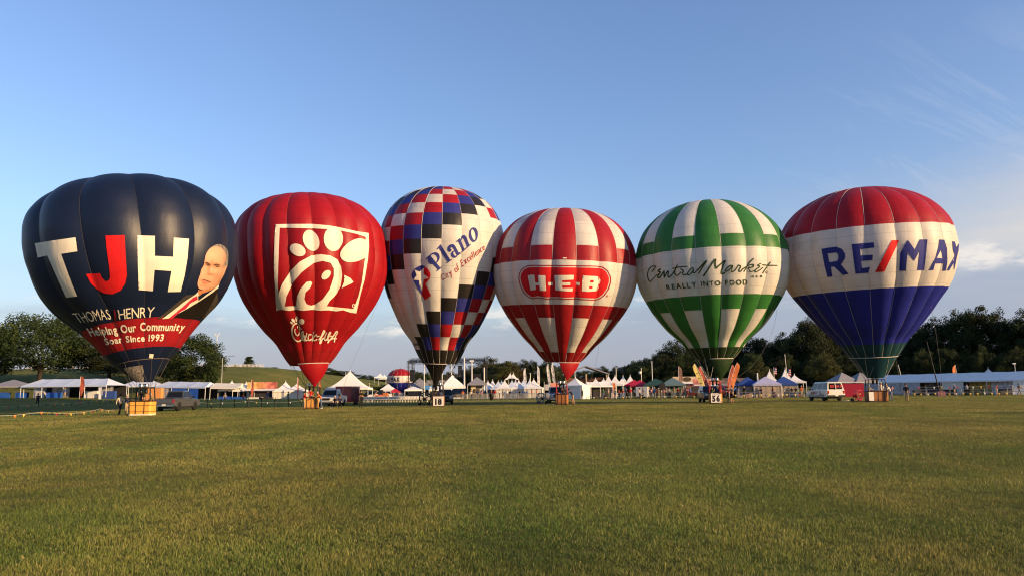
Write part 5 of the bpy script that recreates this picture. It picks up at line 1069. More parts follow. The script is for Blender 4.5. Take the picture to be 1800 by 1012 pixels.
def long_tent(a, b_, eave, ridge, depth, bays, roof, label, walls, back=None, hip=0.0):
    """gabled frame tent from ground point a to b_; walls: material (or None) for the front of each bay"""
    a, b_ = Vector(a), Vector(b_); L_ = (b_ - a).length; rz = math.atan2(b_.y - a.y, b_.x - a.x); root = thing('frame_tent', label, 'tent', a, rz)
    root.rotation_euler = (0, -math.asin((b_.z - a.z) / L_), rz); n = bays; s = L_ / n; rnd = random.Random(int(a.x * 10))
    for i in range(n):
        x0, x1 = i * s + .015, (i + 1) * s - .015; sg = .05; h0 = hip if i == 0 else 0; h1 = hip if i == n - 1 else 0; b = MB()
        for y0, ye in ((-depth / 2, 0), (depth / 2, 0)):
            rows = []
            for j in range(5):
                v = j / 4; y = y0 * (1 - v); z = eave + (ridge - eave) * v - .07 * math.sin(math.pi * v)
                rows.append([(x0 + h0 * v + (x1 - h1 * v - x0 - h0 * v) * t, y, z - sg * math.sin(math.pi * t)) for t in (0, .25, .5, .75, 1)])
            b.grid(rows)
        b.grid([[(x0 + (x1 - x0) * t, -depth / 2 - .01, z) for t in (0, .5, 1)] for z in (eave, eave - .22)])
        for h, x, nx in ((h0, x0, 0), (h1, x1, 1)):
            if (i == 0 and nx == 0) or (i == n - 1 and nx == 1): b.add([(x, -depth / 2, eave), (x, depth / 2, eave), (x + (h if nx == 0 else -h), 0, ridge)], [(0, 1, 2)])
        b.build('roof_panel', roof, root)
    for i in range(n + 1):
        for y in (-depth / 2 + .06, depth / 2 - .06):
            b = MB(); b.tube([(i * s, y, 0), (i * s, y, eave)], .05, 6); b.build('post', POLE, root)
    for i, m in enumerate(walls):
        if m is None: continue
        m, y, f = m if isinstance(m, tuple) else (m, -depth / 2 + .10, 1.0); b = MB(); x0, x1 = i * s + .12, (i + 1) * s - .12; x1 = x0 + (x1 - x0) * f
        b.grid([[(x0 + (x1 - x0) * t / 16, y + .035 * math.sin(t * 2.3), z) for t in range(17)] for z in (.05, eave - .1)]); b.build('wall_panel', m, root, True)
    if back:
        b = MB(); b.slab((0.1, depth / 2 - .08, 0), (L_ - .1, depth / 2 - .08, 0), (L_ - .1, depth / 2 - .08, eave), (.1, depth / 2 - .08, eave), .02); b.build('back_wall', back, root)
    return root
def box_thing(px, D, dims, m, label, name, cat, rz=0, legs=None):
    g_ = gnd(px, D); r_ = thing(name, label, cat, g_, R(rz)); w, d, h = dims
    b = MB(); b.box((0, 0, h - .03), (w, d, .05)); b.build('top', m, r_)
    b = MB(); b.box((0, 0, (h - .06) / 2), (w * .96, d * .94, h - .08)); b.build('front', m if legs is None else legs, r_); return r_

# left side
popup(28, 131, 5.6, 2.0, 3.1, TGR, 'grey canopy over blue tarps at the left end of the row', rz=10)
for k, (px, m, lab) in enumerate(((12, TARP, 'blue tarp covered counter under the grey canopy, outer end'), (44, TARP, 'blue tarp covered counter under the grey canopy beside the long tent'))): box_thing(px, 130, (1.9, .8, .95), m, lab, 'counter', 'counter')
long_tent((-81.2, 131, 1.35), (-66.0, 129, 1.30), 1.95, 3.1, 5.5, 4, TWB, 'long white tent with a hipped roof under the big left tree', [None, (WGRY, -.5, .9), None, (WGRY, .4, .8)], DARKW, hip=1.6)  # white tent in shade: the shade is put into its bluish vinyl colour
b0 = thing('curtain_panel', 'white curtain hanging at the right end of the long left tent', 'curtain', gnd(180, 126)); b = MB(); b.grid([[(-.28 + .56 * t / 8, .05 * math.sin(t * 2.2), z) for t in range(9)] for z in (0, 1.9)]); b.build('cloth', TW, b0, True)
for px, D, dims, m, lab in ((100, 128, (2.4, .7, .9), TARP, 'blue covered table inside the long left tent'), (75, 129, (1.8, .6, 1.7), WGRY, 'grey display stand at the left end of the long tent'), (165, 129, (2.2, .7, 1.2), mat('white_cabinet', (.6, .6, .58), .5), 'white cabinet inside the long left tent'), (197, 128, (2.0, .8, 1.3), TBL, 'blue covered stand right of the long left tent')): box_thing(px, D, dims, m, lab, 'stall_table', 'table')
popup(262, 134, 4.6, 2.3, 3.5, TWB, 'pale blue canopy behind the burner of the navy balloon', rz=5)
popup(240, 136, 3.6, 2.2, 3.1, TWB, 'low pale canopy left of the navy balloon\'s burner', rz=5)
box_thing(275, 128, (2.6, 1, 2.0), mat('orange_stall', (.6, .26, .08), .6), 'orange and white stall front behind the grey pickup', 'stall_table', 'stall')
long_tent((-59.5, 132, .95), (-50.2, 130, .70), 2.05, 2.9, 5.0, 3, TWB, 'long pale tent walled with blue tarps behind the grey pickup', [(WGRY, -2.4, .9), (TARP, -2.45, 1.0), (TARP, -2.45, .62)], DARKW, hip=.8)
long_tent((-50.0, 130, .70), (-45.4, 130, .60), 2.0, 2.75, 4.5, 1, TWC, 'short cream tent between the blue tarps and the peaked tents', [None], DARKW)
for px, pk, m, lab in ((409, 3.5, TW, 'white peaked tent left of the food banner, second from it'), (434, 3.3, TW, 'white peaked tent touching the left end of the food banner'), (503, 3.5, TW, 'white peaked tent touching the right end of the food banner'), (523, 3.2, TW, 'white peaked tent partly behind the red balloon\'s basket')):
    tent(px, 131, 3.6, 2.1, pk, m, lab, TWC, rz=6, walls='b' if px < 450 else 'bf')
for px, lab, m in ((398, 'blue covered table left of the peaked tents', TARP), (422, 'blue covered table under the white peaked tents', TARP), (470, 'dark counter under the food banner', DARKW), (452, 'cream counter at the left under the food banner', TWC)): box_thing(px, 128, (2.2, .7, .95), m, lab, 'stall_table', 'table')
fb = thing('food_stand', 'food stand with a wide yellow and red picture banner on its roof', 'food stand', gnd(466, 131), 0)
b = MB(); b.box((0, 0, 1.15), (5.0, 2.2, 2.3)); b.build('body', TWC, fb)
b = MB(); b.box((0, -1.2, 1.35), (4.2, .3, .9)); b.build('serving_hatch', DARKW, fb)
b = MB(); b.slab((-2.5, -1.1, 2.32), (2.5, -1.1, 2.32), (2.5, -2.2, 2.05), (-2.5, -2.2, 2.05), .04); b.build('awning', TW, fb)
for i, c in enumerate(((.62, .42, .14), (.66, .36, .12), (.60, .28, .10), (.60, .24, .13), (.56, .17, .12), (.52, .15, .11))):
    b = MB(); b.box((-2.1 + i * .84, -1.15, 2.9), (.83, .06, 1.1)); b.build('banner_panel', mat('banner_picture_%d' % i, c, .6, var=.45, scale=2.2), fb)
def feather(px, D, h, m, label, lean=0.0, w=.75, rz=0, z0=0):
    g_ = gnd(px, D); g_.z += z0; r_ = thing('feather_flag', label, 'flag', g_, R(rz))
    ct = [(lean * (v ** 2) * h, v * h) for v in [i / 14 for i in range(15)]]; sgn = -1 if lean < 0 else 1
    b = MB(); b.tube([(x, 0, z) for x, z in ct], .03, 6); b.build('pole', POLE, r_)
    b = MB(); rows = []
    for i in range(2, 15):
        x, z = ct[i]; v = (i - 2) / 12; ww = w * min(1, .55 + v) * math.sqrt(max(.02, 1 - max(0, (v - .72) / .28) ** 2)); rows.append([(x + ww * t * sgn, .05 * math.sin(3 * t + i * .7), z) for t in (0, .33, .66, 1)])
    b.grid(rows); b.build('banner', m, r_, True)
    b = MB(); k = 0
    for i in range(4, 12, 2):
        x, z = ct[i]; b.slab((x + .34 * w * sgn, -.07, z), (x + .58 * w * sgn, -.07, z), (x + .58 * w * sgn, -.07, z + h * .03), (x + .34 * w * sgn, -.07, z + h * .03), -.01)
    b.build('lettering', mat('flag_print', (.30, .16, .10), .6), r_); b = MB(); b.box((0, 0, .03), (.6, .6, .06)); b.build('base', PLAST, r_); return r_
FR = mat('red_orange_flag', (.42, .09, .05), .6, trans=.15); FY = mat('cream_yellow_flag', (.62, .50, .16), .6, trans=.15); FO = mat('orange_flag', (.60, .17, .05), .6, trans=.15); FWH = mat('white_flag', (.62, .60, .56), .6, trans=.15); FB = mat('brown_flag', (.22, .13, .09), .6, trans=.1)
feather(144, 124, 3.7, FR, 'red orange feather flag in front of the long left tent', w=.7)
feather(443, 128, 3.9, FR, 'thin red feather flag at the left end of the food banner', w=.4)
feather(523, 129, 4.2, mat('pink_flag', (.6, .25, .2), .6), 'slim pink feather flag left of the red balloon\'s basket', w=.3)
feather(561, 128, 4.6, FO, 'slim orange feather flag right of the red balloon\'s burner', w=.35)
feather(1189, 140, 5.6, FB, 'brown feather flag left of the tan food trailer', w=.7)
feather(1236, 118, 5.3, FY, 'yellow feather flag leaning left beside the dark off-roader', lean=-.30, w=.75)
feather(1243, 121, 5.0, FR, 'dark red feather flag leaning left behind the yellow one', lean=-.28, w=.7)
feather(1276, 119, 5.4, FO, 'bright orange feather flag leaning right of the green balloon\'s basket', lean=.26, w=.8)
feather(1271, 122, 5.2, FR, 'red feather flag leaning right behind the bright orange one', lean=.22, w=.65)
feather(1676, 140, 5.2, FO, 'lone orange feather flag above the long white tent', lean=-.06, w=.7)
for i, (px, h, ln, lab) in enumerate(((924, 6.5, -.05, 'white feather flag above the peaked tents, leftmost of four'), (942.5, 6.9, .0, 'upright white feather flag above the peaked tents, second of four'), (966, 7.4, -.08, 'white feather flag left of the striped balloon\'s point, third of four'), (974.5, 7.6, -.09, 'white feather flag nearest the striped balloon\'s point'))): feather(px, 172, h, FWH, lab, lean=ln, w=.55)
# big marquee, red trailer
tent(615, 124, 6.6, 2.3, 5.0, TW, 'large white peaked marquee behind the red trailer', None, name='marquee_tent', rz=4, curve=1.55)
tr = thing('enclosed_trailer', 'red enclosed trailer with open rear door behind the white pickup', 'trailer', gnd(612, 101), R(-94))
b = MB(); b.box((0, 0, 1.35), (4.2, 2.1, 1.95), taper=.985); b.build('body', PT['red'], tr)
b = MB(); b.box((0, 0, 2.35), (4.22, 2.12, .06)); b.build('roof', PT['maroon'], tr)
b = MB(); b.slab((2.12, 1.06, .42), (2.12, 2.05, .42), (2.12, 2.05, 2.25), (2.12, 1.06, 2.25), .05); b.build('rear_door', PT['maroon'], tr)
b = MB(); b.slab((2.13, -.9, 1.0), (2.13, -.2, 1.0), (2.13, -.55, 1.9), (2.13, -.75, 1.9), .015); b.build('pale_emblem', TWC, tr)
for s in (1, -1): wheel(tr, .3, s * 1.02, .33, s); wheel(tr, -.5, s * 1.02, .33, s)
b = MB(); b.tube([(-2.1, 0, .5), (-3.3, 0, .5)], .05, 6); b.build('drawbar', PLAST, tr)
# white folding chairs in rows
b = MB(); b.box((0, 0, .44), (.42, .40, .035)); b.slab((-.21, .19, .52), (.21, .19, .52), (.21, .27, .86), (-.21, .27, .86), .03)
for x in (-.2, .2): b.tube([(x, -.18, 0), (x, .26, .88)], .014, 4); b.tube([(x, .22, 0), (x, -.16, .46)], .014, 4)
ch_me = b.mesh('folding_chair', [mat('white_chair_plastic', (.70, .66, .60), .45)])
rc = random.Random(5)
for r_ in range(6):
    D = 118 + r_ * 1.6; nx = 24
    for i in range(nx):
        px = 642 + i * (116 / nx) + rc.uniform(-.5, .5)
        if 742 < px < 756 and False: continue
        o = put('folding_chair', ch_me, None, gnd(px, D), R(180 + rc.uniform(-9, 9))); tag(o, 'white folding chair in the rows facing the stage behind the number 18 basket', 'chair', 'white folding chairs in rows before the stage')
# inflation fans
def fan(px, D, m, label, r=.62, rz=0):
    r0 = thing('inflation_fan', label, 'fan', gnd(px, D), R(rz)); z = r + .15
    b = MB(); b.tube([(r * math.cos(R(a)), 0, z + r * math.sin(R(a))) for a in range(0, 361, 15)], .045, 6); b.tube([(r * math.cos(R(a)), .3, z + r * math.sin(R(a))) for a in range(0, 361, 15)], .045, 6)
    for a in range(0, 360, 45): b.tube([(r * math.cos(R(a)), 0, z + r * math.sin(R(a))), (r * math.cos(R(a)), .3, z + r * math.sin(R(a)))], .02, 4); b.tube([(0, -.02, z), (r * math.cos(R(a)), -.02, z + r * math.sin(R(a)))], .012, 4)
    for k in (.4, .7): b.tube([(r * k * math.cos(R(a)), -.02, z + r * k * math.sin(R(a))) for a in range(0, 361, 20)], .01, 4)
    b.build('cage', m, r0)
    b = MB()
    for a in (20, 140, 260): b.slab((.06 * math.cos(R(a)), .12, z + .06 * math.sin(R(a))), (r * .9 * math.cos(R(a - 7)), .10, z + r * .9 * math.sin(R(a - 7))), (r * .9 * math.cos(R(a + 9)), .2, z + r * .9 * math.sin(R(a + 9))), (.09 * math.cos(R(a + 40)), .18, z + .09 * math.sin(R(a + 40))), .02)
    b.build('propeller', WOOD, r0); b = MB(); b.box((0, .48, z - .12), (.36, .4, .34)); b.build('engine', PLAST, r0)
    b = MB()
    for x in (-.4, .4): b.tube([(x, -.15, .03), (x, .75, .03)], .03, 5); b.tube([(x, .1, .03), (x * .6, .15, z - r * .6)], .025, 5)
    b.build('stand', m, r0); wheel(r0, -.55, .55, .17, 1); wheel(r0, .55, .55, .17, 1)
fan(747, 89.5, DSTEEL, 'dark inflation fan on the grass left of the number 18 basket', .68, 20)
fan(947, 93, GALV, 'grey inflation fan lying on the grass left of the striped balloon\'s basket', .55, -30)
fan(1503, 83, PT['red'], 'red inflation fan on the grass between the van and the long basket', .52, 30)
hs = thing('fan_hose', 'pale hose curled on the grass beside the van', 'hose', gnd(1486, 84)); b = MB(); b.tube([(-.9, 0, .06), (-.5, .1, .05), (0, .2, .08), (.4, .05, .25), (.7, 0, .5)], .05, 6); b.build('hose_pipe', TWC, hs)
# stage
ST = thing('concert_stage', 'concert stage with black truss roof and dark deck behind the checkered balloon', 'stage', gnd(786, 185))
def lattice(b, a, c, w, n):
    a, c = Vector(a), Vector(c); d = (c - a).normalized(); u = d.orthogonal().normalized(); v = d.cross(u); cs = [u * w + v * w, u * w - v * w, -u * w - v * w, -u * w + v * w]
    for k in cs: b.tube([a + k, c + k], .045, 4)
    for i in range(n):
        p, q_ = a.lerp(c, i / n), a.lerp(c, (i + 1) / n)
        for k in range(4): b.tube([p + cs[k], q_ + cs[(k + 1) % 4]], .025, 3)
for x in (-9.0, 9.0):
    for y in (-3, 5): b = MB(); lattice(b, (x, y, 0), (x, y, 8.7), .25, 10); b.build('tower', DSTEEL, ST)
for x in (-5.2, -1.0, 1.2, 4.1):
    b = MB(); b.tube([(x, -4, 0), (x, -4, 8.3 if x != 4.1 else 9.4)], .11, 8); b.build('mast', POLE, ST)
for a, c in (((-9, -3, 8.7), (9, -3, 8.7)), ((-9, 5, 8.7), (9, 5, 8.7)), ((-9, -3, 8.7), (-9, 5, 8.7)), ((9, -3, 8.7), (9, 5, 8.7)), ((-4, -3, 7.9), (4, -3, 7.9)), ((-9, 1, 9.1), (9, 1, 9.1))): b = MB(); lattice(b, a, c, .28, 16 if abs(c[0] - a[0]) > 10 else 8); b.build('roof_truss', DSTEEL, ST)
b = MB(); b.box((0, 1, .75), (18, 9, 1.5)); b.build('deck', PLAST, ST)
b = MB(); b.box((6.6, 3, 3.6), (2.6, .3, 4.2)); b.build('screen', INK, ST)
for i, x in enumerate((-4.4, -3.2, -1.8, -.6, .8, 1.9, 3.0, 4.3)):
    l = thing('stage_light', 'black stage light hanging from the truss over the stage', 'stage light', ST.location + Vector((x, -3, 7.35)), 0, 'stage lights hanging from the truss'); b = MB(); b.lathe([(.12, 0), (.17, -.32), (.13, -.35)], 8); b.tube([(0, 0, 0), (0, 0, .3)], .03, 4); b.build('lamp_body', PLAST, l)
for x, z, lab in ((-8.0, 4.2, 'black line array speaker hanging at the left of the stage'), (3.2, 5.0, 'black line array speaker hanging at the right of the stage')):
    s_ = thing('line_array_speaker', lab, 'speaker', ST.location + Vector((x, -3.5, z)))
    for k in range(7): b = MB(); b.box((0, -.05 * (k - 3) ** 2 * .1, k * .38), (1.0, .6, .35), rx=(k - 4) * .04); b.build('speaker_box', PLAST, s_)
    b = MB(); b.tube([(0, 0, 2.6), (0, 0, 8.6 - z)], .03, 4); b.build('chain', DSTEEL, s_)
lt = thing('lighting_stand', 'black lighting stand with a crossbar of lamps under the stage roof', 'light stand', gnd(797, 175)); b = MB(); b.tube([(0, 0, 0), (0, 0, 6.2)], .05, 6); b.tube([(-1.4, 0, 5.2), (1.4, 0, 5.2)], .04, 5); b.build('mast', DSTEEL, lt)
for x in (-1.3, -.7, .6, 1.2): b = MB(); b.lathe([(.12, .25), (.18, -.25)], 8, (x, 0, 5.0)); b.build('lamp', PLAST, lt)
for px, D, h, lab, top in ((815, 165, 8.6, 'tall white pole right of the stage', None), (849.5, 168, 6.6, 'plain pale pole right of the stage screen', None), (828, 172, 8.2, 'pole with a white lamp box behind the stage screen', 'b')):
    p_ = thing('utility_pole', lab, 'pole', gnd(px, D)); b = MB(); b.tube([(0, 0, 0), (0, 0, h)], [.16, .12], 8); b.build('shaft', POLE if px != 849.5 else TWC, p_)
    if top: b = MB(); b.box((0, 0, h), (.9, .5, .35)); b.build('lamp_box', POLE, p_)
# around the stage
popup(682, 182, 3.2, 2.2, 3.5, TW, 'small white canopy below the far balloon', rz=0); 
for px, lab in ((612 + 56, 'tiny white tent on the slope, left of a pair'), (612 + 63.5, 'tiny white tent on the slope, right of a pair')): tent(px, 300, 4.5, 3.2, 4.6, TW, lab, None)
tent(794, 172, 5.4, 2.6, 5.2, TW, 'white pyramid tent behind the dark off-roader', TW, name='pyramid_tent', curve=1.1, walls='f')
popup(737, 190, 5.5, 2.6, 5.0, TGR, 'dark grey canopy behind the hanging speaker')
for px, lab in ((726, 'low white stall left of the blue sign'), (768, 'low white stall right of the blue sign')): popup(px, 150, 3.4, 2.0, 2.6, TW, lab)
sg_ = thing('blue_sign', 'blue rectangular sign above the stalls below the checkered balloon', 'sign', gnd(753, 152)); b = MB(); b.box((0, 0, 2.35), (1.6, .06, .75)); b.build('panel', mat('sky_blue_sign', (.06, .22, .48), .5), sg_)
for x in (-.7, .7): b = MB(); b.tube([(x, .05, 0), (x, .05, 2.7)], .03, 5); b.build('post', POLE, sg_)
b = MB(); b.lathe([(.22, -.01), (.22, .01)], 10, (.3, -.045, 2.35), axis='Y'); b.build('white_mark', PLATE, sg_)
fk = thing('orange_loader', 'orange wheeled loader parked right of the big white marquee', 'loader', gnd(671, 150), R(175)); b = MB(); b.box((0, 0, .8), (2.6, 1.3, .6), taper=.9); b.box((-.8, 0, 1.2), (.8, 1.1, .4)); b.build('body', PT['orange'], fk); b = MB(); b.box((.2, 0, 1.55), (.9, 1.0, .9), taper=.85); b.build('cab', GLS, fk)
for x in (-.85, .85): wheel(fk, x, .6, .42, 1); wheel(fk, x, -.6, .42, -1)
b = MB(); b.tube([(-.9, .3, 1.3), (.9, .3, 1.5), (1.9, .3, .7)], .09, 6); b.build('boom', PT['orange'], fk)
popup(694, 178, 2.4, 1.7, 2.4, TRD, 'red canopy beside the far balloon\'s foot')
bo = thing('control_booth', 'timber control booth with grey canopy right of the stage', 'booth', gnd(837, 158)); b = MB(); b.box((0, 0, 1.15), (2.4, 2.4, .12)); b.build('floor', WOOD, bo)
for x in (-1.15, 1.15):
    for y in (-1.15, 1.15): b = MB(); b.box((x, y, 1.3), (.1, .1, 2.6)); b.build('post', WOOD, bo)
for i in range(9): b = MB(); b.box((-1.1 + i * .275, -1.2, 1.6), (.05, .04, .8)); b.build('baluster', WOOD, bo)
b = MB(); b.box((0, -1.2, 2.02), (2.4, .08, .08)); b.build('handrail', WOOD, bo); b = MB(); b.box((-.7, -1.1, 2.5), (.9, .06, 1.1)); b.build('notice_board', mat('pale_yellow_board', (.66, .58, .34), .6), bo)
popup(837, 158, 4.0, 3.0, 4.4, TGR, 'grey peaked canopy roofing the timber control booth', rz=4)
# row of white peaked tents before the trees
for px, D, w, pk, m, lab in ((885, 157, 3.2, 3.6, TW, 'white peaked tent with lit cream front, left of three in the front row'), (910, 157, 3.2, 3.6, TW, 'white peaked tent with lit cream front, middle of the front row'), (936, 155, 3.7, 3.8, TW, 'white peaked tent with lit cream front, right and largest of the front row')):
    tent(px, D, w, 2.1, pk, m, lab, TWC, rz=-6, walls='flr')
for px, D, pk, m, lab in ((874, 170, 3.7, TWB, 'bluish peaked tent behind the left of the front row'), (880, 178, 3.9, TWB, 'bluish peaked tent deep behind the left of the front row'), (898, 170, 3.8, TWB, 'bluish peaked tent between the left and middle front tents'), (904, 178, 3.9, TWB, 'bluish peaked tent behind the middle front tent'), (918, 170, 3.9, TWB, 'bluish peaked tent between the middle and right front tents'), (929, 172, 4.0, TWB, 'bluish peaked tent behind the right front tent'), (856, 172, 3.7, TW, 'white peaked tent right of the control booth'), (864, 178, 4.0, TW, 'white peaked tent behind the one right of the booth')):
    tent(px, D, 3.2, 2.1, pk, m, lab, m, rz=-6, walls='flr')
for px, lab in ((895, 'white tower tent top above the row, left of a pair'), (900.5, 'white tower tent top above the row, right of a pair')): tent(px, 200, 2.6, 4.6, 6.0, TW, lab, None, rz=0)
# steel crowd barriers
b = MB(); b.tube([(-1.05, 0, .18), (-1.05, 0, 1.08), (1.05, 0, 1.08), (1.05, 0, .18), (-1.05, 0, .18)], .03, 5)
for i in range(11): b.tube([(-.9 + i * .18, 0, .18), (-.9 + i * .18, 0, 1.08)], .014, 4)
for x in (-.8, .8): b.box((x, 0, .09), (.06, .55, .03)); b.box((x, 0, .14), (.04, .04, .12))
bar_me = b.mesh('crowd_barrier', [GALV])
for i in range(20):
    o = put('crowd_barrier', bar_me, None, gnd(802 + i * 8.9, 139), R(random.uniform(-4, 4))); tag(o, 'steel crowd barrier in the line before the peaked tents and stage', 'barrier', 'crowd barriers before the peaked tents')
for px, lab in ((862, 'dark litter bin by the barriers before the peaked tents'), (1172, 'dark litter bin before the food trailers'), (1118, 'black litter bin beside the red canopies')):
    o = thing('litter_bin', lab, 'bin', gnd(px, 132)); b = MB(); b.lathe([(.26, 0), (.33, .95), (.33, 1.0)], 12); b.build('drum', PLAST, o, True); b = MB(); b.lathe([(.35, .99), (.30, 1.12), (.05, 1.18)], 12); b.build('lid', PLAST, o, True)
# sign trailer and pink hoarding
pk_ = thing('pink_hoarding', 'pink and white hoarding behind the silver pickup', 'hoarding', gnd(965, 150)); b = MB(); b.box((.9, 0, 2.35), (1.7, .08, 1.2)); b.build('pink_panel', mat('pink_print', (.60, .24, .18), .6, var=.2), pk_); b = MB(); b.box((-.7, 0, 2.1), (1.1, .08, 1.1)); b.build('white_panel', WGRY, pk_)
for x in (-1.2, 0, 1.6): b = MB(); b.tube([(x, .06, 0), (x, .06, 3.2)], .04, 5); b.build('post', POLE, pk_)
# toilets
tb_ = MB(); 
POT = mat('purple_toilet_plastic', (.085, .075, .13), .5); POTD = mat('dark_purple_plastic', (.06, .055, .10), .5); DOME = mat('white_dome_plastic', (.74, .72, .68), .45, trans=.2)
def toilet(px, D):
    r0 = thing('portable_toilet', 'purple portable toilet with white domed roof in the row of six', 'portable toilet', gnd(px, D), R(-6), 'portable toilets in a row')
    b = MB(); b.box((0, 0, 1.02), (1.08, 1.1, 1.95)); b.build('cabin', POT, r0); b = MB(); b.box((0, -.565, .98), (.72, .04, 1.75)); d_ = b.build('door', POTD, r0); b = MB(); b.box((.26, -.60, 1.05), (.05, .04, .14)); b.build('handle', PLATE, d_)
    b = MB(); b.lathe([(.56, 1.99), (.54, 2.12), (.42, 2.26), (.2, 2.34), (.02, 2.36)], 12); b.build('roof', DOME, r0, True); b = MB(); b.tube([(.4, .4, 1.9), (.4, .4, 2.55)], .05, 6); b.build('vent_pipe', POTD, r0); b = MB(); b.box((0, 0, .03), (1.15, 1.2, .08)); b.build('skid', PLAST, r0); return r0
t0 = toilet(1036, 138.5)
for i in range(1, 6):
    c = copy_tree(t0); c.location = gnd(1036 + i * 6.75, 138.5)
tent(1009, 131, 4.0, 2.3, 3.6, TW, 'white tent with closed side walls right of the striped balloon\'s basket', TW, rz=-28, walls='flr')
long_tent((12.6, 134, 0), (16.9, 134.5, 0), 2.2, 2.9, 3.0, 2, TW, 'low white awning over a dark opening left of the toilets', [(DARKW, -.6, 1.0), (DARKW, -.6, 1.0)], DARKW)
for px, D, pk, lab in ((1044, 165, 3.9, 'white peaked tent behind the toilets, leftmost'), (1058, 150, 3.6, 'white peaked tent behind the toilets, larger and nearer'), (1066.5, 172, 4.6, 'white peaked tent behind the toilets, narrow right one'), (1078, 150, 4.2, 'white peaked tent right of the toilets, first of three'), (1092, 152, 4.1, 'white peaked tent right of the toilets, second of three'), (1104.5, 152, 4.2, 'white peaked tent right of the toilets, third of three')): tent(px, D, 3.2, 2.5, pk, TW, lab, None, rz=-10)
og = thing('orange_post_banner', 'orange upright banner at the right end of the toilets', 'banner', gnd(1075.5, 137)); b = MB(); b.box((0, 0, 1.4), (.5, .08, 2.6)); b.build('cloth', FO, og); b = MB(); b.tube([(0, .07, 0), (0, .07, 2.9)], .03, 5); b.build('pole', POLE, og)
wb_ = thing('white_rail_fence', 'short white rail fence between the toilets and the red canopies', 'fence', gnd(1083, 130)); 
for i in range(3): b = MB(); b.box((0, 0, .25 + .3 * i), (2.3, .04, .14)); b.build('rail', PLATE, wb_)
for i in range(4): b = MB(); b.box((-1.1 + .73 * i, .04, .5), (.09, .06, 1.0)); b.build('post', PLATE, wb_)
popup(1111, 142, 3.4, 2.3, 3.3, TRD, 'red canopy behind the white box trailer, left one', rz=-12); popup(1121, 139, 3.4, 2.2, 3.2, TRD, 'red canopy behind the white box trailer, right one', rz=-12)
bt = thing('box_trailer', 'white box trailer lit by the sun beside the red canopies', 'trailer', gnd(1125, 129), R(-20)); b = MB(); b.box((0, 0, 1.15), (1.9, 1.6, 1.6)); b.build('body', PT['white'], bt); wheel(bt, 0, .75, .3, 1); wheel(bt, 0, -.75, .3, 1); b = MB(); b.tube([(-.95, 0, .45), (-1.8, 0, .45)], .04, 5); b.build('drawbar', PLAST, bt)
popup(1149, 137, 4.4, 2.3, 3.4, TGN, 'dark green canopy with a dark speaker before it', rz=-8); popup(1178, 136, 4.2, 2.3, 3.5, TTL, 'grey green canopy beside the tan food trailer', rz=-8, wall=TTL, walls='b')
sp_ = thing('loudspeaker', 'tall black loudspeaker on a stand before the dark green canopies', 'speaker', gnd(1159.5, 131)); b = MB(); b.box((0, 0, 1.9), (.85, .6, 1.25)); b.build('cabinet', PLAST, sp_); b = MB(); b.tube([(0, 0, 0), (0, 0, 1.3)], .04, 6); b.build('stand', DSTEEL, sp_)
b = MB(); b.slab((-.36, -.31, 1.35), (.36, -.31, 1.35), (.36, -.31, 2.45), (-.36, -.31, 2.45), -.015); b.build('grille', INK, sp_)
for px, h, D, lab in ((1143, 6.8, 150, 'bare white mast behind the dark green canopy'), (1096, 3, 150, 'thin mast among the peaked tents'), (1080, 6.2, 168, 'thin dark mast before the trees, right of the toilets'), (930, 5.2, 165, 'thin mast with crossbar behind the peaked tents'), (1008, 5.8, 150, 'mast right of the striped balloon\'s point')):
    p_ = thing('mast', lab, 'mast', gnd(px, D)); b = MB(); b.tube([(0, 0, 0), (0, 0, h)], .07, 6); b.build('shaft', POLE if px in (1143, 1008) else GALV, p_); b = MB(); b.box((0, 0, h), (.5, .1, .12)); b.build('head', GALV, p_)
lp = thing('lamp_post', 'lamp post with a round white head by the red canopies', 'street lamp', gnd(1124, 150)); b = MB(); b.tube([(0, 0, 0), (0, 0, 5.6)], .06, 6); b.build('shaft', GALV, lp); b = MB(); b.lathe([(.05, 4.4), (.26, 4.6), (.26, 4.85), (.05, 5.0)], 10, (-.25, 0, 0)); b.build('lamp_head', PLATE, lp, True)
# food trailers
def trailer(px, D, w, h, body, sign, label, rz=0, oval=False, awn=None):
    r0 = thing('food_trailer', label, 'food trailer', gnd(px, D), R(rz)); b = MB(); b.box((0, 0, .5 + (h - 1.3) / 2), (w, 2.3, h - 1.3)); b.build('body', body, r0); b = MB(); b.box((0, -1.12, 1.45), (w * .6, .1, .9)); b.build('serving_hatch', DARKW, r0); b = MB(); b.box((0, -1.3, .95), (w * .62, .35, .05)); b.build('counter', GALV, r0)
    b = MB(); b.box((0, -1.1, h - .35), (w * 1.0, .1, 1.0)); s_ = b.build('sign_board', sign, r0); 
    if oval: b = MB(); b.lathe([(.75, -.02), (.75, .02)], 20, (0, 0, 0), axis='Y'); o = b.build('oval_mark', mat('dark_brown_print', (.05, .035, .015), .6), s_); o.location = (-w * .05, -1.18, h - .35); o.scale = (1.1, 1, .55)
    if awn: b = MB(); b.slab((-w / 2, -1.15, h - .9), (w / 2, -1.15, h - .9), (w / 2, -2.2, h - 1.2), (-w / 2, -2.2, h - 1.2), .04); b.build('awning', awn, r0)
    for x in (-.5, .5): wheel(r0, x, -.9, .33, -1)
    return r0
TANS = mat('tan_sign_print', (.42, .34, .24), .6, var=.3, scale=1.4); 
trailer(1204, 152, 6.2, 3.7, TWC, TANS, 'tan food trailer with a dark oval on its sign board', oval=True, awn=TW)
trailer(1237, 148, 5.6, 3.2, PT['red'], mat('red_white_sign', (.45, .16, .14), .6, var=.6, scale=1.2), 'red and white food trailer behind the dark off-roader', awn=TW)
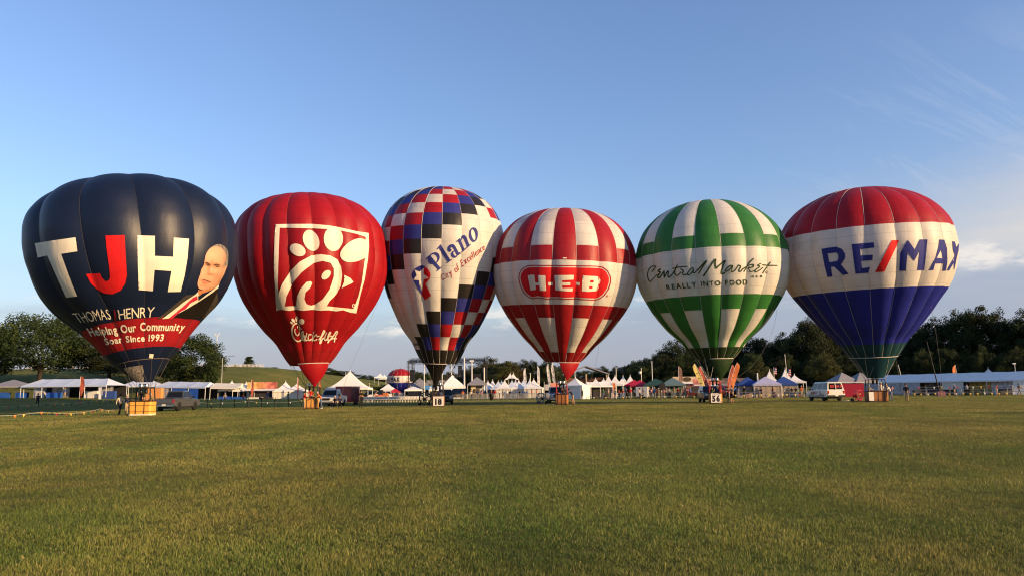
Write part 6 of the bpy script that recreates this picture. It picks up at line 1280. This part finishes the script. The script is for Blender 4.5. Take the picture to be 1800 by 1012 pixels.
trailer(1282, 142, 4.6, 3.2, PT['silver'], mat('dark_sign_print', (.10, .08, .08), .6, var=.6, scale=1.5), 'dark trailer behind the number 56 basket', awn=TGR)
trailer(1213, 134, 2.6, 1.9, PT['maroon'], mat('dim_sign', (.16, .06, .05), .6), 'low maroon cart before the tan food trailer')
trailer(1563, 168, 4.4, 4.2, PT['blue'], mat('pale_blue_sign', (.35, .38, .52), .6, var=.4, scale=1.5), 'blue trailer whose top shows above the long white tent')
# right canopies
for px, D, w, pk, m, lab, wl in ((1309, 124, 3.4, 3.9, TBL, 'blue topped canopy with tan walls, leftmost of the right group', TTN), (1340, 122, 4.2, 3.9, TLV, 'lavender canopy with tan walls between the two blue ones', TTN), (1372, 123, 3.6, 3.9, TBL, 'dark blue canopy with tan walls right of the lavender one', TTN)):
    popup(px, D, w, 2.1, pk - .6, m, lab, wall=wl, walls='fb', rz=-10)
for px, D, pk, lab in ((1348, 138, 4.6, 'white peaked tent behind the lavender canopy'), (1375.5, 140, 4.9, 'white peaked tent behind the dark blue canopy'), (1391, 128, 3.6, 'white framed gazebo with open sides right of the blue canopies')): tent(px, D, 3.2, 2.5, pk, TW, lab, None, rz=-12)
wp = thing('white_vent_pipe', 'short white pipe sticking up between the blue and lavender canopies', 'pipe', gnd(1326.5, 125)); b = MB(); b.tube([(0, 0, 0), (0, 0, 3.9)], .11, 8); b.build('pipe', POLE, wp)
for px, D, h, lab, ph in ((1355.5, 130, 4.9, 'striped national flag on a short pole behind the lavender canopy', 1.2), (1380, 128, 7.0, 'striped national flag low on a tall dark mast by the blue canopies', None)):
    r0 = thing('national_flag', lab, 'flag', gnd(px, D)); b = MB(); b.tube([(0, 0, 0), (-.0 if ph else -.35, 0, h)], .05, 6); b.build('pole', GALV, r0); z1 = h if ph else 4.6; x0 = .05
    for i in range(7): b = MB(); b.slab((x0, -.03, z1 - .13 * i * 1.3), (x0 + .42, -.1, z1 - .13 * i * 1.3 - .05), (x0 + .42, -.1, z1 - .13 * (i + 1) * 1.3 - .05), (x0, -.03, z1 - .13 * (i + 1) * 1.3), .01); b.build('stripe', PT['red'] if i % 2 == 0 else PLATE, r0)
    b = MB(); b.slab((x0 - .01, -.05, z1 + .01), (x0 + .19, -.085, z1 - .01), (x0 + .19, -.085, z1 - .6), (x0 - .01, -.05, z1 - .6), .02); b.build('canton', PT['blue'], r0)
# red awning by the van, grey peaks
ra = thing('red_walled_stall', 'red walled stall with a white roof behind the van', 'stall', gnd(1487, 118), R(-14)); b = MB(); b.box((0, 0, 1.05), (3.4, 2.4, 2.0)); b.build('wall', TRD, ra); b = MB(); b.box((0, 0, 2.2), (3.7, 2.7, .14)); b.build('roof', TW, ra)
for px, lab in ((1474, 'dark grey peaked canopy behind the van\'s roof, left one'), (1506, 'dark grey peaked canopy left of the blue balloon\'s skirt, right one')): popup(px, 128, 3.9, 2.4, 3.9, TGR, lab)
# long white tent on the right
P1_, P2_ = gnd(1497, 150), gnd(1835, 116)
wl = [WGRY, WGRY, WGRY, WGRY, (mat('dark_printed_wall', (.07, .06, .05), .7, var=.9, scale=1.1), -1.5, 1.0), (TWC, -2.35, 1.0), (mat('yellow_printed_wall', (.32, .22, .05), .7, var=.8, scale=1.2), -1.2, 1.0), (WGRY, -1.6, .85), TW]
long_tent(P1_, P2_, 2.3, 3.6, 5.0, 9, TW, 'very long white tent along the right edge of the field', wl, DARKW)
tent(1730, 150, 3.0, 3.2, 4.7, TW, 'white tent peak showing above the long right tent', None)
lp = thing('flood_lamp', 'small flood lamp on a post above the long right tent', 'lamp', gnd(1777, 138)); b = MB(); b.tube([(0, 0, 0), (0, 0, 5.2)], .05, 6); b.build('post', POLE, lp); b = MB(); b.box((-.1, 0, 5.25), (.55, .25, .18)); b.build('lamp_head', PLATE, lp)
for px, lab in ((1612, 'dark counter inside the long right tent, left'), (1662, 'dark counter inside the long right tent, middle'), (1762, 'dark counter inside the long right tent, near the edge')): box_thing(px, 128 if px < 1700 else 120, (3.0, .7, .9), DARKW, lab, 'stall_table', 'table')
# poles standing on the right of the field
for px, D, top, lean, lab, m in ((1643, 116, (1629, 600), 0, 'tall dark leaning pole with a weighted base before the long right tent', DSTEEL), (1576, 150, (1574, 628), 0, 'dark pole right of the blue balloon\'s skirt', DSTEEL), (1583, 152, (1578.5, 640), 0, 'pale pole beside the dark one right of the blue balloon', TWC)):
    g_ = gnd(px, D); t_ = atdepth(top[0], top[1], D) - g_; r0 = thing('leaning_pole', lab, 'pole', g_); b = MB(); b.tube([(0, 0, 0), t_], [.10, .05], 6); b.build('shaft', m, r0)
    if px == 1643: b = MB(); b.box((0, 0, .35), (1.3, 1.0, .7), taper=.8); b.build('weight', PT['maroon'], r0); b = MB(); b.box((0, 0, .9), (.5, .5, .5)); b.build('winch', PLAST, r0)
# pennant lines
PC = [mat('pennant_' + n_, c, .6, trans=.2) for n_, c in (('orange', (.70, .20, .04)), ('yellow', (.74, .52, .08)), ('red', (.55, .03, .04)), ('green', (.02, .07, .04)), ('blue', (.03, .05, .2)), ('white', (.65, .63, .6)))]
PENS = {}
def pennants(pts, spacing, size, label, cols, seg=6):
    """pts: stake tops (world); rope sags between stakes; each pennant is a part"""
    p0 = Vector(pts[0]); r0 = thing('pennant_string', label, 'pennant string', p0); path = []
    for a, c in zip(pts, pts[1:]):
        a, c = Vector(a), Vector(c); sag = .05 * (c - a).length ** .7
        path += [a.lerp(c, i / seg) - Vector((0, 0, sag * 4 * (i / seg) * (1 - i / seg))) for i in range(seg)]
    path.append(Vector(pts[-1])); b = MB(); b.tube([p - p0 for p in path], .008, 4); b.build('rope', PLATE, r0)
    for p in pts: p = Vector(p); b = MB(); b.tube([p - p0 + Vector((0, 0, .05)), Vector((p.x, p.y, terrain(p.x, p.y))) - p0], .014, 5); b.build('stake', DSTEEL, r0)
    d = 0; k = 0; nxt = spacing * .5
    for a, c in zip(path, path[1:]):
        l = (c - a).length
        while nxt <= d + l:
            q_ = a.lerp(c, (nxt - d) / l); t = (c - a).normalized(); m = cols[k % len(cols)]; key = (size, m.name)
            if key not in PENS: b = MB(); b.add([(-size * .5, -.004, 0), (size * .5, -.004, 0), (0, -.004, -size * 1.15), (-size * .5, .004, 0), (size * .5, .004, 0), (0, .004, -size * 1.15)], [(0, 1, 2), (5, 4, 3), (0, 3, 4, 1), (1, 4, 5, 2), (2, 5, 3, 0)]); PENS[key] = b.mesh('pennant', [m])
            o = put('pennant', PENS[key], r0, q_ - p0); o.rotation_euler = (rc.uniform(-.5, .5), rc.uniform(-.15, .15), math.atan2(t.y, t.x) if abs(t.x) > .25 * abs(t.y) else rc.uniform(-.4, .4)); nxt += spacing; k += 1
        d += l
pc = [PC[0], PC[1], PC[3], PC[2], PC[3], PC[0], PC[1], PC[3]]
def gp(px, D, h): g_ = gnd(px, D); return (g_.x, g_.y, g_.z + h)
pennants([gp(-60, 45, .62), gp(80, 50, .60), gp(182, 58, .62), gp(217, 64, .60)], .62, .17, 'near string of orange and yellow pennants running to the navy balloon\'s crew', pc)
pennants([gp(-40, 92, .95), gp(88, 99, .9), gp(180, 105, .95), gp(228, 104, 1.0), gp(300, 108, .9)], 1.1, .26, 'far string of pennants across the dip before the long left tent', pc)
# green mesh fence with pennants
fe = thing('mesh_fence', 'low dark green mesh fence running behind the grey pickup to the red balloon', 'fence', gnd(345, 90)); f0 = gnd(345, 90); 
fm = mat('green_mesh', (.022, .050, .036), .8, var=.1)
for i in range(9):
    a, c = gnd(345 + i * 23.5, 90), gnd(345 + (i + 1) * 23.5, 90); b = MB(); b.grid([[(a.lerp(c, t) - f0) + Vector((0, .03 * math.sin(t * 9), z - .02)) for t in (0, .25, .5, .75, 1)] for z in (0, 1.0)]); b.build('mesh_panel', fm, fe, True)
    b = MB(); b.tube([a - f0, a - f0 + Vector((0, -.03, 1.15))], .03, 5); b.build('post', PLAST, fe)
pennants([gp(345 + i * 47, 89.2, .62 if i % 2 else .78) for i in range(5)], 1.3, .17, 'pennants strung along the dark green mesh fence', [PC[5], PC[1], PC[5], PC[3]])
pennants([gp(352 + i * 20, 112, 1.05) for i in range(3)], .9, .2, 'short pennant string before the blue tarp tent', [PC[1], PC[5]])
pr_ = [PC[1], PC[4], PC[1], PC[2], PC[5], PC[1]]
pennants([gp(1283 + i * 24, 112, .62) for i in range(6)], .62, .26, 'low string of yellow and blue pennants before the blue topped canopies', pr_)
pennants([gp(1600 + i * 42, 112 - i * .8, 1.45) for i in range(6)], 1.0, .30, 'high string of red and blue pennants before the long right tent', [PC[2], PC[4], PC[5], PC[1], PC[2]])
pennants([gp(1592 + i * 44, 111 - i * .8, .55) for i in range(6)], .9, .30, 'low string of yellow pennants before the long right tent', [PC[1], PC[1], PC[5], PC[1]])
pennants([gp(1025 + i * 26, 118, .5) for i in range(9)], .9, .22, 'low string of yellow pennants from the toilets to the food trailers', [PC[1], PC[5], PC[3]])
# horizontal rails before the long right tent
rl = thing('rail_fence', 'long grey rail fence before the right tents', 'fence', gnd(1500, 121)); r_0 = gnd(1500, 121)
for z in (.55, .95): b = MB(); b.tube([gnd(1500 + i * 40, 121 - i * .9) - r_0 + Vector((0, 0, z)) for i in range(9)], .035, 5); b.build('rail', GALV, rl)
for i in range(17): p = gnd(1500 + i * 20, 121 - i * .45) - r_0; b = MB(); b.tube([p, p + Vector((0, 0, 1.05))], .03, 5); b.build('post', GALV, rl)
rl = thing('rail_fence', 'grey rail fence before the blue topped canopies', 'fence', gnd(1290, 116)); r_0 = gnd(1290, 116)
for z in (.45, .9): b = MB(); b.tube([gnd(1290 + i * 30, 116) - r_0 + Vector((0, 0, z)) for i in range(5)], .03, 5); b.build('rail', GALV, rl)
for i in range(9): p = gnd(1290 + i * 15, 116) - r_0; b = MB(); b.tube([p, p + Vector((0, 0, 1.0))], .03, 5); b.build('post', GALV, rl)
# poles and lamps on the hill
def street_lamp(px, D, ytop, arm, label):
    g_ = gnd(px, D); h = atdepth(px, ytop, D).z - g_.z; r0 = thing('street_lamp', label, 'street lamp', g_); b = MB(); b.tube([(0, 0, 0), (0, 0, h)], [.11, .06], 6); b.build('shaft', GALV, r0)
    b = MB(); b.tube([(0, 0, h - .05), (arm * .5, 0, h + .22), (arm, 0, h + .3)], .045, 5); b.build('arm', GALV, r0); b = MB(); b.lathe([(.02, .1), (.16, .04), (.14, -.05)], 8, (arm, 0, h + .28)); o = b.build('lamp_head', GALV, r0); 
street_lamp(391, 150, 628, 2.2, 'street lamp with a long arm right of the leafy tree on the left'); street_lamp(607.5, 200, 653, -1.3, 'street lamp on the grass slope above the white marquee'); street_lamp(649, 240, 672, -1.4, 'small far street lamp low on the slope')
tp = thing('floodlight_mast', 'slim floodlight mast rising behind the leafy tree', 'floodlight', gnd(380, 215)); h = atdepth(380, 588, 215).z - tp.location.z; b = MB(); b.tube([(0, 0, 0), (0, 0, h)], [.16, .08], 6); b.build('shaft', POLE, tp)
for x in (-.5, .5): b = MB(); b.tube([(0, 0, h - .8), (x, 0, h)], .05, 5); b.box((x, 0, h + .2), (.35, .2, .45)); b.build('lamp_head', PLATE, tp)
rf = thing('ridge_fence', 'pale picket fence along the top of the hill', 'fence', gnd(338, 226)); r_0 = gnd(338, 226)
for i in range(54): p = gnd(338 + i * 2.35, 226) - r_0; b = MB(); b.box(p + Vector((0, 0, .55)), (.16, .05, 1.3)); b.build('picket', TWC, rf)
for z in (.3, .95): b = MB(); b.tube([gnd(338 + i * 12.7, 226.06) - r_0 + Vector((0, 0, z)) for i in range(11)], .05, 4); b.build('rail', TWC, rf)
for px, D, w, h, lab in ((374, 228, 3.0, 2.2, 'white van shape parked on the hilltop behind the leafy tree'), (63, 230, 3.6, 1.8, 'pale parked car on the hilltop under the big left tree'), (157, 232, 2.4, 1.0, 'pale parked car low on the hilltop left of the navy balloon')):
    r0, _ = vehicle('van' if h > 2 else 'suv', 'parked_car', gnd(px, D), 178, 'white', lab, 'car')
bn = thing('park_bench', 'small pale bench on the hilltop right of the big left tree', 'bench', gnd(126, 222)); b = MB(); b.box((0, 0, .5), (2.2, .5, .08)); b.build('seat', WOOD, bn); b = MB(); b.box((0, .28, .85), (2.2, .06, .5)); b.build('backrest', WOOD, bn)
for x in (-1, 1): b = MB(); b.box((x, 0, .25), (.08, .45, .5)); b.build('leg', WOOD, bn)
# far buildings seen between the stage poles
fbld = thing('far_building', 'small pale far building seen under the checkered balloon', 'building', gnd(757, 330)); b = MB(); b.box((0, 0, 2.2), (14, 8, 4.4)); b.build('wall', TWC, fbld); b = MB(); b.prism([(-7.4, 4.4), (7.4, 4.4), (5.5, 6.2), (-5.5, 6.2)], -4.4, 4.4); b.build('roof', TGR, fbld)
for i in range(4): b = MB(); b.box((-5 + i * 3.3, -4.05, 2.6), (1.4, .12, 1.5)); b.build('window', GLS, fbld)
hb = thing('pavilion', 'dark roofed pavilion behind the peaked tents right of the striped balloon', 'pavilion', gnd(1026, 185)); b = MB(); b.prism([(-5.6, 5.2), (0, 7.2), (5.6, 5.2), (5.4, 5.0), (0, 6.9), (-5.4, 5.0)], -3, 3); b.build('roof', TGR, hb)
for x in (-4.8, 0, 4.8): b = MB(); b.box((x, -2.6, 2.6), (.3, .3, 5.2)); b.build('column', WOOD, hb)
b = MB(); b.box((0, 1, 2.2), (9, 2, 4.4)); b.build('wall', mat('brick_red_wall', (.16, .07, .05), .8), hb)
# ---------------------------------------------------------------- trees
BARK = mat('bark', (.030, .022, .016), .9, bump=.8, scale=5)
def leaf_mat(name, c0, c1):
    m = bpy.data.materials.new(name); m.use_nodes = True; t = m.node_tree; b = t.nodes['Principled BSDF']; K = t.links.new
    a = t.nodes.new('ShaderNodeAttribute'); a.attribute_name = 'tone'; r = t.nodes.new('ShaderNodeValToRGB'); K(a.outputs['Fac'], r.inputs[0]); e = r.color_ramp.elements; e[0].color = (*c0, 1); e[1].color = (*c1, 1)
    oi = t.nodes.new('ShaderNodeObjectInfo'); hs = t.nodes.new('ShaderNodeHueSaturation'); K(r.outputs[0], hs.inputs['Color'])
    mr = t.nodes.new('ShaderNodeMapRange'); K(oi.outputs['Random'], mr.inputs[0]); mr.inputs['To Min'].default_value = .75; mr.inputs['To Max'].default_value = 1.3; K(mr.outputs[0], hs.inputs['Value'])
    m2 = t.nodes.new('ShaderNodeMapRange'); K(oi.outputs['Random'], m2.inputs[0]); m2.inputs['To Min'].default_value = .485; m2.inputs['To Max'].default_value = .51; K(m2.outputs[0], hs.inputs['Hue'])
    K(hs.outputs[0], b.inputs['Base Color']); b.inputs['Roughness'].default_value = .6; b.inputs['Specular IOR Level'].default_value = .2
    tr = t.nodes.new('ShaderNodeBsdfTranslucent'); mx = t.nodes.new('ShaderNodeMixShader'); mx.inputs[0].default_value = .25; K(hs.outputs[0], tr.inputs[0]); K(b.outputs[0], mx.inputs[1]); K(tr.outputs[0], mx.inputs[2]); K(mx.outputs[0], t.nodes['Material Output'].inputs[0])
    return m
LEAF = leaf_mat('dark_leaves', (.013, .023, .007), (.048, .060, .018)); LEAFO = leaf_mat('olive_leaves', (.026, .032, .008), (.085, .082, .022)); LEAFM = leaf_mat('leaves', (.016, .032, .009), (.058, .078, .020))
def tree_proto(seed, H, W, base, nclump, nleaf, size, shape='round', trunk_r=.28, squash=1.0):
    """trunk mesh and crown mesh: a tapered trunk with limbs, and leaf clumps on an uneven crown volume"""
    rg = np.random.default_rng(seed); b = MB(); cz = base + (H - base) * .5; ry = (H - base) / 2
    tops = []
    fork = base + (H - base) * .15
    b.tube([(0, 0, -.3), (rg.normal(0, .1), rg.normal(0, .1), fork * .5), (rg.normal(0, .15), rg.normal(0, .15), fork)], [trunk_r * 1.25, trunk_r, trunk_r * .8], 8)
    clumps = []
    for i in range(nclump):
        for _ in range(40):
            p = rg.normal(0, 1, 3); p /= np.linalg.norm(p); rr = rg.uniform(.45, 1.0) ** .6; q = p * rr
            if shape == 'cone':
                zz_ = rg.uniform(-1, 1); wz = (1 - (zz_ + 1) / 2 * .92) * .95; an = rg.uniform(0, 6.283); q = np.array([math.cos(an) * wz * rr, math.sin(an) * wz * rr, zz_])
            if q[2] < -.75 and shape == 'round': continue
            break
        lob = 1 + .22 * math.sin(3 * math.atan2(q[1], q[0]) + seed) + .12 * math.sin(7 * q[2] + seed * 2)
        clumps.append((q[0] * W / 2 * lob, q[1] * W / 2 * lob, cz + q[2] * ry * (1 + .10 * math.sin(5 * math.atan2(q[1], q[0]) + seed))))
    for i in range(9):
        c = clumps[int(rg.integers(len(clumps)))]; s = Vector((0, 0, fork * rg.uniform(.75, 1.0))); e = Vector(c) * .86 + Vector((0, 0, cz * .12)); m_ = s.lerp(e, .5) + Vector((rg.normal(0, .4), rg.normal(0, .4), rg.normal(.3, .3)))
        b.tube([s, m_, e], [trunk_r * .5, trunk_r * .28, .03], 5)
    tm = b.mesh('trunk', [BARK])
    cl = np.array(clumps); n = nclump * nleaf; ci = np.repeat(np.arange(nclump), nleaf); cr = rg.uniform(.65, 1.3, nclump) * W * .095 + .3
    off = rg.normal(0, 1, (n, 3)); off /= np.linalg.norm(off, axis=1)[:, None]; off *= (rg.random(n) ** .5)[:, None] * cr[ci][:, None] * np.array([1.15, 1.15, .75])
    ctr = cl[ci] + off; s = size * rg.uniform(.6, 1.3, n)
    u = rg.normal(0, 1, (n, 3)); u /= np.linalg.norm(u, axis=1)[:, None]; v = np.cross(u, rg.normal(0, 1, (n, 3))); v /= np.linalg.norm(v, axis=1)[:, None]
    P = np.stack([ctr - u * s[:, None] * .5, ctr + v * s[:, None] * .33, ctr + u * s[:, None] * .5, ctr - v * s[:, None] * .33], 1).reshape(-1, 3).astype(np.float32)
    me = bpy.data.meshes.new('crown'); me.vertices.add(n * 4); me.vertices.foreach_set('co', P.ravel()); me.loops.add(n * 4); me.loops.foreach_set('vertex_index', np.arange(n * 4, dtype=np.int32)); me.polygons.add(n); me.polygons.foreach_set('loop_start', np.arange(0, n * 4, 4, dtype=np.int32)); me.polygons.foreach_set('loop_total', np.full(n, 4, dtype=np.int32)); me.update(calc_edges=True)
    tone = np.clip(rg.normal(.45, .20, nclump)[ci] + rg.normal(0, .10, n), 0, 1); at = me.attributes.new('tone', 'FLOAT', 'POINT'); at.data.foreach_set('value', np.repeat(tone, 4).astype(np.float32))
    me.materials.append(LEAF); return tm, me, H, W
PRO = {'oak': [tree_proto(s, 16, 15, 2.2, 120, 190, .40) for s in (1, 2, 3, 4)], 'spread': [tree_proto(s, 14, 19, 3.0, 135, 185, .38, trunk_r=.42) for s in (11, 12)], 'cone': [tree_proto(21, 12, 6.0, .8, 60, 110, .42, 'cone', .2)], 'bush': [tree_proto(s, 6, 8, .2, 50, 100, .42, trunk_r=.15) for s in (31, 32)], 'tall': [tree_proto(s, 19, 12, 2.0, 120, 190, .40) for s in (41, 42)]}
def tree(px, D, ytop, width_px, kind, label, leaf=LEAF, var=0, rz=None, group=None):
    g_ = gnd(px, D); h = atdepth(px, ytop, D).z - g_.z; pr = PRO[kind]; tm, cm, H, W = pr[var % len(pr)]
    r0 = thing('tree' if kind != 'bush' else 'bush', label, 'tree' if kind != 'bush' else 'bush', g_, R(rz if rz is not None else (px * 37) % 360), group)
    sx = (width_px / FPX * D) / W; r0.scale = (sx, sx, h / H)
    put('trunk', tm, r0); c = put('crown', cm, r0); c.material_slots[0].link = 'OBJECT'; c.material_slots[0].material = leaf
    return r0
tree(72, 168, 556, 175, 'spread', 'broad spreading shade tree standing on the slope above the long left tent', LEAFM, 0, 40)
tree(195, 172, 588, 150, 'spread', 'dark shade tree partly hidden behind the navy balloon', LEAF, 1, 150)
tree(232, 190, 600, 90, 'oak', 'dark tree deep behind the navy balloon\'s basket', LEAF, 2)
tree(-30, 175, 575, 120, 'oak', 'dark tree cut by the left edge of the picture', LEAF, 1)
tree(338, 160, 588, 118, 'oak', 'leafy sunlit tree between the navy balloon and the street lamp', LEAFM, 0, 75)
tree(296, 175, 612, 60, 'oak', 'narrow tree just right of the navy balloon\'s point', LEAF, 3)
tree(374, 158, 645, 22, 'bush', 'small round bush below the leafy left tree', LEAFM)
tree(414, 245, 640, 20, 'cone', 'small pointed tree on the hilltop left of the taller conifer', LEAF)
tree(438, 240, 626, 28, 'cone', 'tall conical tree on the hilltop left of the red balloon', LEAFM)
tree(425, 250, 646, 16, 'bush', 'low dark bush between the two hilltop conifers', LEAF)
tree(474, 245, 645, 40, 'bush', 'round dark bush on the hilltop beside the red balloon', LEAF, 1)
tree(520, 250, 657, 20, 'bush', 'tiny bush on the hilltop behind the red balloon', LEAF)
tree(503, 255, 659, 12, 'bush', 'tiniest hilltop bush left of the red balloon\'s mouth', LEAF, 1)
for i, (px, yt, w, D, k) in enumerate(((572, 646, 44, 300, 'oak'), (600, 651, 40, 305, 'oak'), (618, 656, 30, 320, 'oak'), (590, 655, 40, 330, 'bush'))): tree(px, D, yt, w, k, ['rounded tree on the far hill right of the red balloon', 'second rounded tree on the far hill right of the red balloon', 'last small tree where the far hill starts to fall', 'bushy growth between the far hill trees'][i], LEAFM, i)
for i in range(15):
    px = 628 + i * 13.5; tree(px, 430 + (i % 3) * 25, 663 - 4 * math.sin(i * 1.7) - (6 if px > 735 else 0), 30 + 6 * (i % 2), 'oak', 'far tree in the low wood behind the stage and the far balloon', LEAFM, i, group='far trees behind the stage')
tree(727, 300, 652, 36, 'oak', 'tree just left of the checkered balloon\'s hanging scoop', LEAFM, 2); tree(705, 310, 662, 26, 'oak', 'tree between the far balloon and the stage tower', LEAFM, 1)
mid = [(820, 650, 40, 235), (838, 640, 42, 225), (862, 630, 46, 215), (884, 634, 52, 208), (900, 642, 34, 212), (916, 634, 40, 222), (938, 636, 36, 218), (955, 640, 32, 225), (960, 634, 30, 216), (985, 642, 36, 224), (1003, 656, 36, 250), (1022, 650, 32, 240), (1040, 652, 34, 235), (1058, 645, 34, 228), (1078, 646, 34, 224), (1098, 640, 36, 218), (1115, 634, 38, 214), (1136, 633, 38, 206), (1152, 626, 36, 200)]
ml = ['olive tree behind the stage screen, lowest on its left', 'olive tree beside the plain pale pole', 'tall olive tree right of the stage', 'broad yellow olive tree above the white peaked tents', 'small reddish tree above the peaked tents', 'green tree above the middle peaked tents', 'dark tree behind the white feather flags', 'dark tree behind the third feather flag', 'dark tree left of the striped balloon\'s red point', 'dark tree right behind the striped balloon\'s red point', 'low tree right of the striped balloon\'s point', 'low tree above the pavilion roof', 'low tree behind the toilets\' left end', 'rounded tree behind the toilets', 'rounded tree above the toilets\' right end', 'tree above the white peaked tents right of the toilets', 'tree above the red canopies', 'tree above the dark green canopy', 'taller tree at the left foot of the dark wood']
for i, ((px, yt, w, D), lab) in enumerate(zip(mid, ml)): tree(px, D, yt, w * 1.25, 'oak', lab, LEAFO if i in (1, 2, 3, 5) else (leaf_mat('russet_leaves', (.05, .028, .016), (.11, .06, .03)) if i == 4 else (LEAFM if i < 14 and i % 2 else LEAF)), i)
# the dark wood on the right
wood = [(1168, 612, 52, 192), (1192, 600, 56, 186), (1215, 606, 56, 190), (1240, 610, 54, 196), (1262, 606, 54, 190), (1288, 604, 58, 192), (1312, 604, 54, 188), (1335, 592, 56, 184), (1360, 602, 50, 190), (1385, 588, 56, 184), (1410, 567, 62, 178), (1432, 561, 60, 176), (1458, 568, 60, 180), (1488, 580, 60, 186), (1518, 580, 60, 188), (1548, 584, 60, 186), (1578, 588, 56, 184), (1606, 580, 58, 178), (1636, 561, 62, 172), (1664, 566, 50, 172), (1690, 546, 66, 168), (1722, 543, 70, 166), (1750, 551, 56, 166), (1776, 562, 56, 164), (1806, 546, 66, 160), (1846, 550, 70, 158), (1890, 545, 80, 155)]
for i, (px, yt, w, D) in enumerate(wood):
    lab = ('dense dark tree of the wood behind the green and white balloon' if px < 1330 else 'tall dark tree of the wood between the green balloon and the white van' if px < 1480 else 'dark tree of the wood behind the red, white and blue balloon' if px < 1620 else 'tall dark tree of the wood above the long right tent')
    grp = lab.replace('dense dark tree of the wood', 'dark wood').replace('tall dark tree of the wood', 'dark wood').replace('dark tree of the wood', 'dark wood')
    tree(px, D, yt, w * 1.2, 'oak' if i % 3 else 'tall', lab, LEAF if i % 4 else LEAFM, i, group=grp)
for i in range(34):      # lower growth at the wood's edge, in front of the tall trees
    px = 1130 + i * 21 + (i * 7) % 9; D = 182 - (px - 1130) * .05; lab = 'lower leafy growth at the foot of the dark wood behind the stalls' if px < 1450 else 'lower leafy growth at the foot of the dark wood behind the long right tent'
    tree(px, D, 632 - 12 * math.sin(i * 2.3) - 10 * (px > 1600), 46, 'oak', lab, LEAFM if i % 3 == 0 else LEAF, i + 2, group=lab.replace('lower leafy growth', 'lower growth'))
for i, (px, yt, w) in enumerate(((1448, 622, 44), (1622, 622, 50), (1330, 636, 40))): tree(px, 150 if px < 1600 else 158, yt, w, 'oak', ['sunlit olive tree behind the white van', 'sunlit olive tree right of the blue balloon\'s skirt', 'sunlit olive tree behind the blue topped canopies'][i], LEAFO, i)
for i in range(22):      # hedge line that closes the view under the crowns
    px = 640 + i * 24; tree(px, 260 if px < 1000 else 225, 676 + 3 * math.sin(i * 1.9), 40, 'bush', 'low hedge growth behind the stalls at the foot of the trees', LEAF, i, group='low hedge growth behind the stalls')
# a tree standing outside the picture on the right: its long shadow crosses the grass
t_ = tree(1640, 60, 500, 10, 'oak', 'tall tree outside the picture on the right, casting a long shadow over the grass', LEAF, 1); t_.location = (86, 14, 0); t_.scale = (.55, .55, .95)
